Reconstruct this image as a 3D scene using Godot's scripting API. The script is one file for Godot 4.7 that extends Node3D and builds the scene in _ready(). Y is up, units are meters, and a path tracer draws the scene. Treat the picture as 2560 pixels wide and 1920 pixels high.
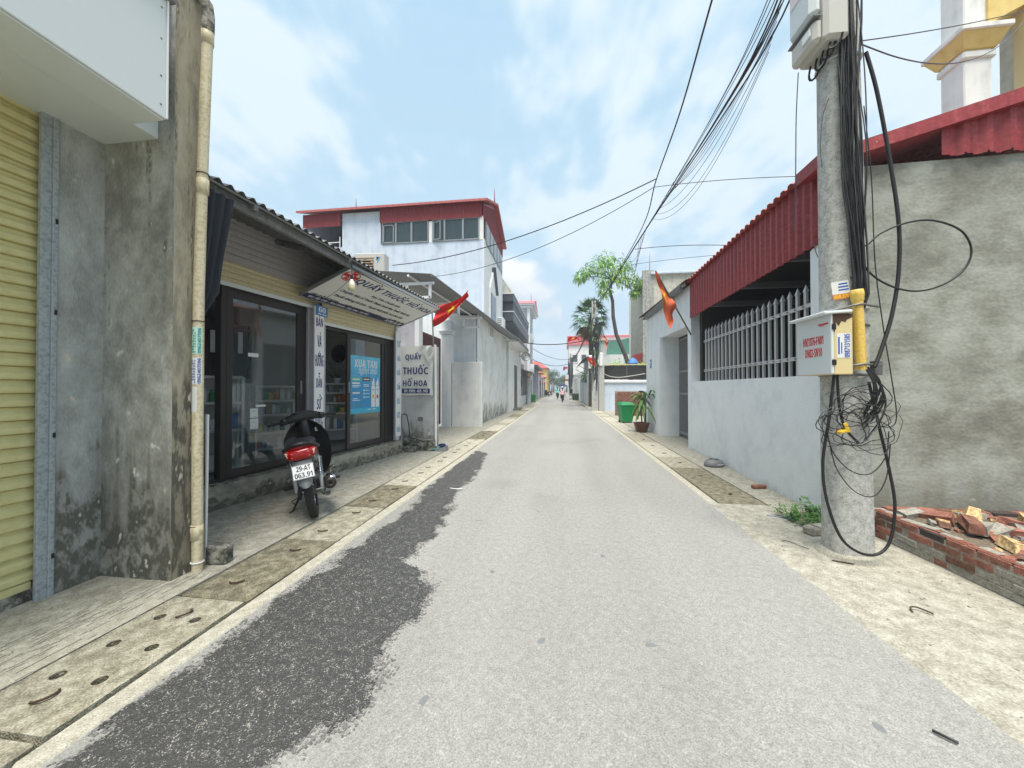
extends Node3D
# A narrow village street: pharmacy and shuttered house on one side, fence wall, pole and rubble on the other.

const EXPOSURE := 3.9
var mats := {}
var taken := {}
var rng := RandomNumberGenerator.new()

# ---------------------------------------------------------------- mesh builder
class MB:
	var st := SurfaceTool.new()
	var col = null
	func _init():
		st.begin(Mesh.PRIMITIVE_TRIANGLES)
		st.set_smooth_group(-1)
	func smooth(on: bool) -> MB:
		st.set_smooth_group(0 if on else -1)
		return self
	func v(p: Vector3, uv := Vector2.ZERO):
		if col != null:
			st.set_color(col)
		st.set_uv(uv)
		st.add_vertex(p)
	func t(a: Vector3, b: Vector3, c: Vector3):
		v(a); v(c); v(b)
	func q(a: Vector3, b: Vector3, c: Vector3, d: Vector3):
		v(a, Vector2(0, 1)); v(c, Vector2(1, 0)); v(b, Vector2(1, 1))
		v(a, Vector2(0, 1)); v(d, Vector2(0, 0)); v(c, Vector2(1, 0))
	func quv(a: Vector3, b: Vector3, c: Vector3, d: Vector3, r: Rect2):
		var u0 := Vector2(r.position.x, r.end.y); var u1 := r.end
		var u2 := Vector2(r.end.x, r.position.y); var u3 := r.position
		v(a, u0); v(c, u2); v(b, u1); v(a, u0); v(d, u3); v(c, u2)
	func qo(a: Vector3, b: Vector3, c: Vector3, d: Vector3, mid: Vector3):
		var n := (b - a).cross(d - a)
		if n.dot((a + b + c + d) / 4.0 - mid) >= 0.0: q(a, b, c, d)
		else: q(a, d, c, b)
	func to(a: Vector3, b: Vector3, c: Vector3, mid: Vector3):
		if (b - a).cross(c - a).dot((a + b + c) / 3.0 - mid) >= 0.0: t(a, b, c)
		else: t(a, c, b)
	func hull8(p: Array) -> MB:
		# p: 4 bottom corners then 4 top corners, same order
		var mid := Vector3.ZERO
		for k in p: mid += k / 8.0
		qo(p[0], p[1], p[2], p[3], mid); qo(p[4], p[5], p[6], p[7], mid)
		for i in 4:
			var j := (i + 1) % 4
			qo(p[i], p[j], p[4 + j], p[4 + i], mid)
		return self
	func box(c: Vector3, s: Vector3, xf := Transform3D.IDENTITY) -> MB:
		var h := s / 2.0
		var p := []
		for y in [-1, 1]:
			for k in [[-1, -1], [1, -1], [1, 1], [-1, 1]]:
				p.append(xf * (c + Vector3(k[0] * h.x, y * h.y, k[1] * h.z)))
		return hull8(p)
	func cbox(c: Vector3, s: Vector3, b: float, xf := Transform3D.IDENTITY) -> MB:
		var h := s / 2.0
		b = minf(b, minf(h.x, minf(h.y, h.z)) * 0.95)
		var mid := xf * c
		var P := {}
		for x in [-1, 1]:
			for y in [-1, 1]:
				for z in [-1, 1]:
					P[[x, y, z, 0]] = xf * (c + Vector3(x * h.x, y * (h.y - b), z * (h.z - b)))
					P[[x, y, z, 1]] = xf * (c + Vector3(x * (h.x - b), y * h.y, z * (h.z - b)))
					P[[x, y, z, 2]] = xf * (c + Vector3(x * (h.x - b), y * (h.y - b), z * h.z))
					to(P[[x, y, z, 0]], P[[x, y, z, 1]], P[[x, y, z, 2]], mid)
		for s1 in [-1, 1]:
			qo(P[[s1, -1, -1, 0]], P[[s1, 1, -1, 0]], P[[s1, 1, 1, 0]], P[[s1, -1, 1, 0]], mid)
			qo(P[[-1, s1, -1, 1]], P[[1, s1, -1, 1]], P[[1, s1, 1, 1]], P[[-1, s1, 1, 1]], mid)
			qo(P[[-1, -1, s1, 2]], P[[1, -1, s1, 2]], P[[1, 1, s1, 2]], P[[-1, 1, s1, 2]], mid)
			for s2 in [-1, 1]:
				qo(P[[s1, s2, -1, 0]], P[[s1, s2, 1, 0]], P[[s1, s2, 1, 1]], P[[s1, s2, -1, 1]], mid)
				qo(P[[s1, -1, s2, 0]], P[[s1, 1, s2, 0]], P[[s1, 1, s2, 2]], P[[s1, -1, s2, 2]], mid)
				qo(P[[-1, s1, s2, 1]], P[[1, s1, s2, 1]], P[[1, s1, s2, 2]], P[[-1, s1, s2, 2]], mid)
		return self
	func tube(pts: Array, r, n := 6, caps := true) -> MB:
		smooth(true)
		var rings := []
		var prev := Vector3.ZERO
		for i in pts.size():
			var d: Vector3 = (pts[mini(i + 1, pts.size() - 1)] - pts[maxi(i - 1, 0)]).normalized()
			var x: Vector3
			if i == 0:
				x = d.cross(Vector3.UP if absf(d.y) < 0.9 else Vector3.RIGHT).normalized()
			else:
				x = (prev - d * prev.dot(d)).normalized()
			prev = x
			var y := d.cross(x)
			var rr: float = r[i] if r is Array else r
			var ring := []
			for k in n:
				var a := TAU * k / n
				ring.append(pts[i] + (x * cos(a) + y * sin(a)) * rr)
			rings.append(ring)
		for i in rings.size() - 1:
			for k in n:
				var k2 := (k + 1) % n
				q(rings[i][k], rings[i][k2], rings[i + 1][k2], rings[i + 1][k])
		smooth(false)
		if caps:
			for k in range(1, n - 1):
				t(rings[0][0], rings[0][k + 1], rings[0][k])
				t(rings[-1][0], rings[-1][k], rings[-1][k + 1])
		return self
	func lathe(prof: Array, n: int, xf := Transform3D.IDENTITY, soft := true) -> MB:
		smooth(soft)
		for i in prof.size() - 1:
			var a: Vector2 = prof[i]; var b: Vector2 = prof[i + 1]
			for k in n:
				var t0 := TAU * k / n; var t1 := TAU * (k + 1) / n
				var p0 := xf * Vector3(a.x * cos(t0), a.y, a.x * sin(t0)); var p1 := xf * Vector3(a.x * cos(t1), a.y, a.x * sin(t1))
				var p2 := xf * Vector3(b.x * cos(t1), b.y, b.x * sin(t1)); var p3 := xf * Vector3(b.x * cos(t0), b.y, b.x * sin(t0))
				if a.x < 1e-5: t(p0, p2, p3)
				elif b.x < 1e-5: t(p1, p0, p2)
				else: q(p1, p0, p3, p2)
		smooth(false)
		return self
	func prism(poly: PackedVector2Array, d: float, xf := Transform3D.IDENTITY) -> MB:
		var P := poly
		if Geometry2D.is_polygon_clockwise(P):
			P = PackedVector2Array(Array(poly)); P.reverse()
		var tri := Geometry2D.triangulate_polygon(P)
		for i in range(0, tri.size(), 3):
			var a := P[tri[i]]; var b := P[tri[i + 1]]; var c := P[tri[i + 2]]
			if (b - a).cross(c - a) < 0.0:
				var s := b; b = c; c = s
			t(xf * Vector3(a.x, a.y, d), xf * Vector3(b.x, b.y, d), xf * Vector3(c.x, c.y, d))
			t(xf * Vector3(a.x, a.y, 0), xf * Vector3(c.x, c.y, 0), xf * Vector3(b.x, b.y, 0))
		for i in P.size():
			var a := P[i]; var b := P[(i + 1) % P.size()]
			q(xf * Vector3(a.x, a.y, 0), xf * Vector3(b.x, b.y, 0), xf * Vector3(b.x, b.y, d), xf * Vector3(a.x, a.y, d))
		return self
	func corr(o: Vector3, u: Vector3, w: Vector3, waves: float, amp: float, box_shape := false, thick := 0.002) -> MB:
		# corrugated sheet: waves along u, ridges run along w
		var nrm := u.cross(w).normalized()
		var steps := int(waves * (8 if not box_shape else 6))
		var pr := []
		for i in steps + 1:
			var f := float(i) / steps
			var h: float
			if box_shape:
				var ph := fposmod(f * waves, 1.0)
				h = amp if ph < 0.28 else (lerpf(amp, 0, (ph - 0.28) / 0.1) if ph < 0.38 else (0.0 if ph < 0.9 else lerpf(0, amp, (ph - 0.9) / 0.1)))
			else:
				h = amp * 0.5 * sin(f * waves * TAU)
			pr.append(o + u * f + nrm * h)
		smooth(not box_shape)
		for i in steps:
			q(pr[i], pr[i + 1], pr[i + 1] + w, pr[i] + w)
		smooth(false)
		for i in steps:
			var dn := -nrm * thick
			q(pr[i] + dn, pr[i] + w + dn, pr[i + 1] + w + dn, pr[i + 1] + dn)
			q(pr[i] + dn, pr[i + 1] + dn, pr[i + 1], pr[i])
			q(pr[i] + w, pr[i + 1] + w, pr[i + 1] + w + dn, pr[i] + w + dn)
		return self
	func done() -> ArrayMesh:
		st.generate_normals()
		return st.commit()

# ---------------------------------------------------------------- nodes
func numbered(called: String) -> String:
	if not taken.has(called):
		taken[called] = 0
		return called
	taken[called] += 1
	return "%s_%03d" % [called, taken[called]]

func tag(o: Node, label: String, category: String, group := ""):
	o.set_meta("label", label)
	o.set_meta("category", category)
	if group != "": o.set_meta("group", group)
	return o

func thing(called: String, label: String, category: String, xf := Transform3D.IDENTITY, group := "") -> Node3D:
	var o := Node3D.new()
	o.name = numbered(called)
	add_child(o)
	o.transform = xf
	tag(o, label, category, group)
	return o

func part(called: String, what, material, parent: Node, xf := Transform3D.IDENTITY) -> MeshInstance3D:
	var o := MeshInstance3D.new()
	o.mesh = what.done() if what is MB else what
	o.material_override = mats[material] if material is String else material
	o.name = called
	o.transform = xf
	parent.add_child(o, true)
	return o

func solo(called: String, label: String, category: String, what, material, xf := Transform3D.IDENTITY, group := "") -> MeshInstance3D:
	var o := part(numbered(called), what, material, self, xf)
	tag(o, label, category, group)
	return o

func struct(called: String, what, material, parent: Node = null) -> MeshInstance3D:
	var o := part(called, what, material, parent if parent else self)
	if parent == null: o.set_meta("kind", "structure")
	return o

func copy_of(src: Node3D, xf: Transform3D, label := "", group := "") -> Node3D:
	var c: Node3D = src.duplicate()
	var base: String = String(src.name).rstrip("0123456789").trim_suffix("_")
	c.name = numbered(base)
	add_child(c)
	c.transform = xf
	if label != "": c.set_meta("label", label)
	if group != "": c.set_meta("group", group)
	return c

func at(x: float, y: float, z: float, yaw := 0.0, pitch := 0.0, roll := 0.0) -> Transform3D:
	return Transform3D(Basis.from_euler(Vector3(deg_to_rad(pitch), deg_to_rad(yaw), deg_to_rad(roll))), Vector3(x, y, z))

func V(x: float, y: float, z: float) -> Vector3: return Vector3(x, y, z)

var fonts := {}
func font(kind: String) -> Font:
	if not fonts.has(kind):
		var f := SystemFont.new()
		f.font_names = PackedStringArray(["Droid Serif" if kind.begins_with("serif") else "Droid Sans"])
		f.font_weight = 700 if kind.ends_with("bold") else 400
		fonts[kind] = f
	return fonts[kind]

# letters the font lacks, as a letter it has plus the marks to add: g grave, a acute, h hook, t tilde, d dot below, o horn
const MARKED := {"Ầ": "Âg", "Ấ": "Âa", "Ẫ": "Ât", "Ố": "Ôa", "Ồ": "Ôg", "Ư": "Uo", "Ớ": "Ooa", "Ử": "Uoh", "Ứ": "Uoa", "Ụ": "Ud", "Ỏ": "Oh", "Ở": "Ooh", "Ơ": "Oo", "Ị": "Id", "Ă": "Ău", "ố": "ôa", "ộ": "ôd", "ạ": "ad", "ẩ": "âh", "ẻ": "eh", "ế": "êa", "ị": "id", "ệ": "êd", "ể": "êh", "ặ": "aud", "ả": "ah", "ẹ": "ed", "ũ": "ut", "ụ": "ud", "Ẩ": "Âh", "ơ": "oo"}

# lettering fitted to w x h (h = 0 keeps the proportions), centred on xf, facing its +z
func text(s: String, w: float, h: float, material, xf: Transform3D, parent: Node, kind := "sansbold", slant := 0.0, called := "lettering") -> MeshInstance3D:
	var base := ""; var marks := []
	for ch in s:
		var code: String = MARKED.get(ch, ch)
		if MARKED.has(ch):
			if code[0] == "Ă": code = "Au"
			marks.append([base.length(), code.substr(1), code[0]])
		base += code[0]
	var f := font(kind)
	var tmesh := TextMesh.new()
	tmesh.text = base
	tmesh.font = f
	tmesh.font_size = 48
	tmesh.pixel_size = 0.01
	tmesh.depth = 0.004
	tmesh.curve_step = 2.0
	var bb := tmesh.get_aabb()
	var mk := MB.new()
	if marks.size():
		var probe := TextMesh.new(); probe.font = f; probe.font_size = 48; probe.pixel_size = 0.01; probe.depth = 0.004
		var total := f.get_string_size(base, HORIZONTAL_ALIGNMENT_LEFT, -1, 48).x * 0.01
		for m in marks:
			var x0: float = f.get_string_size(base.substr(0, m[0]), HORIZONTAL_ALIGNMENT_LEFT, -1, 48).x * 0.01 - total / 2
			var x1: float = f.get_string_size(base.substr(0, m[0] + 1), HORIZONTAL_ALIGNMENT_LEFT, -1, 48).x * 0.01 - total / 2
			probe.text = m[2]
			var pb := probe.get_aabb()
			var c := (x0 + x1) / 2; var top := pb.end.y + 0.03; var lw := 0.05
			var circ: bool = m[2] in ["Â", "Ô", "Ê", "â", "ô", "ê"]
			for k in m[1]:
				var o := Vector2(c, top)
				if circ: o = Vector2(x1 - 0.01, top - 0.08)
				if k == "a": mk.prism(PackedVector2Array([o + Vector2(-0.05, 0), o + Vector2(-0.0, 0), o + Vector2(0.08, 0.1), o + Vector2(0.01, 0.1)]), 0.004, at(0, 0, -0.002))
				elif k == "g": mk.prism(PackedVector2Array([o + Vector2(0.05, 0), o + Vector2(0.0, 0), o + Vector2(-0.08, 0.1), o + Vector2(-0.01, 0.1)]), 0.004, at(0, 0, -0.002))
				elif k == "h": mk.tube([V(o.x - 0.04, o.y + 0.1, 0), V(o.x + 0.02, o.y + 0.11, 0), V(o.x + 0.03, o.y + 0.07, 0), V(o.x, o.y + 0.02, 0)], 0.018, 4)
				elif k == "t": mk.tube([V(c - 0.09, top + 0.02, 0), V(c - 0.04, top + 0.06, 0), V(c + 0.04, top + 0.02, 0), V(c + 0.09, top + 0.06, 0)], 0.02, 4)
				elif k == "u": mk.tube([V(c - 0.08, top + 0.08, 0), V(c, top + 0.01, 0), V(c + 0.08, top + 0.08, 0)], 0.02, 4)
				elif k == "d": mk.box(V(c, pb.position.y - 0.07, 0), V(lw, lw, 0.004))
				elif k == "o": mk.tube([V(x1 - 0.07, pb.end.y - 0.04, 0), V(x1 + 0.0, pb.end.y, 0), V(x1 + 0.015, pb.end.y + 0.06, 0)], 0.022, 4)
	var mm: ArrayMesh = null
	if marks.size():
		mm = mk.done()
		bb = bb.merge(mm.get_aabb())
	var sx := w / bb.size.x
	var sy := (h / bb.size.y) if h > 0.0 else sx
	var o := MeshInstance3D.new()
	o.mesh = tmesh
	o.material_override = mats[material] if material is String else material
	o.name = called
	var b := Basis(Vector3(sx, 0, 0), Vector3(slant * sy, sy, 0), Vector3(0, 0, 0.5))
	o.transform = xf * Transform3D(b, -(b * (bb.position + bb.size / 2.0)))
	parent.add_child(o, true)
	if mm: part("accent", mm, material, o)
	return o

# ---------------------------------------------------------------- textures and materials
func nz(seed_: int, freq: float, n: int, h := 0, oct := 4, type := FastNoiseLite.TYPE_SIMPLEX_SMOOTH) -> PackedByteArray:
	var f := FastNoiseLite.new()
	f.seed = seed_; f.frequency = freq; f.noise_type = type
	f.fractal_octaves = oct
	f.fractal_type = FastNoiseLite.FRACTAL_FBM if oct > 1 else FastNoiseLite.FRACTAL_NONE
	if type == FastNoiseLite.TYPE_CELLULAR:
		f.cellular_return_type = FastNoiseLite.RETURN_CELL_VALUE
	var im := f.get_seamless_image(n, h if h > 0 else n, false, false, 0.06)
	im.convert(Image.FORMAT_L8)
	return im.get_data()

func raw_tex(data: PackedByteArray, n: int, h := 0, fmt := Image.FORMAT_RGB8) -> ImageTexture:
	return ImageTexture.create_from_image(Image.create_from_data(n, h if h > 0 else n, false, fmt, data))

func plain(key: String, c: Color, rough := 0.8, metal := 0.0, spec := 0.5) -> StandardMaterial3D:
	var s := StandardMaterial3D.new()
	s.albedo_color = c; s.roughness = rough; s.metallic = metal
	s.metallic_specular = spec
	mats[key] = s
	return s

func textured(key: String, tex: Texture2D, tile: float, rough := 0.9, height: Texture2D = null, relief := 0.0) -> StandardMaterial3D:
	var s := plain(key, Color.WHITE, rough)
	s.albedo_texture = tex
	s.uv1_triplanar = true; s.uv1_world_triplanar = true
	s.uv1_triplanar_sharpness = 8.0
	s.uv1_scale = Vector3.ONE / tile
	if height != null:
		s.heightmap_enabled = true
		s.heightmap_texture = height
		s.heightmap_scale = relief
	return s

func lut(stops: Array) -> PackedByteArray:
	# stops: [position, Color]...
	var g := Gradient.new()
	var off := PackedFloat32Array(); var cols := PackedColorArray()
	for s in stops:
		off.append(s[0]); cols.append(s[1])
	g.offsets = off; g.colors = cols
	var out := PackedByteArray(); out.resize(768)
	for i in 256:
		var c := g.sample(i / 255.0)
		out[i * 3] = int(c.r * 255.0); out[i * 3 + 1] = int(c.g * 255.0); out[i * 3 + 2] = int(c.b * 255.0)
	return out

# weighted sum of noise layers through a colour ramp; layers: [bytes, weight, x shift, y shift] (shifts shrink the read-out: streaks)
func ramp_tex(n: int, layers: Array, stops: Array) -> ImageTexture:
	var L := lut(stops)
	var out := PackedByteArray(); out.resize(n * n * 3)
	var sum := PackedFloat32Array(); sum.resize(n * n)
	for ly in layers:
		var b: PackedByteArray = ly[0]
		var w: float = ly[1]
		var ys: int = ly[2] if ly.size() > 2 else 0
		for y in n:
			var o := y * n
			if ys == 0:
				for x in n: sum[o + x] += b[o + x] * w
			else:
				var r0 := (y >> ys) * n; var r1 := (((y >> ys) + 1) % (n >> ys)) * n
				var f := float(y & ((1 << ys) - 1)) / (1 << ys)
				var w1 := w * f; var w0 := w - w1
				for x in n: sum[o + x] += b[r0 + x] * w0 + b[r1 + x] * w1
	for i in n * n:
		var k := clampi(int(sum[i]), 0, 255) * 3
		out[i * 3] = L[k]; out[i * 3 + 1] = L[k + 1]; out[i * 3 + 2] = L[k + 2]
	return raw_tex(out, n)

func gray_tex(b: PackedByteArray, n: int, h := 0) -> ImageTexture:
	return raw_tex(b, n, h, Image.FORMAT_L8)

func C(r: int, g: int, b: int) -> Color: return Color8(r, g, b)

func make_materials():
	# --- asphalt: rolled aggregate, pale and dry; the same stones under water for the wet stretch
	var n := 1024
	var cells := nz(11, 0.17, n, 0, 1, FastNoiseLite.TYPE_CELLULAR)
	var cells2 := nz(12, 0.1, n, 0, 1, FastNoiseLite.TYPE_CELLULAR)
	var fine := nz(13, 0.22, n, 0, 2)
	var mid := nz(14, 0.012, n, 0, 4)
	var hmap := PackedByteArray(); hmap.resize(n * n)
	for i in n * n:
		hmap[i] = (cells[i] + cells2[i] + fine[i]) / 3
	var ht := gray_tex(hmap, n)
	var layers := [[cells, 0.36], [cells2, 0.16], [fine, 0.3], [mid, 0.18]]
	textured("asphalt", ramp_tex(n, layers, [[0.0, C(110, 109, 107)], [0.3, C(139, 138, 136)], [0.5, C(154, 153, 150)], [0.68, C(168, 167, 163)], [0.84, C(188, 186, 180)], [1.0, C(226, 223, 214)]]), 0.86, 0.92, ht, 0.4).vertex_color_use_as_albedo = true
	var wet := textured("asphalt_wet", ramp_tex(n, layers, [[0.0, C(48, 48, 49)], [0.4, C(64, 64, 64)], [0.58, C(70, 70, 69)], [0.66, C(88, 88, 86)], [0.72, C(160, 158, 152)], [1.0, C(206, 204, 196)]]), 0.86, 0.5, ht, 0.5)
	wet.metallic_specular = 0.5
	textured("asphalt_damp", ramp_tex(n, layers, [[0.0, C(70, 70, 70)], [0.4, C(98, 98, 97)], [0.58, C(118, 117, 115)], [0.72, C(150, 148, 144)], [1.0, C(206, 204, 196)]]), 0.86, 0.8, ht, 0.4)
	# --- cement paving with sand grain, lichen and wash marks
	var m := 512
	var g1 := nz(21, 0.2, m, 0, 3); var g2 := nz(22, 0.022, m, 0, 4); var g3 := nz(23, 0.06, m, 0, 3)
	var rel := gray_tex(g1, m)
	textured("cement", ramp_tex(m, [[g1, 0.42], [g2, 0.33], [g3, 0.25]], [[0.0, C(98, 95, 83)], [0.33, C(138, 134, 121)], [0.5, C(160, 156, 143)], [0.66, C(179, 176, 164)], [1.0, C(212, 210, 202)]]), 1.7, 0.92, rel, 0.35)
	textured("slab", ramp_tex(m, [[g1, 0.44], [g2, 0.36], [g3, 0.2]], [[0.0, C(76, 72, 60)], [0.34, C(124, 119, 102)], [0.5, C(154, 149, 131)], [0.65, C(180, 176, 160)], [1.0, C(230, 227, 216)]]), 1.3, 0.92, rel, 0.4)
	textured("slab_dark", ramp_tex(m, [[g1, 0.44], [g2, 0.36], [g3, 0.2]], [[0.0, C(52, 50, 40)], [0.36, C(92, 88, 72)], [0.5, C(122, 116, 96)], [0.65, C(150, 144, 124)], [1.0, C(200, 196, 180)]]), 1.3, 0.92, rel, 0.4)
	textured("slab_pale", ramp_tex(m, [[g1, 0.44], [g2, 0.36], [g3, 0.2]], [[0.0, C(108, 103, 89)], [0.36, C(156, 150, 133)], [0.5, C(178, 173, 157)], [0.65, C(196, 191, 177)], [1.0, C(228, 225, 215)]]), 1.3, 0.92, rel, 0.4)
	textured("kerb", ramp_tex(m, [[g1, 0.5], [g2, 0.3], [g3, 0.2]], [[0.0, C(108, 103, 90)], [0.35, C(156, 151, 136)], [0.55, C(182, 178, 164)], [1.0, C(224, 221, 211)]]), 1.1, 0.92, rel, 0.35)
	textured("footing", ramp_tex(m, [[g1, 0.24], [g2, 0.5], [g3, 0.26]], [[0.0, C(30, 30, 27)], [0.36, C(70, 69, 62)], [0.5, C(116, 114, 105)], [0.62, C(158, 155, 145)], [1.0, C(205, 202, 192)]]), 1.5, 0.92, rel, 0.4)
	textured("pole_concrete", ramp_tex(m, [[g1, 0.45], [g2, 0.3], [g3, 0.25]], [[0.0, C(96, 96, 92)], [0.36, C(150, 150, 145)], [0.5, C(178, 178, 173)], [0.66, C(196, 196, 191)], [1.0, C(222, 221, 216)]]), 0.9, 0.9, rel, 0.3)
	# --- whitewashed walls: faint vertical streaks
	var streak := nz(31, 0.03, m, m, 3); var blot := nz(32, 0.012, m, 0, 4)
	textured("white_wall", ramp_tex(m, [[streak, 0.45, 4], [blot, 0.4], [g1, 0.15]], [[0.0, C(196, 201, 206)], [0.35, C(216, 221, 225)], [0.5, C(222, 226, 229)], [1.0, C(232, 234, 236)]]), 3.1, 0.85)
	textured("cream_wall", ramp_tex(m, [[streak, 0.4, 4], [blot, 0.45], [g1, 0.15]], [[0.0, C(190, 190, 187)], [0.35, C(216, 216, 214)], [0.5, C(226, 226, 224)], [1.0, C(236, 236, 234)]]), 3.4, 0.85)
	textured("blue_wall", ramp_tex(m, [[streak, 0.35, 4], [blot, 0.5], [g1, 0.15]], [[0.0, C(172, 183, 200)], [0.38, C(190, 201, 217)], [0.5, C(196, 207, 222)], [1.0, C(208, 217, 228)]]), 4.0, 0.85)
	textured("lilac_wall", ramp_tex(m, [[streak, 0.4, 4], [blot, 0.45], [g1, 0.15]], [[0.0, C(150, 148, 156)], [0.4, C(180, 178, 186)], [1.0, C(206, 204, 210)]]), 3.0, 0.85)
	textured("grey_wall", ramp_tex(m, [[streak, 0.3, 4], [g2, 0.5], [g1, 0.2]], [[0.0, C(108, 108, 104)], [0.4, C(146, 146, 141)], [0.6, C(168, 168, 163)], [1.0, C(198, 197, 191)]]), 2.4, 0.9, rel, 0.25)
	textured("beige_wall", ramp_tex(m, [[streak, 0.3, 4], [g2, 0.5], [g1, 0.2]], [[0.0, C(140, 136, 124)], [0.4, C(182, 178, 166)], [0.6, C(196, 193, 182)], [1.0, C(214, 211, 200)]]), 4.0, 0.9)
	textured("yellow_wall", ramp_tex(m, [[streak, 0.3, 4], [g2, 0.5], [g1, 0.2]], [[0.0, C(190, 160, 90)], [0.4, C(218, 190, 118)], [1.0, C(236, 212, 150)]]), 4.0, 0.9)
	# --- sheet metal, paint, plastic
	var dust := nz(41, 0.05, m, 0, 5)
	textured("red_sheet", ramp_tex(m, [[streak, 0.45, 4], [dust, 0.55]], [[0.0, C(98, 30, 33)], [0.45, C(136, 40, 44)], [0.62, C(144, 48, 51)], [1.0, C(172, 96, 92)]]), 1.6, 0.5)
	textured("red_roof", ramp_tex(m, [[streak, 0.4, 4], [dust, 0.6]], [[0.0, C(140, 62, 60)], [0.5, C(176, 88, 84)], [1.0, C(206, 138, 130)]]), 2.0, 0.6)
	textured("grey_sheet", ramp_tex(m, [[streak, 0.4, 4], [dust, 0.6]], [[0.0, C(84, 85, 84)], [0.5, C(108, 109, 108)], [1.0, C(140, 141, 139)]]), 1.6, 0.55)
	textured("foil_sheet", ramp_tex(m, [[g1, 0.5], [dust, 0.5]], [[0.0, C(110, 112, 114)], [0.5, C(140, 142, 144)], [1.0, C(172, 174, 176)]]), 0.8, 0.55)
	textured("galvanised", ramp_tex(m, [[dust, 0.6], [g2, 0.4]], [[0.0, C(118, 124, 127)], [0.42, C(150, 158, 162)], [0.55, C(160, 168, 172)], [1.0, C(174, 181, 184)]]), 0.8, 0.6)
	textured("shutter_yellow", ramp_tex(m, [[streak, 0.4, 4], [dust, 0.6]], [[0.0, C(192, 184, 126)], [0.45, C(206, 198, 142)], [0.6, C(210, 202, 147)], [1.0, C(217, 210, 160)]]), 2.2, 0.5)
	textured("shutter_pale", ramp_tex(m, [[streak, 0.3, 4], [dust, 0.7]], [[0.0, C(186, 176, 138)], [0.45, C(202, 192, 154)], [1.0, C(214, 206, 172)]]), 1.2, 0.55)
	textured("shutter_grey", ramp_tex(m, [[streak, 0.3, 4], [dust, 0.7]], [[0.0, C(158, 155, 156)], [0.45, C(172, 169, 170)], [1.0, C(186, 183, 184)]]), 1.2, 0.55)
	textured("pipe_cream", ramp_tex(m, [[streak, 0.4, 4], [dust, 0.6]], [[0.0, C(150, 132, 96)], [0.4, C(196, 182, 148)], [0.55, C(208, 197, 168)], [1.0, C(222, 215, 194)]]), 0.9, 0.5)
	textured("conduit", ramp_tex(m, [[streak, 0.4, 4], [dust, 0.6]], [[0.0, C(176, 140, 50)], [0.45, C(212, 176, 82)], [1.0, C(228, 204, 130)]]), 0.6, 0.5)
	textured("rust", ramp_tex(m, [[g1, 0.5], [dust, 0.5]], [[0.0, C(38, 28, 22)], [0.5, C(72, 52, 40)], [1.0, C(112, 86, 66)]]), 0.3, 0.9)
	textured("bark", ramp_tex(m, [[streak, 0.5, 3], [g1, 0.5]], [[0.0, C(40, 36, 32)], [0.5, C(86, 80, 74)], [1.0, C(132, 126, 118)]]), 0.8, 0.95, rel, 1.0)
	for k in 4:
		var s: int = [0, 14, -16, 30][k]
		textured("brick_%d" % k, ramp_tex(256, [[nz(61 + k, 0.1, 256, 0, 4), 0.6], [nz(71 + k, 0.02, 256, 0, 3), 0.4]], [[0.0, C(76 + s, 48 + s / 2, 38 + s / 2)], [0.5, C(120 + s, 80 + s / 2, 65 + s / 2)], [1.0, C(172 + s, 138 + s / 2, 120 + s / 2)]]), 0.35, 0.95)
	textured("mortar", ramp_tex(256, [[nz(81, 0.12, 256, 0, 4), 0.6], [nz(82, 0.03, 256, 0, 3), 0.4]], [[0.0, C(96, 92, 82)], [0.5, C(146, 142, 132)], [1.0, C(190, 187, 178)]]), 0.5, 0.95)
	textured("brick_burnt", ramp_tex(256, [[nz(83, 0.1, 256, 0, 4), 1.0]], [[0.0, C(36, 30, 30)], [0.6, C(66, 56, 54)], [1.0, C(110, 96, 90)]]), 0.35, 0.95)
	textured("ochre_stone", ramp_tex(256, [[nz(84, 0.06, 256, 0, 4), 1.0]], [[0.0, C(120, 92, 56)], [0.5, C(186, 158, 112)], [1.0, C(220, 204, 168)]]), 0.5, 0.95)
	textured("rubble_soil", ramp_tex(m, [[g1, 0.5], [g3, 0.5]], [[0.0, C(62, 54, 44)], [0.5, C(120, 108, 92)], [1.0, C(178, 166, 148)]]), 0.9, 0.98, rel, 1.2)
	textured("curtain", ramp_tex(m, [[nz(91, 0.3, m, m, 2), 0.6, 2], [dust, 0.4]], [[0.0, C(26, 30, 36)], [0.5, C(44, 49, 56)], [1.0, C(72, 78, 86)]]), 0.35, 0.95)
	textured("muddy_grass", ramp_tex(m, [[g1, 0.4], [g2, 0.6]], [[0.0, C(70, 74, 44)], [0.5, C(110, 108, 74)], [1.0, C(150, 144, 112)]]), 3.0, 0.98)
	plain("white_paint", C(230, 231, 232), 0.5)
	plain("gate_grey", C(146, 147, 148), 0.5)
	plain("shed_shade", C(58, 54, 50), 0.9)  # albedo darkened so the colour carries the shed's inner shade
	plain("white_panel", C(216, 222, 222), 0.35)
	plain("slot_shade", C(30, 30, 31), 0.8)  # dark tone painted in for the shade inside the rail holes
	plain("aluminium_brown", C(52, 47, 45), 0.4, 0.2)
	plain("aluminium_grey", C(150, 153, 156), 0.4, 0.6)
	plain("steel", C(186, 188, 190), 0.42, 0.35)
	plain("steel_dull", C(120, 120, 118), 0.5, 0.7)
	plain("chrome", C(210, 210, 212), 0.12, 1.0)
	plain("grey_paint", C(112, 112, 114), 0.5)
	plain("dark_grey_panel", C(58, 62, 70), 0.5)
	plain("slate_panel", C(92, 98, 108), 0.5)
	plain("black_plastic", C(20, 20, 22), 0.45)
	plain("black_gloss", C(8, 9, 14), 0.08).clearcoat_enabled = true
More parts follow.
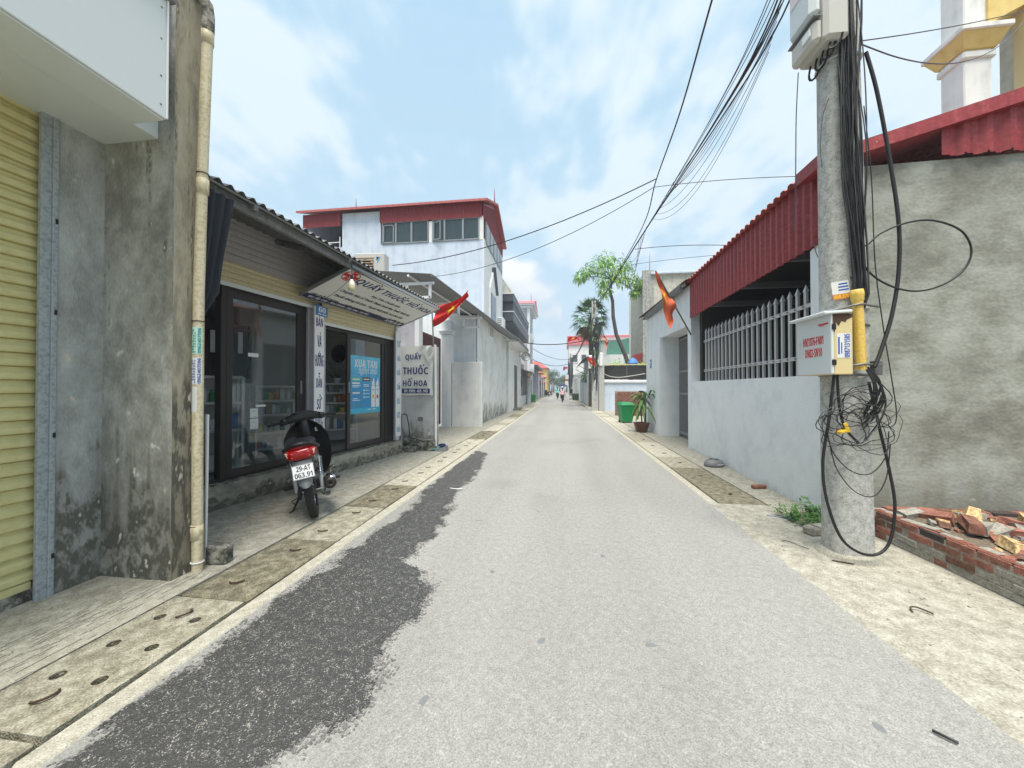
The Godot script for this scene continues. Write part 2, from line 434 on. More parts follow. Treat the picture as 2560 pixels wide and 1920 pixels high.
	plain("navy_gloss", C(14, 20, 44), 0.1).clearcoat_enabled = true
	plain("grey_plastic", C(118, 120, 122), 0.55)
	plain("seat_vinyl", C(24, 25, 32), 0.35)
	plain("rubber", C(34, 33, 32), 0.85)
	plain("red_lens", C(150, 8, 14), 0.12)
	plain("clear_lens", C(210, 190, 170), 0.15)
	plain("muffler_end", C(58, 52, 46), 0.5, 0.5)
	plain("cable_black", C(22, 22, 24), 0.55)
	plain("cable_grey", C(62, 64, 68), 0.55)
	plain("wire_thin", C(70, 72, 80), 0.6)
	plain("ink_navy", C(26, 34, 104), 0.7)
	plain("ink_black", C(20, 20, 20), 0.7)
	plain("ink_red", C(196, 40, 44), 0.7)
	plain("ink_blue", C(36, 78, 160), 0.7)
	plain("ink_teal", C(90, 150, 178), 0.7)
	plain("ink_white", C(226, 228, 230), 0.7)
	plain("ink_grey", C(150, 152, 154), 0.7)
	plain("paper", C(214, 215, 212), 0.8)
	plain("vinyl_white", C(228, 228, 224), 0.55)
	plain("vinyl_navy", C(30, 36, 78), 0.55)
	plain("plate_blue", C(60, 118, 176), 0.4)
	plain("box_white", C(206, 212, 214), 0.45)
	plain("box_cream", C(206, 188, 140), 0.6)
	plain("meter_grey", C(186, 184, 178), 0.5)
	plain("flag_red", C(196, 24, 26), 0.75).backlight = Color(0.25, 0.03, 0.03)
	plain("flag_faded", C(216, 104, 66), 0.8).backlight = Color(0.3, 0.1, 0.05)
	plain("flag_gold", C(232, 200, 30), 0.75).backlight = Color(0.2, 0.18, 0.03)
	plain("gate_maroon", C(96, 60, 56), 0.6)
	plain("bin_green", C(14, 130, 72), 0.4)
	plain("bin_dark", C(22, 66, 40), 0.5)
	plain("clay_pot", C(96, 58, 34), 0.3)
	plain("soil", C(56, 44, 34), 0.95)
	plain("leaf_light", C(140, 182, 74), 0.6).backlight = Color(0.4, 0.52, 0.16)
	plain("leaf_mid", C(74, 118, 46), 0.6).backlight = Color(0.2, 0.3, 0.08)
	plain("leaf_dark", C(62, 100, 50), 0.55).backlight = Color(0.15, 0.23, 0.08)
	plain("leaf_far", C(62, 98, 48), 0.6).backlight = Color(0.14, 0.22, 0.07)
	plain("leaf_dead", C(132, 104, 62), 0.85)
	plain("tile_red", C(182, 84, 72), 0.7)
	plain("pink_roof", C(212, 112, 118), 0.7)
	plain("glass_dark", C(58, 72, 76), 0.08)
	plain("blind", C(150, 160, 162), 0.8)
	plain("interior", C(196, 198, 196), 0.85)
	plain("interior_floor", C(150, 146, 140), 0.4)
	plain("shelf_white", C(206, 210, 210), 0.45)
	plain("bulb", C(232, 230, 218), 0.3).backlight = Color(0.4, 0.4, 0.36)
	plain("bulb_lower", C(224, 214, 170), 0.3).backlight = Color(0.4, 0.38, 0.28)
	plain("skin", C(196, 150, 126), 0.6)
	plain("hair", C(20, 17, 16), 0.5)
	plain("cloth_pink", C(226, 170, 186), 0.85)
	plain("cloth_pale", C(220, 208, 212), 0.85)
	plain("cloth_cyan", C(110, 206, 204), 0.85)
	plain("cloth_black", C(26, 26, 30), 0.85)
	plain("umbrella_navy", C(30, 36, 84), 0.6)
	plain("helmet_white", C(220, 222, 224), 0.3)
	plain("net_black", C(34, 32, 30), 0.9)
	plain("teal_pipe", C(40, 96, 100), 0.5)
	plain("cyan_plastic", C(90, 180, 160), 0.5)
	plain("cloth_blue", C(40, 58, 110), 0.85)
	plain("yellow_tag", C(206, 168, 40), 0.5)
	plain("blue_wire", C(52, 84, 160), 0.5)
	plain("tarp_blue", C(70, 130, 200), 0.6)
	plain("tarp_green", C(70, 120, 104), 0.8)
	var gl := plain("glass", Color(0.30, 0.36, 0.36, 0.2), 0.02, 0.0, 1.0)
	gl.transparency = BaseMaterial3D.TRANSPARENCY_ALPHA
	var gl2 := plain("window_glass", Color(0.22, 0.3, 0.31, 0.55), 0.03)
	gl2.transparency = BaseMaterial3D.TRANSPARENCY_ALPHA
	var lens := plain("lens_clear", Color(0.8, 0.8, 0.8, 0.2), 0.05)
	lens.transparency = BaseMaterial3D.TRANSPARENCY_ALPHA
	for i in 10:
		plain("pack_%d" % i, [C(220, 222, 220), C(52, 140, 90), C(214, 190, 60), C(70, 120, 180), C(210, 214, 216), C(198, 120, 60), C(150, 176, 190), C(120, 160, 90), C(196, 60, 60), C(178, 150, 110)][i], 0.5)

# plaster of w x h pixels with mould climbing from the foot (rise: share of the height), flaked pale patches and drip marks, all from noise
var stain_noise := []
var stain_relief: ImageTexture
func stained(key: String, seed_: int, w: int, h: int, stops: Array, rise: float, mould: Color, flake: Color, flakes: float, drips := 0.0, rough := 0.92, trowel := false):
	var L := lut(stops)
	var n := 768
	if stain_noise.is_empty(): stain_noise = [nz(201, 0.008, n, 0, 5), nz(202, 0.027, n, 0, 5), nz(203, 0.12, n, 0, 3), nz(204, 0.027, n, n, 3)]
	var a: PackedByteArray = stain_noise[0]; var b: PackedByteArray = stain_noise[1]; var c: PackedByteArray = stain_noise[2]; var d: PackedByteArray = stain_noise[3]
	var ox := (seed_ * 131) % n; var oy := (seed_ * 57) % n
	var out := PackedByteArray(); out.resize(w * h * 3)
	for y in h:
		var up := 1.0 - float(y) / h
		for x in w:
			var i := ((y + oy) % n) * n + (x + ox) % n
			var va := a[i] / 255.0; var vb := ((b[((y * 2 + oy) % n) * n + ((x >> 1) + ox) % n] + b[i]) / 2 if trowel else b[i]) / 255.0; var vc := c[i] / 255.0; var vd := d[((y + oy) >> 4) % n * n + (x + ox) % n] / 255.0
			var k := clampi(int((va * 0.5 + vb * 0.3 + vc * 0.2) * 255.0), 0, 255) * 3
			var r := float(L[k]); var g := float(L[k + 1]); var bl := float(L[k + 2])
			var edge := rise * (0.45 + 1.1 * va) + (vd - 0.5) * rise * 0.9
			var mm := 0.0
			if up < edge: mm = clampf((edge - up) / (0.05 + 0.08 * vb), 0.0, 1.0) * clampf((vb * 1.3 + vc * 0.5 - 0.5) * 1.9, 0.2, 0.95)
			if drips > 0.0: mm = maxf(mm, clampf((vd + vb * 0.6 - 1.25 + drips) * 4.0, 0.0, 0.75) * clampf(vc * 2.0 - 0.3, 0.0, 1.0))
			var fl := 0.0
			if flakes > 0.0: fl = clampf((vb - (0.86 - flakes * (1.6 if up < edge * 0.8 else 0.5))) * 14.0, 0.0, 1.0)
			mm *= 1.0 - fl
			r = lerpf(lerpf(r, flake.r * 255.0, fl), mould.r * 255.0, mm)
			g = lerpf(lerpf(g, flake.g * 255.0, fl), mould.g * 255.0, mm)
			bl = lerpf(lerpf(bl, flake.b * 255.0, fl), mould.b * 255.0, mm)
			var o := (y * w + x) * 3
			out[o] = int(r); out[o + 1] = int(g); out[o + 2] = int(bl)
	var s := plain(key, Color.WHITE, rough)
	s.albedo_texture = raw_tex(out, w, h)
	s.heightmap_enabled = true
	if stain_relief == null: stain_relief = gray_tex(c, n)
	s.heightmap_texture = stain_relief
	s.heightmap_scale = 0.22
	return s

func make_stained():
	stained("l1_wall", 201, 384, 768, [[0.0, C(124, 125, 120)], [0.35, C(150, 152, 148)], [0.5, C(166, 168, 165)], [0.65, C(178, 181, 179)], [1.0, C(198, 202, 200)]], 0.22, C(92, 92, 84), C(200, 194, 172), 0.03, 0.02)
	stained("l1_pillar", 211, 384, 768, [[0.0, C(110, 109, 102)], [0.35, C(142, 141, 135)], [0.5, C(162, 161, 156)], [0.65, C(180, 180, 176)], [1.0, C(210, 210, 206)]], 0.24, C(84, 84, 76), C(210, 208, 198), 0.06, 0.15)
	stained("l1_end", 221, 192, 768, [[0.0, C(104, 100, 88)], [0.35, C(142, 136, 119)], [0.5, C(166, 158, 137)], [1.0, C(196, 189, 170)]], 0.26, C(84, 80, 70), C(190, 184, 170), 0.04, 0.2)
	stained("mould_wall", 231, 768, 384, [[0.0, C(178, 178, 174)], [0.38, C(204, 205, 202)], [0.5, C(214, 215, 213)], [1.0, C(228, 229, 227)]], 0.17, C(116, 116, 106), C(226, 226, 223), 0.06, 0.1)
	stained("banner_wall", 241, 256, 256, [[0.0, C(160, 160, 160)], [0.4, C(190, 190, 190)], [1.0, C(212, 212, 211)]], 0.26, C(116, 116, 108), C(208, 208, 204), 0.05, 0.0)
	stained("step_face", 251, 768, 96, [[0.0, C(104, 101, 91)], [0.4, C(148, 144, 131)], [0.6, C(172, 168, 156)], [1.0, C(200, 196, 185)]], 0.55, C(96, 93, 82), C(192, 186, 168), 0.06, 0.06)
	stained("plaster", 261, 768, 768, [[0.0, C(92, 92, 84)], [0.36, C(122, 122, 114)], [0.5, C(139, 140, 132)], [0.64, C(153, 155, 148)], [1.0, C(178, 181, 174)]], 0.12, C(116, 112, 98), C(178, 180, 173), 0.06, 0.04, 0.92, true)
	stained("fence_wall", 271, 768, 256, [[0.0, C(204, 208, 212)], [0.38, C(219, 223, 227)], [0.5, C(224, 228, 231)], [1.0, C(234, 236, 238)]], 0.07, C(168, 168, 162), C(232, 234, 236), 0.02, 0.02)

func build_sky() -> Image:
	# air and clouds only: a high veil, wisps, and a few heaps of cumulus low over the houses
	var w := 1536; var h := 768
	var data := PackedByteArray(); data.resize(w * h * 3)
	var f1 := FastNoiseLite.new(); f1.seed = 5; f1.frequency = 0.55; f1.fractal_octaves = 5; f1.noise_type = FastNoiseLite.TYPE_SIMPLEX_SMOOTH
	var f2 := FastNoiseLite.new(); f2.seed = 19; f2.frequency = 1.3; f2.fractal_octaves = 4; f2.noise_type = FastNoiseLite.TYPE_SIMPLEX_SMOOTH
	var f3 := FastNoiseLite.new(); f3.seed = 77; f3.frequency = 5.0; f3.fractal_octaves = 5; f3.noise_type = FastNoiseLite.TYPE_SIMPLEX_SMOOTH
	var heaps := [[-0.62, 0.40, 0.15, 0.11], [-0.17, 0.46, 0.17, 0.10], [-0.34, 0.33, 0.16, 0.07], [-0.05, 0.28, 0.17, 0.07], [0.12, 0.16, 0.16, 0.06], [1.9, 0.3, 0.3, 0.12], [2.9, 0.25, 0.3, 0.1], [-2.1, 0.3, 0.3, 0.12], [0.75, 0.2, 0.25, 0.08], [-1.3, 0.25, 0.3, 0.1]]
	var f4 := FastNoiseLite.new(); f4.seed = 41; f4.frequency = 3.4; f4.fractal_octaves = 4; f4.fractal_gain = 0.55; f4.noise_type = FastNoiseLite.TYPE_SIMPLEX_SMOOTH
	for y in h:
		var el := (0.5 - (y + 0.5) / h) * PI
		for x in w:
			var o := (y * w + x) * 3
			if el < -0.02:
				data[o] = 158; data[o + 1] = 158; data[o + 2] = 153
				continue
			var az := ((x + 0.5) / w - 0.5) * TAU
			var r: float; var g: float; var b: float
			if el < -0.02: pass
			else:
				var cy := sin(el)
				var k := cos(el) / (maxf(cy, 0.0) + 0.16)
				var px := sin(az) * k; var pz := -cos(az) * k
				var veil := f1.get_noise_2d(px * 0.9 + 3.0 + 0.35 * pz, pz * 1.25 - px * 0.3)
				var wisp := f2.get_noise_2d(px * 1.6 - pz * 0.5, pz * 0.75 + px * 0.55)
				var t := clampf(0.5 + veil * 0.95 + wisp * 0.75 + f4.get_noise_2d(px * 1.5 - pz * 0.45, pz * 0.85 + px * 0.5) * 0.55, 0.0, 1.0)
				t = clampf((t - 0.5) * 1.25 + 0.5, 0.0, 1.0)
				t = t * t * (3.0 - 2.0 * t)
				var low := exp(-maxf(el, 0.0) * 3.2)
				# clear air to veil
				var br := lerpf(0.68, 0.765, low); var bg := lerpf(0.81, 0.85, low); var bb := lerpf(0.9, 0.91, low)
				var wr := lerpf(0.865, 0.82, low); var wg := lerpf(0.92, 0.87, low); var wb := lerpf(0.955, 0.925, low)
				t = lerpf(t, 0.55 + 0.25 * t, low)
				r = lerpf(br, wr, t * 0.95); g = lerpf(bg, wg, t * 0.95); b = lerpf(bb, wb, t * 0.95)
				if el < 0.75:
					var lump := f3.get_noise_3d(sin(az) * cos(el), cy * 1.3, -cos(az) * cos(el))
					for hp in heaps:
						var dx: float = (az - hp[0]) / hp[2]; var dy: float = (el - hp[1]) / hp[3]
						var dd := 1.0 - sqrt(dx * dx + dy * dy) + lump * 0.75
						var body := clampf(dd * 2.6, 0.0, 1.0)
						if body > 0.0:
							var lit := clampf(0.62 + dy * 0.5 + lump * 0.6, 0.0, 1.0)
							body *= 0.9
							r = lerpf(r, lerpf(0.70, 0.95, lit), body); g = lerpf(g, lerpf(0.775, 0.955, lit), body); b = lerpf(b, lerpf(0.845, 0.965, lit), body)
			data[o] = int(clampf(r, 0, 1) * 255.0); data[o + 1] = int(clampf(g, 0, 1) * 255.0); data[o + 2] = int(clampf(b, 0, 1) * 255.0)
	return Image.create_from_data(w, h, false, Image.FORMAT_RGB8, data)

func _ready():
	rng.seed = 4711
	var cam := Camera3D.new()
	cam.name = "camera"
	cam.fov = 92.146
	cam.near = 0.05
	cam.far = 900.0
	cam.position = Vector3(0, 1.45, 0)
	cam.rotation = Vector3(deg_to_rad(0.614), deg_to_rad(7.638), 0)
	add_child(cam)
	cam.current = true
	var env := Environment.new()
	env.background_mode = Environment.BG_SKY
	var pano := PanoramaSkyMaterial.new()
	pano.panorama = ImageTexture.create_from_image(build_sky())
	pano.energy_multiplier = 1.2 / EXPOSURE
	var sky := Sky.new()
	sky.sky_material = pano
	env.sky = sky
	env.tonemap_mode = Environment.TONE_MAPPER_LINEAR
	env.tonemap_exposure = EXPOSURE
	env.fog_enabled = true
	env.fog_density = 0.0022
	env.fog_light_color = Color(0.86, 0.9, 0.95)
	env.sdfgi_enabled = true
	env.ssao_enabled = true
	env.ssil_enabled = true
	var we := WorldEnvironment.new()
	we.name = "world_environment"
	we.environment = env
	add_child(we)
	var sun := DirectionalLight3D.new()
	sun.name = "sun"
	sun.light_energy = 0.5
	sun.light_color = Color(1.0, 0.97, 0.92)
	sun.light_angular_distance = 32.0
	sun.shadow_enabled = true
	sun.rotation = Vector3(deg_to_rad(-70), deg_to_rad(4), 0)
	add_child(sun)
	print("sky ", Time.get_ticks_msec())
	make_materials()
	print("m1 ", Time.get_ticks_msec())
	make_stained()
	print("materials ", Time.get_ticks_msec())
	build_ground()
	build_shutter_house()
	build_pharmacy()
	print("pharmacy ", Time.get_ticks_msec())
	build_left_row()
	build_right_row()
	print("rows ", Time.get_ticks_msec())
	build_pole()
	build_wires()
	build_far()
	print("far ", Time.get_ticks_msec())
	build_scooter()
	build_small_things()
	build_people()
	print("done ", Time.get_ticks_msec())

# ---------------------------------------------------------------- ground
func road_edges(z: float) -> Vector2:
	var keys := [[6.0, -1.99, 1.84], [-25.0, -1.99, 1.84], [-32.0, -2.05, 1.6], [-45.0, -2.35, 0.9], [-60.0, -2.4, 0.62], [-90.0, -2.35, 0.57], [-160.0, -3.2, -0.2]]
	for i in keys.size() - 1:
		if z <= keys[i][0] and z >= keys[i + 1][0]:
			var f: float = (keys[i][0] - z) / (keys[i][0] - keys[i + 1][0])
			return Vector2(lerpf(keys[i][1], keys[i + 1][1], f), lerpf(keys[i][2], keys[i + 1][2], f))
	return Vector2(-3.2, -0.2)

func build_ground():
	struct("ground", _sheet(-400, 400, 60, -800, -0.12), "muddy_grass")
	# road: one sheet, its tint varied where traffic and dust have worn it
	var rb := MB.new()
	var fn := FastNoiseLite.new(); fn.seed = 8; fn.frequency = 0.5; fn.fractal_octaves = 4
	var zs := []
	var z := 3.0
	while z > -160.0:
		zs.append(z)
		z -= 0.14 if z > -8.0 else (0.5 if z > -30.0 else 4.0)
	var nx := 30
	rb.smooth(true)
	for i in zs.size() - 1:
		for k in nx:
			var P := []
			for c in [[i, k], [i, k + 1], [i + 1, k + 1], [i + 1, k]]:
				var e := road_edges(zs[c[0]])
				P.append(V(lerpf(e.x - 0.02, e.y + 0.03, float(c[1]) / nx), -0.008, zs[c[0]]))
			var cols := []
			for p in P:
				var s := 0.5 + 0.5 * fn.get_noise_2d(p.x * 1.3, p.z * 0.45)
				var lane := 0.5 + 0.5 * fn.get_noise_2d(p.x * 3.1 + 40.0, p.z * 0.12)
				var dusty := clampf((p.x - 0.9) * 0.9, 0.0, 1.0) * clampf(fn.get_noise_2d(p.x * 2.0 + 9.0, p.z * 1.1) * 2.0 + 0.4, 0.0, 1.0)
				var track := exp(-pow((absf(p.x + 0.1) - 0.78) / 0.28, 2.0))
				var blot := clampf(fn.get_noise_2d(p.x * 1.1 + 70.0, p.z * 0.7 + 20.0) * 2.2 - 0.5, 0.0, 1.0)
				var val := 0.84 + 0.14 * s + 0.16 * (lane - 0.5) - 0.05 * track * (0.5 + s) - 0.12 * blot
				cols.append(Color(val * (1.0 + 0.02 * dusty), val * (1.0 + 0.015 * dusty), val * (1.0 - 0.02 * dusty)))
			for j in [0, 2, 1, 0, 3, 2]:
				rb.col = cols[j]
				rb.v(P[j])
	struct("road", rb, "asphalt")
	# the stretch still wet along the drain, with its frayed outline
	var outline := [-1.15, -1.1, -1.15, -1.29, -1.04, -1.44, -0.92, -1.60, -0.99, -1.92, -1.02, -2.05, -0.98, -2.27, -0.92, -2.57, -1.05, -2.72, -1.08, -2.82, -1.32, -2.96, -1.29, -3.40, -1.29, -3.64, -1.38, -4.31, -1.49, -5.04, -1.47, -5.94, -1.55, -7.00, -1.68, -8.04, -1.91, -8.37, -1.98, -6.82, -1.93, -5.34, -1.95, -5.05, -1.83, -4.74, -1.78, -3.92, -1.83, -3.52, -1.85, -3.06, -1.88, -2.67, -1.92, -2.33, -1.90, -1.97, -1.92, -1.69, -1.93, -1.43, -1.94, -1.2, -1.93, -0.4, -1.2, -0.4, -1.3, -0.8]
	var fr := FastNoiseLite.new(); fr.seed = 33; fr.frequency = 4.0; fr.fractal_octaves = 3
	var ff := FastNoiseLite.new(); ff.seed = 34; ff.frequency = 38.0; ff.fractal_octaves = 2
	var cnt := outline.size() / 2
	for ring in 2:
		var wb := MB.new()
		var cz := -0.45
		while cz > -8.45:
			var ch := 0.009 if cz > -4.5 else 0.016
			var xs := []
			for i in cnt:
				var ax: float = outline[i * 2]; var ay: float = outline[i * 2 + 1]
				var bx: float = outline[(i * 2 + 2) % outline.size()]; var by: float = outline[(i * 2 + 3) % outline.size()]
				if (ay > cz) != (by > cz): xs.append(lerpf(ax, bx, (cz - ay) / (by - ay)))
			xs.sort()
			if xs.size() >= 2:
				var xl: float = xs[0]; var xr: float = xs[-1]
				var x := xl - 0.1
				var run := INF
				while x < xr + 0.2:
					var d := minf(x - xl, xr - x)
					var inside := x > -1.985 and d + fr.get_noise_2d(x, cz * 0.7) * 0.11 + ff.get_noise_2d(x, cz) * (0.034 if ring == 1 else 0.085) > (0.0 if ring == 1 else -0.028)
					if inside and run == INF: run = x
					if run != INF and (not inside or x + ch >= xr + 0.2):
						var wy := -0.003 if ring == 1 else -0.0055
						wb.q(V(run, wy, cz), V(x, wy, cz), V(x, wy, cz - ch), V(run, wy, cz - ch))
						run = INF
					x += ch
			cz -= ch
		struct("wet_patch" if ring == 1 else "damp_fringe", wb, "asphalt_wet" if ring == 1 else "asphalt_damp")
	# left: pavement of cement, drain with cover slabs, kerb strip
	struct("pavement_left", MB.new().box(V(-6.335, -0.1, -70), V(7.33, 0.2, 160)), "cement")
	var sk := MB.new()
	var kf := FastNoiseLite.new(); kf.seed = 15; kf.frequency = 9.0; kf.fractal_octaves = 3
	var sx := -3.3
	while sx < -2.675:
		var zz := 0.5; var run := INF
		while zz > -2.6:
			var inside := kf.get_noise_2d(sx * 2.6, zz * 0.32) * 1.5 + (sx + 2.98) * 2.4 - maxf(0.0, -2.2 - zz) > 0.0
			if inside and run == INF: run = zz
			if run != INF and (not inside or zz - 0.02 <= -2.6):
				sk.q(V(sx, 0.003, run), V(sx + 0.01, 0.003, run), V(sx + 0.01, 0.003, zz), V(sx, 0.003, zz)); run = INF
			zz -= 0.02
		sx += 0.01
	struct("cement_skim", sk, "kerb")
	struct("drain_bed_left", _sheet(-2.68, -1.97, 10, -150, -0.3), "soil")
	var kb := MB.new()
	var kz := 8.0
	while kz > -34.0:
		var l := rng.randf_range(0.9, 2.4)
		kb.cbox(V(-2.048 + rng.randf_range(-0.004, 0.004), -0.05, kz - l / 2), V(0.128, 0.1 + rng.randf_range(-0.004, 0.004), l - 0.006), 0.012)
		kz -= l
	struct("kerb_left", kb, "kerb")
	var drain := Node3D.new(); drain.name = "drain_left"; add_child(drain); drain.set_meta("kind", "structure")
	var sl := MB.new().cbox(Vector3.ZERO, V(0.522, 0.08, 0.976), 0.01).done()
	for i in 34:
		var jz := -0.265 - i * 1.0
		if i == 1: continue
		var mat: String = ["slab", "slab", "slab_dark", "slab", "slab_dark", "slab_pale", "slab_pale", "slab_pale"][i] if i < 8 else ["slab_pale", "slab", "slab_dark"][rng.randi() % 3]
		var s := part("cover_slab", sl, mat, drain, at(-2.392 + rng.randf_range(-0.006, 0.006), -0.038 + rng.randf_range(-0.003, 0.004), jz - 0.5, rng.randf_range(-0.5, 0.5)))
		if i > 0 and i < 12:
			part("lifting_hook", hook_mesh(), "rust", s, at(0.02, 0.04, -0.28, rng.randf_range(0, 40)))
			part("lifting_hook", hook_mesh(), "rust", s, at(-0.02, 0.04, 0.28, rng.randf_range(0, 40)))
	# the slab with six drain holes
	var cs := CSGCombiner3D.new(); cs.name = "holed_cover_slab"
	var bx := CSGBox3D.new(); bx.size = V(0.522, 0.08, 0.976); bx.material = mats["slab"]; cs.add_child(bx)
	for hx in [-0.125, 0.125]:
		for hz in [0.206, -0.028, -0.272]:
			var cy := CSGCylinder3D.new(); cy.radius = 0.031; cy.height = 0.3; cy.sides = 18; cy.operation = CSGShape3D.OPERATION_SUBTRACTION
			cy.position = V(hx, 0, hz); cy.material = mats["slab_dark"]; cs.add_child(cy)
	cs.position = V(-2.392, -0.037, -1.765)
	drain.add_child(cs)
	part("lifting_hook", hook_mesh(), "rust", drain, at(-2.40, 0.004, -1.44, 60))
	part("lifting_hook", hook_mesh(), "rust", drain, at(-2.40, 0.004, -2.08, 70))
	# right: cement pavement, drain slabs from the pole onward
	struct("pavement_right", MB.new().box(V(6.27, -0.1, -70), V(7.46, 0.2, 160)), "cement")
	struct("pavement_apron", _grid_slab(1.825, 2.54, 8.0, -4.955), "cement")
	struct("drain_bed_right", _sheet(1.8, 2.56, -4.9, -150, -0.19), "soil")
	kb = MB.new()
	kz = -4.96
	while kz > -34.0:
		var l := rng.randf_range(1.0, 2.6)
		kb.cbox(V(1.893, -0.05, kz - l / 2), V(0.124, 0.104, l - 0.006), 0.012)
		kz -= l
	struct("kerb_right", kb, "kerb")
	var drain2 := Node3D.new(); drain2.name = "drain_right"; add_child(drain2); drain2.set_meta("kind", "structure")
	var sl2 := MB.new().cbox(Vector3.ZERO, V(0.55, 0.08, 1.044), 0.01).done()
	for i in 26:
		var mat: String = ["slab_dark", "slab_dark", "slab", "slab_pale", "slab_pale", "slab"][i] if i < 6 else ["slab_pale", "slab", "slab_pale"][rng.randi() % 3]
		var s := part("cover_slab", sl2, mat, drain2, at(2.245, -0.036 + rng.randf_range(-0.003, 0.003), -5.49 - i * 1.065, rng.randf_range(-0.6, 0.6)))
		if i < 8:
			part("lifting_hook", hook_mesh(), "rust", s, at(0.0, 0.04, 0.1, rng.randf_range(0, 60)))
	# verges further on
	struct("verge_left", MB.new().box(V(-2.35, -0.11, -92.5), V(0.72, 0.2, 117)), "kerb")
	struct("verge_right", MB.new().box(V(1.78, -0.11, -92.5), V(1.9, 0.2, 117)), "kerb")

func _sheet(x0: float, x1: float, z0: float, z1: float, y: float) -> MB:
	var b := MB.new()
	b.q(V(x0, y, z0), V(x1, y, z0), V(x1, y, z1), V(x0, y, z1))
	return b

# hand-trowelled cement, a little uneven
func _grid_slab(x0: float, x1: float, z0: float, z1: float) -> MB:
	var b := MB.new()
	var fn := FastNoiseLite.new(); fn.seed = 3; fn.frequency = 1.1
	var nx := 8; var nzz := 90
	b.smooth(true)
	for i in nzz:
		for k in nx:
			var P := []
			for c in [[k, i], [k + 1, i], [k + 1, i + 1], [k, i + 1]]:
				var x := lerpf(x0, x1, float(c[0]) / nx); var z := lerpf(z0, z1, float(c[1]) / nzz)
				var e := 0.05 * fn.get_noise_1d(z * 1.7) + 0.02 * fn.get_noise_1d(z * 9.0 + 50.0) if c[0] == 0 else 0.0
				P.append(V(x + e, 0.003 + 0.006 * fn.get_noise_2d(x * 3.0, z * 3.0) - (0.014 if c[0] == 0 else 0.0), z))
			b.q(P[0], P[1], P[2], P[3])
	return b

var _hook: ArrayMesh
func hook_mesh() -> ArrayMesh:
	if _hook == null:
		var pts := []
		for k in 9:
			var a := lerpf(-0.2, PI * 0.9, k / 8.0)
			pts.append(V(cos(a) * 0.045, 0.006 + 0.006 * sin(a), sin(a) * 0.04))
		_hook = MB.new().tube(pts, 0.006, 5).done()
	return _hook

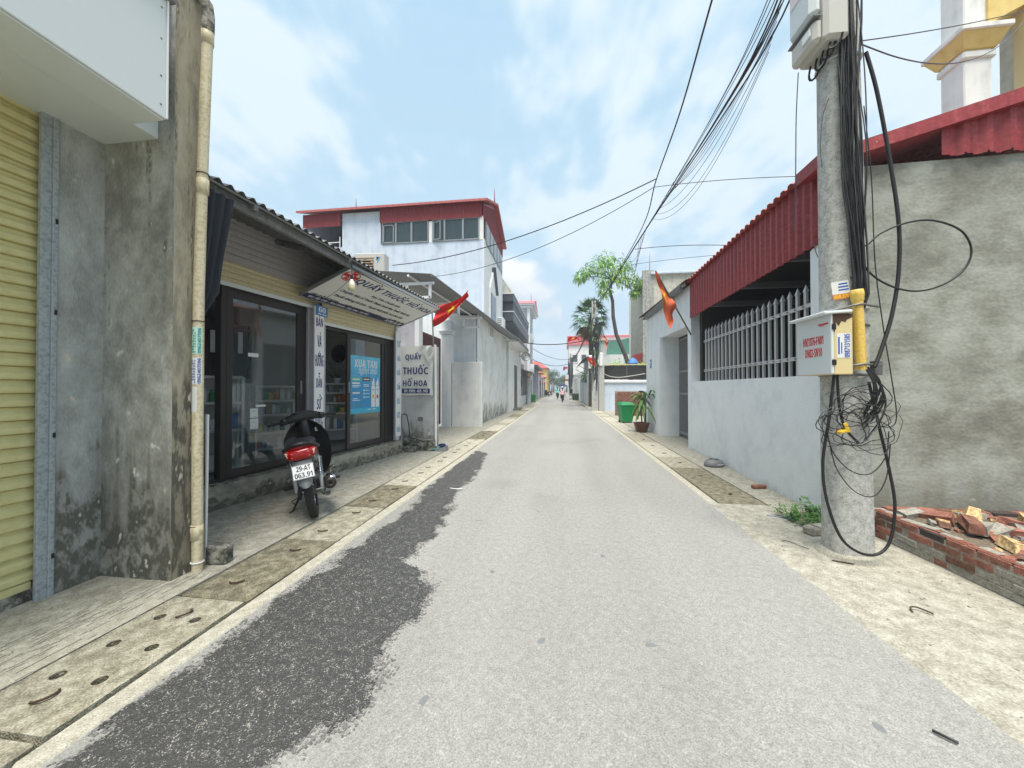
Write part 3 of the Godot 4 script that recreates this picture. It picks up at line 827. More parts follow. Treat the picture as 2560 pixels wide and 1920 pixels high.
# ---------------------------------------------------------------- the shuttered house beside the camera
func build_shutter_house():
	var h := thing("shutter_house", "stained grey house with closed yellow roller shutter and blank white fascia", "house")
	# walls: recess wall beside the shutter, pillar facing the camera, its narrow street end
	var w := MB.new()
	w.quv(V(-3.535, -0.1, -2.15), V(-3.535, -0.1, -2.425), V(-3.535, 3.6, -2.425), V(-3.535, 3.6, -2.15), Rect2(0.05, 0.12, 0.24, 0.88))
	part("wall", w, "l1_wall", h)
	var pl := MB.new()
	pl.quv(V(-3.56, -0.1, -2.425), V(-2.905, -0.1, -2.42), V(-2.905, 4.6, -2.42), V(-3.56, 4.6, -2.425), Rect2(0.1, 0.0, 0.4, 1.0))
	part("pillar", pl, "l1_pillar", h)
	var en := MB.new()
	en.quv(V(-2.905, -0.1, -2.42), V(-2.90, -0.1, -2.62), V(-2.90, 6.2, -2.62), V(-2.905, 6.2, -2.42), Rect2(0.1, 0.0, 0.5, 1.0))
	en.quv(V(-2.90, -0.1, -2.62), V(-6.0, -0.1, -2.62), V(-6.0, 6.2, -2.62), V(-2.90, 6.2, -2.62), Rect2(0.0, 0.0, 1.0, 1.0))
	part("pillar_end", en, "l1_end", h)
	# cracked render on the pillar end: raised plates
	var ws := MB.new()
	ws.box(V(-4.9, 4.9, -1.2), V(2.6, 2.6, 2.4)); ws.box(V(-5.2, 1.6, -2.3), V(2.8, 3.9, 0.5)); ws.box(V(-5.2, 1.6, 1.6), V(3.2, 3.9, 1.2))
	part("house_body", ws, "grey_wall", h)
	# roller shutter: every slat its own
	var sh := Node3D.new(); sh.name = "rolling_shutter"; h.add_child(sh)
	var slat := MB.new()
	var prof := PackedVector2Array([Vector2(-0.004, 0), Vector2(0.006, 0.002), Vector2(0.032, 0.006), Vector2(0.036, 0.014), Vector2(0.034, 0.046), Vector2(0.012, 0.072), Vector2(0.008, 0.0905), Vector2(-0.004, 0.0905)])
	slat.prism(prof, 3.2, Transform3D(Basis.IDENTITY, Vector3(0, 0, 0)))
	var sm := slat.done()
	for i in 36:
		part("slat", sm, "shutter_yellow", sh, Transform3D(Basis.IDENTITY, V(-3.63, 0.13 + i * 0.0915, -2.11)))
	part("bottom_rail", MB.new().cbox(V(-3.62, 0.1, -0.49), V(0.04, 0.06, 3.2), 0.006), "shutter_yellow", sh)
	part("sill", MB.new().box(V(-3.66, -0.02, -0.515), V(0.14, 0.2, 3.2)), "footing", h)
	# guide rail; thin dark plates paint the shade of its open slots
	var rail := MB.new()
	rail.cbox(V(-3.548, 1.63, -2.117), V(0.03, 3.45, 0.094), 0.004)
	rail.cbox(V(-3.526, 1.63, -2.137), V(0.014, 3.45, 0.03), 0.003)
	part("guide_rail", rail, "galvanised", h)
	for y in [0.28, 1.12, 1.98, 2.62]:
		part("rail_slot", MB.new().box(V(-3.5175, y, -2.142), V(0.004, 0.035, 0.014)), "slot_shade", h)
	# fascia box over the shutter
	var fa := MB.new()
	fa.cbox(V(-2.90, 3.76, 0.2), V(0.29, 0.84, 4.88), 0.004)
	part("fascia_panel", fa, "white_panel", h)
	part("fascia_trim", MB.new().cbox(V(-2.885, 4.205, 0.2), V(0.34, 0.045, 4.94), 0.004), "grey_sheet", h)
	part("upper_wall", MB.new().box(V(-3.3, 5.3, 0.1), V(0.74, 2.1, 4.9)), "grey_wall", h)
	part("fascia_soffit", MB.new().box(V(-2.905, 3.333, 0.2), V(0.27, 0.008, 4.86)), "white_panel", h)
	part("soffit_slab", MB.new().box(V(-3.36, 3.43, 0.0), V(0.615, 0.16, 4.84)), "white_panel", h)
	part("corner_trim", MB.new().cbox(V(-2.748, 3.76, -2.235), V(0.012, 0.84, 0.012), 0.002), "white_paint", h)
	for y in [3.42, 3.62, 3.88, 4.1]:
		part("rivet", MB.new().lathe([Vector2(0, 0.004), Vector2(0.006, 0.002), Vector2(0.007, 0)], 8, Transform3D(Basis(Vector3(0, 1, 0), Vector3(1, 0, 0), Vector3(0, 0, -1)), V(-2.7545, y, -2.2))), "steel_dull", h)
	# down pipe on the corner
	var dp := thing("drain_pipe", "cream plastic drain pipe with small stickers beside the stained pillar", "pipe", at(-2.868, 0, -2.585))
	var run := [V(0.01, -0.02, 0), V(0, 1.0, 0), V(0, 2.2, 0), V(0.03, 3.4, 0), V(0.062, 4.32, 0)]
	part("pipe", MB.new().tube(run, 0.037, 16), "pipe_cream", dp)
	part("elbow", MB.new().tube([V(0.062, 4.3, 0), V(0.064, 4.42, 0), V(0.05, 4.52, 0), V(-0.0, 4.6, 0.02), V(-0.08, 4.66, 0.05)], 0.043, 14), "footing", dp)
	for y in [3.06, 0.31, 4.26]:
		part("coupling", MB.new().lathe([Vector2(0.036, -0.06), Vector2(0.042, -0.058), Vector2(0.042, 0.058), Vector2(0.036, 0.06)], 16, at(0.002 + maxf(0, (y - 2.2) * 0.028), y, 0)), "pipe_cream", dp)
	for y in [1.98, 0.36, 3.16]:
		part("bracket", MB.new().tube(_ring(V(maxf(0, (y - 2.2) * 0.028), y, 0), 0.04, 18), 0.004, 5), "rust", dp)
	part("base_clip", MB.new().tube(_ring(V(0.008, 0.075, 0), 0.041, 18), 0.005, 5), "white_paint", dp)
	_pipe_sticker(dp, 1.72, 1.93, C(190, 226, 214), C(34, 130, 120), "0962407596")
	_pipe_sticker(dp, 1.48, 1.69, C(222, 224, 226), C(60, 66, 140), "0962407596")
	var tape := _wrap(0.0378, 1.26, 1.46, -0.9, 0.7)
	part("torn_sticker", tape, "paper", dp)
	# white rod and concrete block against the pharmacy corner
	solo("plastic_rod", "thin white plastic rod leaning upright behind the drain pipe", "rod", MB.new().tube([V(-3.05, 0.0, -2.83), V(-3.035, 0.6, -2.82), V(-3.03, 1.22, -2.815)], [0.009, 0.012, 0.014], 8), "white_paint")
	solo("concrete_block", "small grey concrete block on the pavement beside the drain pipe", "block", MB.new().cbox(V(0, 0.075, 0), V(0.17, 0.15, 0.1), 0.012), "footing", at(-2.82, 0, -2.74, 8))

func _ring(c: Vector3, r: float, n: int) -> Array:
	var out := []
	for k in n + 1: out.append(c + V(cos(TAU * k / n) * r, 0, sin(TAU * k / n) * r))
	return out

func _wrap(r: float, y0: float, y1: float, a0: float, a1: float) -> MB:
	var b := MB.new()
	b.smooth(true)
	for k in 10:
		var t0 := lerpf(a0, a1, k / 10.0); var t1 := lerpf(a0, a1, (k + 1) / 10.0)
		b.q(V(sin(t0) * r, y0, cos(t0) * r), V(sin(t1) * r, y0, cos(t1) * r), V(sin(t1) * r, y1, cos(t1) * r), V(sin(t0) * r, y1, cos(t0) * r))
	return b

func _pipe_sticker(dp: Node, y0: float, y1: float, paper: Color, ink: Color, digits: String):
	var mp := StandardMaterial3D.new(); mp.albedo_color = paper; mp.roughness = 0.7
	var mi := StandardMaterial3D.new(); mi.albedo_color = ink; mi.roughness = 0.7
	var s := part("sticker", _wrap(0.0382, y0, y1, -0.5, 1.5), mp, dp)
	var a := 1.0
	var xf := Transform3D(Basis(V(0, 1, 0), V(-cos(a), 0, sin(a)), V(sin(a), 0, cos(a))), V(sin(a) * 0.0386, (y0 + y1) / 2, cos(a) * 0.0386))
	text(digits, (y1 - y0) * 0.95, 0.022, mi, xf, s)
	for row in 3:
		var lines := MB.new()
		a = -0.3 + row * 0.3
		for k in 9:
			if rng.randf() < 0.2: continue
			var yy := lerpf(y0, y1, (k + 0.7) / 10.0)
			lines.box(Vector3.ZERO, V(0.006, (y1 - y0) * 0.07, 0.0012), Transform3D(Basis(V(cos(a), 0, -sin(a)), V(0, 1, 0), V(sin(a), 0, cos(a))), V(sin(a) * 0.0386, yy, cos(a) * 0.0386)))
		part("small_print", lines, mi, s)

# ---------------------------------------------------------------- pharmacy
var shop_xf := Transform3D(Basis(Vector3(0.124, 0, -0.9923), Vector3.UP, Vector3(0.9923, 0, 0.124)), Vector3(-4.07, 0, -3.765))

func build_pharmacy():
	var S := shop_xf
	var h := thing("pharmacy_building", "low pharmacy shopfront with dark sliding glass doors under grey corrugated roof", "building", S)
	# raised floor and step
	part("floor", MB.new().box(V(2.05, 0.14, -2.3), V(4.5, 0.3, 4.2)), "interior_floor", h)
	part("step", MB.new().cbox(V(2.05, 0.145, -0.105), V(4.32, 0.3, 0.2), 0.012), "footing", h)
	var sf := MB.new()
	sf.quv(V(-0.1, -0.02, 0.0), V(4.2, -0.02, 0.0), V(4.2, 0.285, 0.0), V(-0.1, 0.285, 0.0), Rect2(0, 0, 1, 1))
	part("step_face", sf, "step_face", h)
	# shell
	var sh := MB.new()
	sh.box(V(2.05, 1.7, -4.3), V(4.6, 2.9, 0.16))
	sh.box(V(-0.12, 1.75, -2.2), V(0.16, 3.0, 4.3))
	sh.box(V(4.18, 1.75, -2.35), V(0.12, 3.0, 4.0))
	sh.box(V(2.05, 3.06, -2.3), V(4.6, 0.1, 4.1))
	part("wall", sh, "interior", h)
	part("lintel_wall", MB.new().box(V(2.05, 3.2, -0.3), V(4.5, 0.92, 0.16)), "grey_wall", h)
	part("pillar", MB.new().cbox(V(1.81, 1.6, -0.2), V(0.38, 2.7, 0.16), 0.01), "lilac_wall", h)
	part("pillar", MB.new().cbox(V(4.08, 1.6, -0.2), V(0.1, 2.7, 0.3), 0.01), "white_wall", h)
	# roof of corrugated sheet on the eave line of the street
	var inv := S.affine_inverse()
	var e0 := inv * V(-2.9, 3.225, -2.63); var e1 := inv * V(-2.672, 3.235, -7.9)
	var back := (inv.basis * V(-1.0, 0.27, 0.0)) * 4.6
	part("roof_sheet", MB.new().corr(e0, e1 - e0, back, 46, 0.036), "grey_sheet", h)
	var dirn := (e1 - e0).normalized()
	var bxf := Transform3D(Basis(dirn, Vector3.UP, dirn.cross(Vector3.UP)), (e0 + e1) / 2)
	part("eave_beam", MB.new().cbox(V(0, -0.07, -0.1), V((e1 - e0).length(), 0.1, 0.05), 0.004, bxf), "grey_sheet", h)
	part("eave_pipe", MB.new().tube([e0 + V(0, -0.03, -0.02), e1 + V(0, -0.03, -0.02)], 0.013, 8), "steel_dull", h)
	for k in 4:
		var p := e0.lerp(e1, 0.1 + k * 0.28)
		part("rafter", MB.new().box(Vector3.ZERO, V(0.04, 0.06, 1.6), Transform3D(Basis.looking_at(back.normalized(), Vector3.UP), p + back.normalized() * 0.8 + V(0, -0.06, 0))), "grey_sheet", h)
	# shutters: rolled up, the lower slats showing
	var s1 := Node3D.new(); s1.name = "rolling_shutter"; h.add_child(s1)
	var s2 := Node3D.new(); s2.name = "rolling_shutter"; h.add_child(s2, true)
	var prof := PackedVector2Array([Vector2(0, 0), Vector2(0.008, 0.003), Vector2(0.012, 0.012), Vector2(0.013, 0.056), Vector2(0.008, 0.066), Vector2(0, 0.07), Vector2(-0.006, 0.07), Vector2(-0.006, 0)])
	var turn := Basis(V(0, 0, 1), V(0, 1, 0), V(-1, 0, 0))
	var slA := MB.new().prism(prof, 1.84, Transform3D(turn, V(1.76, 0, 0))).done()
	var slB := MB.new().prism(prof, 2.14, Transform3D(turn, V(3.985, 0, 0))).done()
	for k in 6: part("slat", slA, "shutter_pale", s1, at(0, 2.765 + k * 0.0705, -0.09))
	for k in 9: part("slat", slB, "shutter_pale", s2, at(0, 2.545 + k * 0.0705, -0.09))
	part("bottom_rail", MB.new().cbox(V(0.84, 2.745, -0.085), V(1.84, 0.05, 0.035), 0.004), "white_panel", s1)
	part("bottom_rail", MB.new().cbox(V(2.915, 2.525, -0.085), V(2.14, 0.05, 0.035), 0.004), "white_panel", s2)
	var s3 := Node3D.new(); s3.name = "shutter_housing"; h.add_child(s3)
	var slC := MB.new().prism(prof, 4.0, Transform3D(Basis(V(0, 0, 1), V(0, 1.08, 0), V(-1, 0, 0)), V(3.95, 0, 0))).done()
	for k in 8: part("slat", slC, "shutter_grey", s3, at(0, 3.03 + k * 0.0765, 0.03 - absf(k - 4) * 0.004))
	part("housing_bottom", MB.new().box(V(1.95, 3.02, -0.07), V(4.0, 0.012, 0.18)), "shutter_grey", s3)
	# doors
	var frame := MB.new()
	frame.cbox(V(0.29, 1.5, -0.17), V(0.07, 2.5, 0.1), 0.004)
	frame.cbox(V(0.86, 2.72, -0.19), V(1.5, 0.14, 0.1), 0.004)
	frame.cbox(V(0.85, 0.31, -0.19), V(1.6, 0.03, 0.1), 0.004)
	part("door_frame", frame, "aluminium_brown", h)
	_leaf(h, 0.33, 1.582, 0.325, 2.68, -0.15, 1)
	var frame2 := MB.new()
	frame2.cbox(V(3.89, 1.42, -0.17), V(0.37, 2.3, 0.1), 0.004)
	frame2.cbox(V(3.0, 2.5, -0.19), V(2.0, 0.1, 0.1), 0.004)
	frame2.cbox(V(3.0, 0.31, -0.19), V(2.0, 0.03, 0.1), 0.004)
	part("door_frame", frame2, "aluminium_brown", h)
	_leaf(h, 2.54, 3.72, 0.325, 2.46, -0.15, 0)
	var cab := MB.new()
	cab.tube([V(1.735, 2.8, -0.06), V(1.74, 1.6, -0.05), V(1.735, 0.35, -0.06)], 0.012, 6)
	cab.tube([V(1.78, 2.86, -0.02), V(1.765, 2.7, -0.02), V(1.76, 1.2, -0.04), V(1.765, 0.35, -0.04)], 0.01, 6)
	part("cable_run", cab, "cable_black", h)
	_pharmacy_signs(h)
	_pharmacy_stock()
	# curtain
	var cb := MB.new()
	cb.smooth(true)
	var ev := V(0.0435, 0, -0.999)
	var o := V(-2.95, 3.13, -2.64)
	var nu := 36; var nv := 26
	for j in nv:
		for i in nu:
			var P := []
			for c in [[i, j], [i + 1, j], [i + 1, j + 1], [i, j + 1]]:
				var fu: float = float(c[0]) / nu; var fv: float = float(c[1]) / nv
				var wid := lerpf(0.30, 0.22, fv) if fv < 0.72 else lerpf(0.22, 0.02, (fv - 0.72) / 0.28)
				var pp := o + ev * (fu * wid) + V(0, -fv * 1.22, 0)
				pp.x += sin(fu * TAU * 3.4 + fv * 0.8) * 0.022 * (1.0 - 0.3 * fv) + 0.02 * sin(fv * 5.0 + fu * 2.0) - fv * 0.06
				P.append(pp)
			cb.q(P[0], P[3], P[2], P[1])
	solo("tarp_curtain", "dark charcoal cloth curtain gathered at the end of the corrugated eave", "curtain", cb, "curtain")
	# bulb under the eave
	var lp := thing("light_bulb", "white bell-shaped light bulb hanging by its wire under the pharmacy eave", "light bulb", at(-2.815, 2.77, -4.66))
	part("bulb_glass", MB.new().lathe([Vector2(0, 0), Vector2(0.03, 0.002), Vector2(0.043, 0.014), Vector2(0.046, 0.035), Vector2(0.044, 0.07)], 16), "bulb_lower", lp)
	part("bulb_body", MB.new().lathe([Vector2(0.044, 0.07), Vector2(0.042, 0.085), Vector2(0.032, 0.115), Vector2(0.02, 0.14), Vector2(0.016, 0.15), Vector2(0, 0.15)], 16), "bulb", lp)
	part("socket", MB.new().lathe([Vector2(0.016, 0.15), Vector2(0.018, 0.155), Vector2(0.018, 0.2), Vector2(0.008, 0.215), Vector2(0, 0.215)], 12), "black_plastic", lp)
	part("wire", MB.new().tube([V(0, 0.21, 0), V(0.01, 0.3, 0.01), V(-0.02, 0.42, 0.02)], 0.004, 5), "cable_black", lp)
	var loop := []
	for k in 15:
		var f := k / 14.0
		loop.append(V(-0.02 - 0.9 * f, 0.2 - 0.32 * sin(f * PI) * (1 - 0.3 * f) - 0.12 * f, -0.05 - 0.1 * f + 0.15 * sin(f * PI)))
	part("wire", MB.new().tube(loop, 0.003, 5), "cable_black", lp)

func _leaf(h: Node, u0: float, u1: float, y0: float, y1: float, z: float, which: int):
	var lf := Node3D.new(); lf.name = "sliding_door"; h.add_child(lf, true)
	var st := 0.08
	var f := MB.new()
	f.cbox(V(u0 + st / 2, (y0 + y1) / 2, z), V(st, y1 - y0, 0.05), 0.004)
	f.cbox(V(u1 - st, (y0 + y1) / 2, z), V(st * 2 if which == 1 else st, y1 - y0, 0.05), 0.004)
	f.cbox(V((u0 + u1) / 2, y0 + 0.045, z), V(u1 - u0 - 0.02, 0.09, 0.046), 0.004)
	f.cbox(V((u0 + u1) / 2, y1 - 0.04, z), V(u1 - u0 - 0.02, 0.08, 0.046), 0.004)
	part("frame", f, "aluminium_brown", lf)
	part("pane", MB.new().box(V((u0 + u1) / 2, (y0 + y1) / 2, z), V(u1 - u0 - 0.1, y1 - y0 - 0.1, 0.006)), "glass", lf)
	var hu := (u1 - 0.09) if which == 1 else (u0 + 0.045)
	part("handle", MB.new().cbox(V(hu, 1.46, z + 0.027), V(0.03, 0.2, 0.008), 0.003), "aluminium_grey", lf)

func _frame_of(o: Vector3, x: Vector3, y: Vector3) -> Transform3D:
	return Transform3D(Basis(x.normalized(), y.normalized(), x.cross(y).normalized()), o)

func _pharmacy_signs(_h: Node):
	var S := shop_xf
	# tilted signboard between shutter head and eave
	var bl := V(1.28, 2.83, 0.03); var br := V(4.1, 2.83, 0.03); var tl := V(1.13, 3.12, 1.11); var tr := V(4.05, 3.14, 0.9)
	var cen := (bl + br + tl + tr) / 4
	var ux := ((br - bl) + (tr - tl)) / 2; var uy := ((tl - bl) + (tr - br)) / 2
	var W := ux.length(); var Hh := uy.length()
	var fr := Transform3D(Basis(ux / W, uy / Hh, ux.cross(uy).normalized()), cen)
	var g := thing("pharmacy_signboard", "white tilted signboard reading QUẦY THUỐC HỒ HOA under the eave", "signboard", S * fr)
	part("board", MB.new().cbox(V(0, 0, -0.015), V(W, Hh, 0.03), 0.003), "vinyl_white", g)
	part("blue_band", MB.new().box(V(0, -Hh / 2 + 0.062, 0.0015), V(W - 0.004, 0.12, 0.002)), "vinyl_navy", g)
	part("frame", MB.new().cbox(V(0, -Hh / 2 - 0.012, -0.012), V(W + 0.04, 0.024, 0.05), 0.003).cbox(V(0, Hh / 2 + 0.012, -0.012), V(W + 0.04, 0.024, 0.05), 0.003).cbox(V(-W / 2 - 0.012, 0, -0.012), V(0.024, Hh, 0.05), 0.003).cbox(V(W / 2 + 0.012, 0, -0.012), V(0.024, Hh, 0.05), 0.003), "aluminium_grey", g)
	var Z := 0.002
	text("QUẦY THUỐC HỒ HOA", 2.46, 0.24, "ink_navy", at(0.16, 0.325, Z), g, "sansbold", 0.16)
	text("Đạt Tiêu Chuẩn GPP", 0.9, 0.085, "ink_black", at(0.03, 0.09, Z), g, "sansbold", 0.16)
	text("Chuyên: Bán Lẻ Thuốc Thuộc Danh Mục Thuốc Thiết Yếu", 2.14, 0.1, "ink_black", at(0.02, -0.055, Z), g, "sansbold", 0.16)
	text("Thuốc Không Kê Đơn - Thuốc Phải Kiểm Soát Đặc Biệt", 2.08, 0.1, "ink_black", at(0.02, -0.22, Z), g, "sansbold", 0.16)
	text("CHỦ CƠ SỞ: HỒ THỊ HOA", 0.62, 0.07, "ink_black", at(-1.06, -0.37, Z), g, "sansbold", 0.16)
	text("GIẤY CNĐĐKKDD SỐ: 01-08572", 1.08, 0.06, "ink_black", at(-0.04, -0.38, Z), g, "sansbold", 0.16)
	text("ĐT: 0989. 465. 943", 0.6, 0.05, "ink_black", at(1.08, -0.38, Z), g, "sansbold", 0.16)
	text("Đc: Ấp Cút - Mai Đình - Sóc Sơn - Hà Nội", 1.5, 0.08, "ink_white", at(-0.58, -Hh / 2 + 0.06, Z + 0.002), g, "sansbold", 0.16)
	text("Đt: 0989. 465. 943", 0.6, 0.08, "ink_white", at(1.06, -Hh / 2 + 0.06, Z + 0.002), g, "sansbold", 0.16)
	# emblem: red slanted cross in an oval ring
	var ring := []
	for k in 33: ring.append(V(-1.25 + cos(TAU * k / 32) * 0.15, 0.33 + sin(TAU * k / 32) * 0.13, 0.003))
	part("emblem_ring", MB.new().tube(ring, 0.007, 6, false), "ink_red", g)
	var cross := PackedVector2Array([Vector2(-0.05, 0.11), Vector2(0.05, 0.11), Vector2(0.06, 0.035), Vector2(0.15, 0.035), Vector2(0.135, -0.035), Vector2(0.045, -0.035), Vector2(0.03, -0.11), Vector2(-0.07, -0.11), Vector2(-0.055, -0.035), Vector2(-0.15, -0.035), Vector2(-0.135, 0.035), Vector2(-0.04, 0.035)])
	part("emblem_cross", MB.new().prism(cross, 0.003, at(-1.25, 0.33, 0.001)), "ink_red", g)
	part("emblem_snake", MB.new().tube([V(-1.28, 0.27, 0.006), V(-1.23, 0.29, 0.006), V(-1.28, 0.325, 0.006), V(-1.22, 0.35, 0.006), V(-1.26, 0.38, 0.006)], 0.007, 5), "vinyl_white", g)
	# upright boards
	var v1 := thing("upright_sign", "narrow upright white board reading BÁN VÀ HƯỚNG DẪN SỬ DỤNG", "sign", S * at(1.7, 0, 0.02))
	part("board", MB.new().cbox(V(0, 1.57, -0.012), V(0.2, 2.36, 0.024), 0.003), "white_paint", v1)
	var words := ["BÁN", "VÀ", "HƯỚNG", "DẪN", "SỬ", "DỤNG"]; var ys := [2.52, 2.225, 1.92, 1.575, 1.23, 0.875]
	var ws := [0.14, 0.085, 0.17, 0.12, 0.09, 0.155]; var hs := [0.17, 0.24, 0.25, 0.24, 0.24, 0.25]
	for k in 6: text(words[k], ws[k], hs[k], "ink_navy", at(0, ys[k], 0.001), v1)
	var v2 := thing("upright_sign", "narrow upright white board with pale teal words beside the banner wall", "sign", S * at(4.0, 0, 0.02))
	part("board", MB.new().cbox(V(0, 1.54, -0.012), V(0.2, 2.3, 0.024), 0.003), "white_paint", v2)
	words = ["TƯ", "VẤN", "VÀ", "CHĂM", "SÓC", "SỨC", "KHỎE"]
	for k in 7: text(words[k], 0.13, 0.15, "ink_teal", at(0, 2.42 - k * 0.31, 0.001), v2)
	# house number
	var np := thing("number_plate", "blue enamel house number plate reading 60 above the upright board", "number plate", S * at(1.74, 2.685, 0.03, 0, 0, -3))
	part("plate", MB.new().cbox(V(0, 0, 0), V(0.25, 0.165, 0.006), 0.002), "plate_blue", np)
	text("60", 0.15, 0.085, "ink_white", at(0, 0.02, 0.003), np, "serifbold")
	part("small_print", MB.new().box(V(-0.05, -0.053, 0.0035), V(0.07, 0.013, 0.002)).box(V(0.05, -0.053, 0.0035), V(0.09, 0.013, 0.002)), "ink_white", np)
	# poster on the second door
	var po := thing("poster", "bright blue poster reading XUA TAN nghẹt mũi on the sliding glass door", "poster", S * at(3.1, 1.515, -0.143))
	part("sheet", MB.new().box(Vector3.ZERO, V(0.91, 1.11, 0.002)), poster_print(), po)
	var pz := 0.0012
	text("XUA TAN", 0.7, 0.15, "ink_white", at(-0.0, 0.41, pz), po)
	text("nghẹt mũi", 0.58, 0.17, "ink_white", at(0.06, 0.265, pz), po, "serif", 0.25)
	for b in [[0.225, "pack_2"], [0.365, "pack_8"]]:
		part("bottle_print", MB.new().prism(PackedVector2Array([Vector2(-0.06, -0.3), Vector2(0.06, -0.3), Vector2(0.06, 0.12), Vector2(0.045, 0.135), Vector2(0.045, 0.18), Vector2(0.03, 0.28), Vector2(0.015, 0.3), Vector2(-0.005, 0.24), Vector2(-0.045, 0.2), Vector2(-0.045, 0.135), Vector2(-0.06, 0.12)]), 0.0012, at(b[0], -0.15, pz)), "ink_white", po)
		part("bottle_print", MB.new().box(V(b[0], -0.02, pz + 0.0014), V(0.12, 0.008, 0.0008)).box(V(b[0], -0.1, pz + 0.0014), V(0.06, 0.02, 0.0008)), "ink_grey", po)
		part("bottle_print", MB.new().box(V(b[0], -0.24, pz + 0.0014), V(0.06, 0.07, 0.0008)), b[1], po)
	part("label_print", MB.new().box(V(-0.29, 0.1, pz), V(0.27, 0.075, 0.001)), "cyan_plastic", po)
	part("label_print", MB.new().box(V(0.01, 0.105, pz), V(0.24, 0.075, 0.001)), "gate_maroon", po)
	part("label_print", MB.new().box(V(-0.29, -0.16, pz), V(0.27, 0.07, 0.001)), "ink_teal", po)
	var pr := MB.new()
	for r in [[-0.3, 0.1, 0.2, 0.025], [0.01, 0.105, 0.18, 0.022], [-0.3, -0.16, 0.2, 0.025], [-0.3, 0.025, 0.22, 0.03], [-0.29, -0.02, 0.24, 0.014], [-0.32, -0.045, 0.16, 0.014], [0.0, 0.0, 0.16, 0.014], [0.01, -0.03, 0.18, 0.014], [0.04, -0.11, 0.11, 0.012], [0.04, -0.175, 0.13, 0.012], [0.04, -0.245, 0.14, 0.012], [-0.32, -0.27, 0.14, 0.012], [-0.29, -0.3, 0.22, 0.012], [0.1, -0.49, 0.1, 0.014], [0.26, -0.49, 0.12, 0.014]]:
		pr.box(V(r[0], r[1], pz + 0.0012), V(r[2], r[3], 0.0006))
	for y in [-0.11, -0.175, -0.245]:
		pr.lathe([Vector2(0, 0.0012), Vector2(0.022, 0.0012), Vector2(0.022, 0)], 12, Transform3D(Basis(V(1, 0, 0), V(0, 0, 1), V(0, -1, 0)), V(-0.06, y, pz)))
	part("small_print", pr, "ink_white", po)
	text("Nebusal", 0.3, 0.08, "ink_teal", at(-0.27, -0.385, pz), po, "sansbold", 0.1)
	# papers taped to the first door
	for a in [[0.705, 1.895, 0.15, 0.05, "white paper strip taped high on the sliding glass door"], [0.72, 1.11, 0.115, 0.125, "upper of two white notices taped on the sliding glass door"], [0.725, 0.965, 0.12, 0.14, "lower of two white notices taped on the sliding glass door"], [0.82, 1.205, 0.15, 0.03, "curled white paper tag taped above the notices on glass"]]:
		var pa := thing("paper_notice", a[4], "paper", S * at(a[0], a[1], -0.144))
		part("sheet", MB.new().box(Vector3.ZERO, V(a[2], a[3], 0.0015)), "paper", pa)
		if a[3] > 0.1:
			part("small_print", MB.new().box(V(0, 0.035, 0.001), V(0.03, 0.006, 0.001)).box(V(-0.01, 0.02, 0.001), V(0.06, 0.004, 0.001)).box(V(0.02, -0.045, 0.001), V(0.03, 0.008, 0.001)), "ink_grey", pa)

func poster_print() -> StandardMaterial3D:
	var w := 128; var hh := 160
	var im := Image.create_empty(w, hh, false, Image.FORMAT_RGB8)
	var fn := FastNoiseLite.new(); fn.seed = 4; fn.frequency = 0.03
	for y in hh:
		for x in w:
			var f := clampf(float(y) / hh + 0.25 * fn.get_noise_2d(x, y), 0, 1)
			var c := C(104, 194, 224).lerp(C(56, 146, 200), clampf(f * 1.6, 0, 1))
			if y > 145: c = c.lerp(C(70, 190, 215), 0.7)
			im.set_pixel(x, y, c)
	var m := StandardMaterial3D.new()
	m.albedo_texture = ImageTexture.create_from_image(im)
	m.roughness = 0.5
	m.uv1_triplanar = true
	m.uv1_scale = V(1.0 / 0.91, 1.0 / 1.11, 1)
	m.uv1_offset = V(0.5, 0.5, 0)
	return m

func _cabinet(label: String, u: float, z: float, w: float, d: float, y0: float, levels: Array, turn := 0.0) -> Transform3D:
	var xf := shop_xf * at(u, y0, z, turn)
	var c := thing("display_cabinet", label, "cabinet", xf)
	var top: float = levels[-1]
	for x in [-1, 1]:
		for k in [-1, 1]:
			part("post", MB.new().cbox(V(x * w / 2, top / 2, k * d / 2), V(0.035, top, 0.035), 0.003), "shelf_white", c)
	for y in levels:
		part("shelf", MB.new().cbox(V(0, y, 0), V(w, 0.022, d), 0.002).cbox(V(0, y - 0.006, d / 2 + 0.008), V(w - 0.03, 0.036, 0.012), 0.002), "shelf_white", c)
	part("back_panel", MB.new().box(V(0, top / 2, -d / 2 - 0.006), V(w - 0.04, top - 0.04, 0.008)), "interior", c)
	return xf

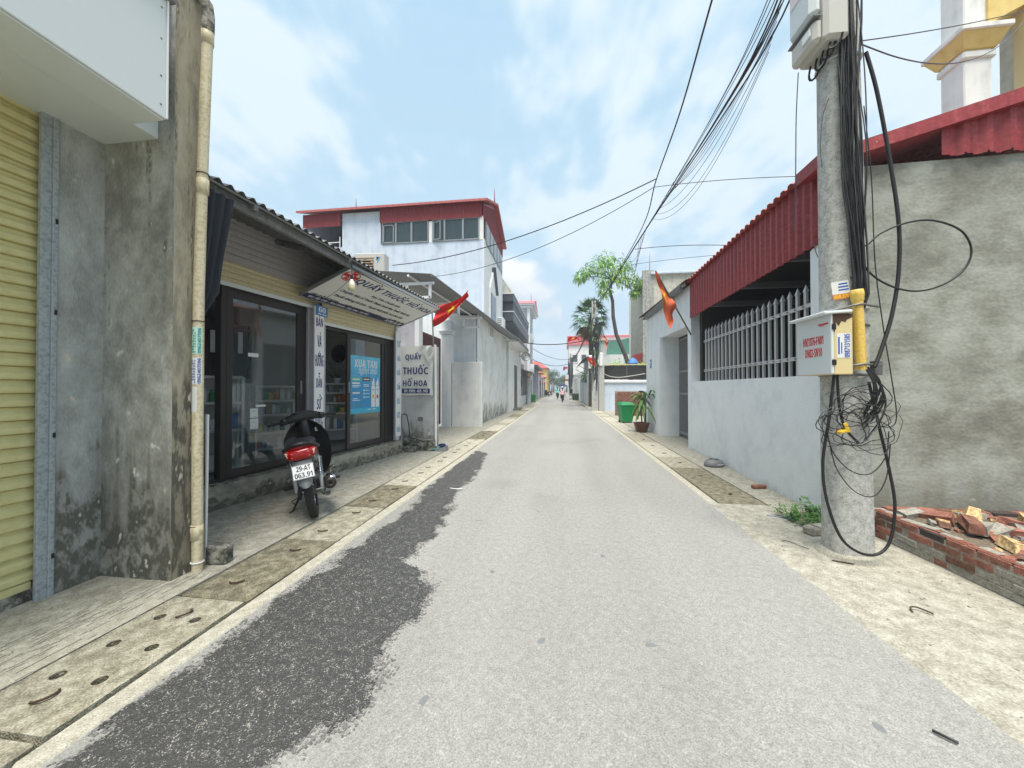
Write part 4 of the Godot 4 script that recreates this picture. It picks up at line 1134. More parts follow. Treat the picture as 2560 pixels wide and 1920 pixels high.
func _pharmacy_stock():
	var bxm := []
	for k in 6:
		bxm.append(MB.new().cbox(V(0, 0.5, 0), Vector3.ONE, 0.02).done())
	var bottle := MB.new().lathe([Vector2(0, 0), Vector2(0.5, 0.0), Vector2(0.5, 0.68), Vector2(0.42, 0.76), Vector2(0.25, 0.8), Vector2(0.28, 0.82), Vector2(0.28, 1.0), Vector2(0, 1.0)], 10).done()
	var sets := [
		["tall white cabinet behind the gap left of the sliding door", 0.66, -0.7, 0.5, 0.36, 0.3, [0.06, 0.58, 0.95, 1.3], "cabinet behind the open door gap", -30.0],
		["white display cabinet behind the glass of the sliding door", 2.12, -1.3, 0.7, 0.36, 0.3, [0.1, 0.38, 0.68, 0.93, 1.18], "cabinet behind the sliding glass", -25.0],
		["white shelf unit with potted plant inside the open doorway", 3.42, -1.2, 0.9, 0.32, 0.3, [0.28, 0.62, 0.84, 1.05, 1.24], "shelf unit inside the doorway", -42.0]]
	for s in sets:
		var xf := _cabinet(s[0], s[1], s[2], s[3], s[4], s[5], s[6], s[8])
		var lv: Array = s[6]
		for li in lv.size() - 1:
			var x: float = -s[3] / 2 + 0.05
			var room: float = lv[li + 1] - lv[li] - 0.06
			while x < s[3] / 2 - 0.08:
				var w := rng.randf_range(0.05, 0.12); var hh := minf(room, rng.randf_range(0.1, 0.24)); var d := rng.randf_range(0.05, 0.12)
				if rng.randf() < 0.14:
					x += w; continue
				var round_one := rng.randf() < 0.3
				var sc := Transform3D(Basis.from_scale(V(minf(w, 0.07), hh * 0.8, minf(w, 0.07)) if round_one else V(w, hh, d)), V(x + w / 2, lv[li] + 0.012, s[4] / 2 - 0.1 - rng.randf_range(0, 0.06)))
				var pk: int = [0, 4, 6, 0, 1, 3, 4, 2, 7, 5, 9, 1][rng.randi() % 12]
				var tone: String = ["white", "green", "yellow", "blue", "white", "orange", "grey-blue", "olive", "red", "tan"][pk]
				solo("medicine_bottle" if round_one else "medicine_box", "%s %s on the %s" % [tone, "bottle" if round_one else "medicine box", s[7]], "bottle" if round_one else "box", bottle if round_one else bxm[0], "pack_%d" % pk, xf * sc, "stock on the " + s[7])
				x += w + rng.randf_range(0.004, 0.02)
	# hanging packs and dark bags above the first cabinet
	var rack := thing("hanging_stock", "dark rack of hanging packets above the cabinet by the door gap", "rack", shop_xf * at(0.66, 1.62, -0.7, -30))
	for k in 9:
		part("packet", MB.new().cbox(V(-0.3 + k * 0.075, 0.26 + 0.2 * (k % 2), 0.1 + 0.02 * (k % 3)), V(0.055, 0.3, 0.02), 0.004), ["black_plastic", "ink_grey", "black_plastic", "pack_4"][k % 4], rack)
	part("rail", MB.new().cbox(V(0, 0.63, 0.1), V(0.7, 0.02, 0.02), 0.003), "black_plastic", rack)
	part("back_board", MB.new().box(V(0, 0.35, -0.02), V(0.72, 0.75, 0.02)), "black_plastic", rack)
	for x in [-0.35, 0.35]: part("upright", MB.new().box(V(x, 0.33, 0.0), V(0.03, 0.74, 0.1)), "black_plastic", rack)
	var bag := MB.new().lathe([Vector2(0, 0), Vector2(0.13, 0.0), Vector2(0.15, 0.1), Vector2(0.15, 0.26), Vector2(0.13, 0.3), Vector2(0, 0.3)], 12)
	solo("waste_bin", "black bin on the floor under the cabinet by the door gap", "bin", bag, "black_plastic", shop_xf * at(0.12, 0.3, -0.42))
	# plant in a white pot on the shelf unit
	var pot := thing("indoor_plant", "dark leafy plant in a white pot on the shelf unit indoors", "plant", shop_xf * at(3.5, 1.552, -1.16))
	part("pot", MB.new().lathe([Vector2(0, 0), Vector2(0.055, 0), Vector2(0.075, 0.11), Vector2(0.07, 0.115), Vector2(0.06, 0.1), Vector2(0, 0.1)], 14), "white_paint", pot)
	var lf := MB.new()
	for k in 22:
		var a := rng.randf() * TAU; var rr := rng.randf_range(0.05, 0.24); var y := rng.randf_range(0.15, 0.5)
		var p := V(cos(a) * rr, y, sin(a) * rr)
		lf.tube([V(0, 0.1, 0), p * 0.6 + V(0, 0.03, 0), p], 0.004, 4)
		_leafquad(lf, p, Vector3(cos(a), 0.3, sin(a)).normalized(), 0.1, 0.045)
	part("foliage", lf, "leaf_dark", pot)
	var tray := MB.new().lathe([Vector2(0, 0.03), Vector2(0.12, 0.025), Vector2(0.2, 0.0), Vector2(0.21, 0.0), Vector2(0.12, 0.035), Vector2(0, 0.04)], 24, Transform3D(Basis(V(1, 0, 0), V(0, 0, 1), V(0, -1, 0)), Vector3.ZERO))
	solo("round_tray", "black round tray hanging on the wall above the shelf unit", "tray", tray, "black_plastic", shop_xf * at(4.08, 2.25, -1.6, -90))
	part("partition", MB.new().box(V(3.2, 1.7, -2.4), V(1.8, 2.8, 0.06)), "interior", get_node("pharmacy_building"))

func _leafquad(b: MB, p: Vector3, d: Vector3, l: float, w: float):
	var s := d.cross(Vector3.UP).normalized() * w / 2
	var tip := p + d * l + V(0, -0.15 * l, 0); var m := p + d * l * 0.45 + V(0, 0.06 * l, 0)
	b.t(p, m + s, m - s); b.t(m - s, m + s, tip)

# ---------------------------------------------------------------- left row beyond the pharmacy
func build_left_row():
	# banner wall across the gap
	var bw := thing("banner_wall", "short grey rendered wall stub carrying the banner beside the pharmacy", "wall", at(-3.33, 0, -8.36))
	var wb := MB.new()
	wb.box(V(0, 1.2, -0.08), V(0.86, 2.44, 0.12))
	part("wall", wb, "grey_wall", bw)
	var wf := MB.new()
	wf.quv(V(-0.43, -0.02, -0.018), V(0.43, -0.02, -0.018), V(0.43, 2.42, -0.018), V(-0.43, 2.42, -0.018), Rect2(0.1, 0.0, 0.4, 1.0))
	part("render_face", wf, "banner_wall", bw)
	part("footing", MB.new().cbox(V(0.03, 0.13, 0.06), V(0.8, 0.27, 0.2), 0.02), "footing", bw)
	var ban := thing("banner", "wrinkled white banner reading QUẦY THUỐC HỒ HOA with phone number", "banner", at(-3.385, 1.86, -8.325))
	var cl := MB.new(); cl.smooth(true)
	var fn := FastNoiseLite.new(); fn.seed = 21; fn.frequency = 2.2; fn.fractal_octaves = 3
	for j in 24:
		for i in 20:
			var P := []
			for c in [[i, j], [i + 1, j], [i + 1, j + 1], [i, j + 1]]:
				var x := lerpf(-0.4, 0.4, c[0] / 20.0); var y := lerpf(-0.58, 0.58, c[1] / 24.0)
				var zz := 0.006 * fn.get_noise_2d(x * 1.5, y * 1.2)
				var cor := clampf((x + y * 0.8 - 0.42) * 2.6, 0.0, 1.0)
				zz += cor * (0.035 * sin((x - y) * 26.0) + 0.03)
				P.append(V(x + 0.01 * sin(y * 7.0), y + 0.006 * sin(x * 9.0), zz))
			cl.q(P[0], P[1], P[2], P[3])
	part("cloth", cl, "vinyl_white", ban)
	text("QUẦY", 0.4, 0.2, "ink_navy", at(-0.07, 0.33, 0.012), ban)
	text("THUỐC", 0.62, 0.24, "ink_navy", at(-0.02, 0.03, 0.011), ban)
	text("HỒ HOA", 0.6, 0.2, "ink_navy", at(-0.03, -0.27, 0.01), ban)
	part("blue_band", MB.new().box(V(-0.01, -0.48, 0.008), V(0.68, 0.11, 0.002)), "ink_navy", ban)
	text("Đt: 0989. 465. 943", 0.58, 0.075, "ink_white", at(-0.01, -0.48, 0.0095), ban)
	part("fold_flap", MB.new().hull8([V(0.13, 0.46, 0.03), V(0.24, 0.5, 0.05), V(0.37, 0.12, 0.06), V(0.3, 0.1, 0.03), V(0.14, 0.46, 0.045), V(0.25, 0.5, 0.06), V(0.375, 0.12, 0.07), V(0.31, 0.1, 0.045)]), "vinyl_white", ban)
	solo("standpipe", "white plastic pipe standing at the edge of the banner wall", "pipe", MB.new().tube([V(-2.9, 0.1, -8.3), V(-2.91, 1.2, -8.3), V(-2.925, 2.46, -8.31)], 0.026, 10), "white_paint")
	var fp := thing("faucet_pipe", "thin grey standpipe with a faucet and black hose before the banner wall", "faucet", at(-3.66, 0, -8.13))
	part("pipe", MB.new().tube([V(-0.04, 0.0, 0), V(0.0, 0.8, 0), V(0.01, 0.84, 0), V(0.05, 0.85, 0)], 0.013, 8), "steel_dull", fp)
	part("tap", MB.new().tube([V(0.05, 0.85, 0), V(0.1, 0.84, 0.0), V(0.14, 0.8, 0.0)], 0.018, 8), "teal_pipe", fp)
	var hose := []
	for k in 16:
		var f := k / 15.0
		hose.append(V(0.14 + 0.08 * sin(f * 3.0) + 0.6 * maxf(0, f - 0.55) * 1.6, lerpf(0.8, 0.3, minf(1.0, f * 1.7)) - 0.22 * maxf(0, f - 0.75), 0.02 + 0.12 * f))
	part("hose", MB.new().tube(hose, 0.011, 7), "cable_black", fp)
	part("outlet_plate", MB.new().cbox(V(0.36, 0.72, -0.235), V(0.13, 0.09, 0.01), 0.003), "grey_plastic", fp)
	solo("concrete_lump", "broken grey concrete block lying at the foot of the faucet pipe", "block", MB.new().cbox(V(0, 0.06, 0), V(0.27, 0.12, 0.13), 0.02), "footing", at(-3.4, 0, -8.03, 5))
	var rag := thing("floor_scraper", "blue rag and green plastic dustpan dropped beside the white standpipe", "rag", at(-2.76, 0, -8.27))
	part("pan", MB.new().hull8([V(-0.13, 0.0, 0.1), V(0.13, 0.0, 0.1), V(0.15, 0.0, -0.1), V(-0.12, 0.0, -0.1), V(-0.12, 0.05, 0.07), V(0.12, 0.1, 0.06), V(0.13, 0.12, -0.08), V(-0.11, 0.06, -0.08)]), "grey_plastic", rag)
	part("pan_edge", MB.new().cbox(V(-0.1, 0.07, 0.0), V(0.2, 0.014, 0.16), 0.005, at(0, 0, 0, 0, 0, 8)), "cyan_plastic", rag)
	part("cloth", MB.new().lathe([Vector2(0, 0.17), Vector2(0.06, 0.16), Vector2(0.09, 0.13), Vector2(0.07, 0.1), Vector2(0, 0.1)], 9, at(0.02, 0, -0.01)), "cloth_blue", rag)
	# flag in front of the gate
	_flag("flag", "red flag with yellow star blowing from a pole above the banner", V(-3.0, 2.42, -8.42), V(-3.08, 3.5, -8.5), "flag_red", 0)
	# side wall between pharmacy and gate
	var lw := thing("gate_wall", "lilac rendered wall with white edge column beside the maroon gate", "wall", at(-4.2, 0, -9.1))
	part("wall", MB.new().box(V(0.13, 1.85, 0), V(0.74, 3.7, 0.2)), "lilac_wall", lw)
	part("column", MB.new().cbox(V(0.565, 1.75, 0.02), V(0.12, 3.5, 0.26), 0.008), "white_paint", lw)
	# maroon slatted gate along the street line
	var gt := thing("slatted_gate", "tall maroon metal gate of upright slats between white pillars", "gate", at(-4.52, 0, -9.3, 90))
	var sl := MB.new().cbox(V(0, 1.7, 0), V(0.055, 3.2, 0.03), 0.004).done()
	for k in 44: part("slat", sl, "gate_maroon", gt, at(0.06 + k * 0.094, 0, 0))
	for y in [0.22, 1.6, 3.15]: part("rail", MB.new().cbox(V(2.05, y, -0.02), V(4.1, 0.06, 0.03), 0.004), "gate_maroon", gt)
	var pil := thing("gate_pillar", "white gate pillar with moulded capital beside the maroon gate", "pillar", at(-4.27, 0, -13.55))
	part("shaft", MB.new().cbox(V(0, 1.7, 0), V(0.37, 3.5, 0.37), 0.01), "white_wall", pil)
	part("capital", MB.new().cbox(V(0, 3.5, 0), V(0.5, 0.08, 0.5), 0.015).cbox(V(0, 3.58, 0), V(0.58, 0.08, 0.58), 0.02), "white_wall", pil)
	part("top_block", MB.new().cbox(V(0, 3.8, 0), V(0.37, 0.36, 0.37), 0.01), "white_wall", pil)
	var lo := thing("screen_wall", "plain white screen wall standing across beside the gate pillar", "wall", at(-3.5, 0, -13.5))
	part("panel", MB.new().cbox(V(0, 1.2, 0), V(1.14, 2.44, 0.18), 0.02), "cream_wall", lo)
	# house with the mould-streaked flank
	var hm := thing("mouldy_house", "white low house with mould-streaked flank wall and silver lean-to roof", "house")
	part("front_wall", MB.new().box(V(-5.5, 2.1, -14.0), V(4.5, 4.3, 0.2)), "white_wall", hm)
	var fl := MB.new()
	fl.quv(V(-3.22, -0.05, -13.9), V(-3.22, -0.05, -21.6), V(-3.22, 4.32, -21.6), V(-3.22, 4.32, -13.9), Rect2(0, 0, 1, 1))
	part("flank_wall", fl, "mould_wall", hm)
	part("wall_core", MB.new().box(V(-4.4, 2.1, -17.8), V(2.3, 4.3, 7.6)), "white_wall", hm)
	var e0 := V(-3.12, 4.22, -8.6); var e1 := V(-2.52, 4.36, -22.0)
	part("roof_sheet", MB.new().corr(e0, e1 - e0, V(-1.45, 0.14, 0), 130, 0.022), "foil_sheet", hm)
	part("eave_trim", MB.new().tube([e0 + V(0.0, -0.03, 0), e1 + V(0.0, -0.03, 0)], 0.03, 6), "grey_paint", hm)
	part("purlin", MB.new().tube([e0 + V(-0.6, -0.02, 0), e1 + V(-0.5, -0.04, 0)], 0.035, 4), "white_paint", hm)
	for zz in [-8.8, -11.0, -13.4]:
		var tr := MB.new()
		var x0 := lerpf(-3.12, -2.52, (-8.6 - zz) / 13.4)
		tr.cbox(V(x0 - 0.62, 4.05, zz), V(1.2, 0.06, 0.06), 0.004)
		tr.cbox(V(x0 - 0.12, 3.86, zz), V(0.06, 0.36, 0.06), 0.004)
		tr.cbox(V(x0 - 0.42, 3.7, zz), V(0.64, 0.06, 0.06), 0.004)
		tr.cbox(V(x0 - 0.72, 3.86, zz), V(0.06, 0.36, 0.06), 0.004)
		part("truss", tr, "white_paint", hm)
	part("vent_frame", MB.new().cbox(V(-3.2, 3.98, -16.6), V(0.06, 0.46, 1.0), 0.01), "white_paint", hm)
	for k in 5:
		for zz in [-16.36, -16.84]: part("vent_louvre", MB.new().box(V(-3.165, 3.82 + k * 0.08, zz), V(0.012, 0.045, 0.34)), "grey_paint", hm)
	# tall pale blue house with red roof
	_blue_house()
	# air conditioner on the pharmacy roof
	var ac := thing("air_conditioner", "cream air conditioner outdoor unit standing behind the corrugated roof edge", "air conditioner", at(-5.15, 4.28, -9.5, 4))
	part("casing", MB.new().cbox(V(0, 0.4, 0), V(0.84, 0.82, 0.32), 0.02), "meter_grey", ac)
	for k in 9: part("grille_bar", MB.new().cbox(V(-0.12, 0.12 + k * 0.07, 0.17), V(0.5, 0.02, 0.02), 0.004), "pack_9", ac)
	part("fan_recess", MB.new().lathe([Vector2(0, 0), Vector2(0.24, 0)], 20, Transform3D(Basis(V(1, 0, 0), V(0, 0, 1), V(0, -1, 0)), V(-0.12, 0.4, 0.163))), "muffler_end", ac)
	part("emblem", MB.new().prism(PackedVector2Array([Vector2(0, 0.1), Vector2(0.13, 0.1), Vector2(0.02, -0.08), Vector2(0.02, 0.03)]), 0.002, at(0.2, 0.6, 0.161)), "ink_teal", ac)
	part("emblem", MB.new().prism(PackedVector2Array([Vector2(0, 0.1), Vector2(0.08, 0.1), Vector2(0, 0.0)]), 0.003, at(0.2, 0.6, 0.161)), "ink_black", ac)
	part("leg", MB.new().box(V(-0.3, -0.2, 0), V(0.05, 0.44, 0.3)), "steel_dull", ac)
	part("leg", MB.new().box(V(0.3, -0.2, 0), V(0.05, 0.44, 0.3)), "steel_dull", ac)
	part("pipe_bundle", MB.new().tube([V(0.42, 0.3, 0.0), V(0.5, 0.26, 0.05), V(0.55, 0.05, 0.1), V(0.62, -0.3, 0.2)], 0.035, 8), "pipe_cream", ac)
	# white low house with the tall dark door
	var w4 := thing("door_house", "white low house with a tall dark door and deep grey-edged eave", "house")
	part("wall", MB.new().box(V(-4.6, 2.1, -25.0), V(3.0, 4.3, 6.6)), "cream_wall", w4)
	part("soffit", MB.new().box(V(-2.85, 4.2, -25.0), V(0.6, 0.06, 6.7)), "white_paint", w4)
	part("fascia", MB.new().cbox(V(-2.54, 4.32, -25.0), V(0.06, 0.2, 6.8), 0.01), "slate_panel", w4)
	part("door_frame", MB.new().cbox(V(-3.09, 1.52, -24.6), V(0.06, 3.05, 1.6), 0.01), "white_paint", w4)
	part("door", MB.new().box(V(-3.05, 1.5, -24.6), V(0.05, 2.9, 1.3)), "aluminium_brown", w4)
	part("door_step", MB.new().cbox(V(-2.95, 0.06, -24.6), V(0.5, 0.12, 1.7), 0.02), "footing", w4)
	part("wall_lamp", MB.new().lathe([Vector2(0, -0.08), Vector2(0.07, -0.05), Vector2(0.09, 0.02), Vector2(0.05, 0.07), Vector2(0, 0.08)], 10, at(-3.0, 3.86, -22.6)), "white_paint", w4)
	# round hanging signs
	for a in [[-2.62, 3.78, -27.2, 0.33, "larger round white shop sign hanging under the grey-edged eave"], [-2.63, 2.52, -30.2, 0.21, "smaller round cream shop sign hanging from the grey awning"]]:
		var sg := thing("round_sign", a[4], "sign", at(a[0], a[1], a[2], 6))
		part("disc", MB.new().lathe([Vector2(0, 0.04), Vector2(a[3] - 0.02, 0.04), Vector2(a[3], 0.02), Vector2(a[3], -0.02), Vector2(a[3] - 0.02, -0.04), Vector2(0, -0.04)], 32, Transform3D(Basis(V(1, 0, 0), V(0, 0, 1), V(0, -1, 0)), Vector3.ZERO)), "white_paint" if a[3] > 0.3 else "box_cream", sg)
		var rg := []
		for k in 33: rg.append(V(cos(TAU * k / 32), sin(TAU * k / 32), 0) * a[3] * 0.96 + V(0, 0, 0.035))
		part("rim", MB.new().tube(rg, 0.022, 6, false), "grey_paint", sg)
		if a[3] > 0.3:
			part("cup_mark", MB.new().lathe([Vector2(0, 0.05), Vector2(0.05, 0.05), Vector2(0.05, 0.04)], 12, Transform3D(Basis(V(1, 0, 0), V(0, 0, 1), V(0, -1, 0)), V(0, 0.08, 0))), "ink_black", sg)
		text("Café", a[3] * 1.3, a[3] * 0.4, "ink_grey", at(0, -a[3] * 0.25, 0.042), sg, "serif", 0.2)
		part("bracket", MB.new().cbox(V(-a[3] - 0.15, 0, 0), V(0.34, 0.03, 0.03), 0.004), "grey_paint", sg)
	# house with two dark balconies
	var b5 := thing("balcony_house", "house with two dark grey boxed balconies and a pale awning", "house")
	part("wall", MB.new().box(V(-6.6, 3.6, -26.8), V(6.0, 7.4, 10.4)), "white_wall", b5)
	for a in [[5.39, 0.52, "dark_grey_panel"], [6.57, 0.4, "dark_grey_panel"]]:
		var bb := MB.new()
		bb.box(V(-3.2, a[0] + a[1] / 2, -21.5), V(0.8, a[1], 0.06))
		bb.box(V(-2.83, a[0] + a[1] / 2, -26.6), V(0.06, a[1], 10.2))
		part("balcony_front", bb, "slate_panel", b5)
		var ribs := MB.new()
		for k in 9: ribs.box(V(-3.55 + k * 0.085, a[0] + a[1] / 2, -21.46), V(0.03, a[1], 0.03))
		part("balcony_ribs", ribs, a[2], b5)
		part("balcony_floor", MB.new().box(V(-3.22, a[0] - 0.04, -26.6), V(0.8, 0.08, 10.2)), a[2], b5)
		part("balcony_cap", MB.new().cbox(V(-3.2, a[0] + a[1] + 0.03, -21.5), V(0.9, 0.05, 0.12), 0.01).cbox(V(-2.82, a[0] + a[1] + 0.03, -26.6), V(0.12, 0.05, 10.3), 0.01), "white_paint", b5)
	part("soffit_box", MB.new().box(V(-3.2, 6.2, -26.6), V(0.74, 0.6, 10.1)), "dark_grey_panel", b5)
	part("awning", MB.new().hull8([V(-3.6, 7.02, -21.6), V(-2.8, 7.02, -21.6), V(-2.8, 7.02, -31.0), V(-3.6, 7.02, -31.0), V(-3.62, 8.1, -21.9), V(-3.55, 8.1, -21.9), V(-3.55, 8.1, -30.8), V(-3.62, 8.1, -30.8)]), "beige_wall", b5)
	# narrow tower house
	var t6 := thing("tower_house", "narrow white three-storey house with red gable roof and round balconies", "house")
	part("wall", MB.new().box(V(-5.0, 4.4, -36.8), V(3.9, 9.0, 5.2)), "lilac_wall", t6)
	part("corner_pier", MB.new().cbox(V(-3.02, 4.4, -34.2), V(0.26, 9.0, 0.3), 0.02), "white_wall", t6)
	part("cornice", MB.new().cbox(V(-4.9, 8.95, -36.8), V(4.5, 0.2, 5.9), 0.05).cbox(V(-4.9, 9.15, -36.8), V(4.9, 0.16, 6.3), 0.05), "white_wall", t6)
	part("roof", MB.new().prism(PackedVector2Array([Vector2(-3.2, 0), Vector2(3.2, 0), Vector2(0, 0.95)]), 5.0, Transform3D(Basis(V(0, 0, 1), V(0, 1, 0), V(-1, 0, 0)), V(-2.5, 9.22, -36.8))), "pink_roof", t6)
	part("spike", MB.new().tube([V(-3.0, 10.1, -36.8), V(-3.0, 10.9, -36.8)], [0.04, 0.008], 6), "red_sheet", t6)
	for y in [2.9, 5.9]:
		part("balcony", MB.new().lathe([Vector2(0.0, 0), Vector2(0.5, 0), Vector2(0.55, 0.12), Vector2(0.55, 0.9), Vector2(0.5, 0.9), Vector2(0.5, 0.15)], 20, at(-3.25, y, -36.6)), "white_wall", t6)
	for y in [1.6, 4.6, 7.5]:
		part("window", MB.new().box(V(-3.04, y, -37.6), V(0.06, 1.3, 1.0)), "glass_dark", t6)

func _blue_house():
	var h := thing("blue_house", "tall pale blue three-storey house with red metal roof and ribbon windows", "house")
	var zf := -16.0
	part("wall", MB.new().box(V(-7.8, 4.0, -18.6), V(8.7, 8.06, 5.2)), "blue_wall", h)
	part("wall", MB.new().box(V(-9.2, 8.8, -18.6), V(1.9, 1.6, 5.18)), "blue_wall", h)
	part("rear_wall", MB.new().box(V(-7.8, 8.8, -21.1), V(8.6, 1.6, 0.12)), "blue_wall", h)
	part("street_facing", MB.new().box(V(-3.43, 4.1, -18.6), V(0.05, 8.0, 5.22)), "white_wall", h)
	part("corner_column", MB.new().cbox(V(-3.52, 8.55, -16.06), V(0.18, 1.08, 0.16), 0.02).cbox(V(-5.86, 8.5, -16.06), V(0.17, 1.0, 0.14), 0.02), "cream_wall", h)
	# ribbon windows towards the camera
	var wins := [[-8.16, -7.5, true], [-7.5, -6.75, false], [-6.75, -5.95, false], [-5.77, -5.2, true], [-5.2, -4.35, false], [-4.35, -3.62, false]]
	for k in wins.size():
		var a = wins[k]
		var wn := Node3D.new(); wn.name = "window"; h.add_child(wn, true)
		var cx: float = (a[0] + a[1]) / 2; var w: float = a[1] - a[0]
		var f := MB.new()
		f.cbox(V(cx, 8.06, zf + 0.0), V(w, 0.05, 0.08), 0.004); f.cbox(V(cx, 9.02, zf), V(w, 0.05, 0.08), 0.004)
		f.cbox(V(a[0] + 0.02, 8.54, zf), V(0.045, 0.95, 0.08), 0.004); f.cbox(V(a[1] - 0.02, 8.54, zf), V(0.045, 0.95, 0.08), 0.004)
		part("frame", f, "aluminium_grey", wn)
		part("pane", MB.new().box(V(cx, 8.54, zf - 0.01), V(w - 0.06, 0.92, 0.01)), "window_glass", wn)
		if a[2]:
			var sash := MB.new()
			var open := -24.0 if k == 3 else 0.0
			var xf := at(a[0] + 0.06, 8.5, zf + 0.04, open)
			var sw := w - 0.14
			sash.cbox(V(sw / 2, 0.38, 0), V(sw, 0.035, 0.04), 0.004, xf); sash.cbox(V(sw / 2, -0.4, 0), V(sw, 0.05, 0.04), 0.004, xf)
			sash.cbox(V(0.025, -0.01, 0), V(0.05, 0.8, 0.04), 0.004, xf); sash.cbox(V(sw - 0.025, -0.01, 0), V(0.05, 0.8, 0.04), 0.004, xf)
			part("sash", sash, "aluminium_grey", wn)
		else:
			var bl := MB.new()
			bl.corr(V(a[0] + 0.05, 8.08, zf - 0.12), V(w * (0.95 if k != 2 else 0.3), 0, 0), V(0, 0.9, 0), 7, 0.03)
			part("blind", bl, "blind", wn)
	part("room_back", MB.new().box(V(-5.9, 8.54, -18.0), V(4.6, 1.0, 0.05)), "grey_paint", h)
	part("room_floor", MB.new().box(V(-5.9, 8.045, -17.0), V(4.6, 0.04, 1.9)), "grey_paint", h)
	# street side windows
	for k in 5:
		var z0 := -16.35 - k * 0.95
		var wn := Node3D.new(); wn.name = "window"; h.add_child(wn, true)
		part("frame", MB.new().cbox(V(-3.41, 8.5, z0 - 0.44), V(0.06, 1.0, 0.88), 0.004), "aluminium_grey", wn)
		part("pane", MB.new().box(V(-3.372, 8.5, z0 - 0.44), V(0.01, 0.9, 0.78)), "glass_dark", wn)
	var rib := MB.new()
	for k in 11: rib.box(V(-3.395, 5.6, -16.2 - k * 0.48), V(0.04, 4.6, 0.06))
	part("pilaster_rib", rib, "white_wall", h)
	var pw := Node3D.new(); pw.name = "pointed_window"; h.add_child(pw)
	part("frame", MB.new().prism(PackedVector2Array([Vector2(-0.75, 0), Vector2(0.75, 0), Vector2(0.75, 1.5), Vector2(0, 2.45), Vector2(-0.75, 1.5)]), 0.1, Transform3D(Basis(V(0, 0, -1), V(0, 1, 0), V(1, 0, 0)), V(-3.42, 4.7, -17.9))), "white_paint", pw)
	part("pane", MB.new().prism(PackedVector2Array([Vector2(-0.6, 0), Vector2(0.6, 0), Vector2(0.6, 1.3), Vector2(-0.6, 1.3)]), 0.02, Transform3D(Basis(V(0, 0, -1), V(0, 1, 0), V(1, 0, 0)), V(-3.315, 4.7, -17.9))), "glass_dark", pw)
	part("hood", MB.new().hull8([V(-3.4, 6.2, -18.75), V(-3.2, 6.2, -18.75), V(-3.2, 6.3, -18.6), V(-3.4, 6.3, -18.6), V(-3.4, 7.3, -17.95), V(-3.2, 7.3, -17.95), V(-3.2, 7.4, -17.9), V(-3.4, 7.4, -17.9)]), "slate_panel", pw)
	# red sheet bands below the eave, gable and roof planes
	part("red_band", MB.new().corr(V(-8.26, 9.02, zf + 0.05), V(4.78, 0, 0), V(0, 0.68, 0), 58, 0.03, true), "red_sheet", h)
	part("red_band", MB.new().corr(V(-12.1, 9.0, zf + 0.05), V(1.9, 0, 0), V(0, 0.62, 0), 24, 0.03, true), "red_sheet", h)
	part("end_wall", MB.new().prism(PackedVector2Array([Vector2(-2.55, 0), Vector2(2.55, 0), Vector2(2.55, 1.6), Vector2(0, 2.65), Vector2(-2.55, 1.6)]), 0.12, Transform3D(Basis(V(0, 0, -1), V(0, 1, 0), V(1, 0, 0)), V(-12.1, 8.04, -18.6))), "blue_wall", h)
	part("opening_rail", MB.new().tube([V(-12.05, 8.25, -15.98), V(-10.25, 8.25, -15.98)], 0.02, 6).tube([V(-10.25, 7.9, -15.98), V(-10.25, 8.5, -15.98)], 0.02, 6), "white_paint", h)
	var gb := MB.new()
	gb.prism(PackedVector2Array([Vector2(-2.6, 0), Vector2(2.6, 0), Vector2(2.6, 0.6), Vector2(0, 1.75), Vector2(-2.6, 0.6)]), 0.05, Transform3D(Basis(V(0, 0, -1), V(0, 1, 0), V(1, 0, 0)), V(-3.45, 9.02, -18.6)))
	for k in 26: gb.box(V(-3.39, 9.3 + 0.5 * (1.0 - absf(k - 12.5) / 13.0), -16.1 - k * 0.2), V(0.03, 0.55 + 0.95 * (1.0 - absf(k - 12.5) / 13.0), 0.05))
	part("gable", gb, "red_sheet", h)
	part("roof", MB.new().hull8([V(-12.3, 9.62, -15.7), V(-3.2, 9.62, -15.7), V(-3.2, 10.78, -18.6), V(-12.3, 10.78, -18.6), V(-12.3, 9.72, -15.7), V(-3.2, 9.72, -15.7), V(-3.2, 10.88, -18.6), V(-12.3, 10.88, -18.6)]).hull8([V(-12.3, 9.62, -21.5), V(-3.2, 9.62, -21.5), V(-3.2, 10.78, -18.6), V(-12.3, 10.78, -18.6), V(-12.3, 9.72, -21.5), V(-3.2, 9.72, -21.5), V(-3.2, 10.881, -18.6), V(-12.3, 10.881, -18.6)]), "red_roof", h)
	for x in [-3.4, -11.0]: part("roof_spike", MB.new().tube([V(x, 10.8, -18.6), V(x, 11.1, -18.6), V(x, 11.7, -18.6)], [0.07, 0.03, 0.006], 6), "red_sheet", h)
	var ac := thing("air_conditioner", "small white air conditioner unit on the street side above the lean-to roof", "air conditioner", at(-3.25, 4.6, -19.9, 0))
	part("casing", MB.new().cbox(V(0, 0.35, 0), V(0.3, 0.6, 0.8), 0.02), "white_paint", ac)
	for k in 5: part("louvre", MB.new().box(V(-0.03 + 0.0, 0.15 + k * 0.1, 0.403), V(0.2, 0.04, 0.006)), "grey_paint", ac)

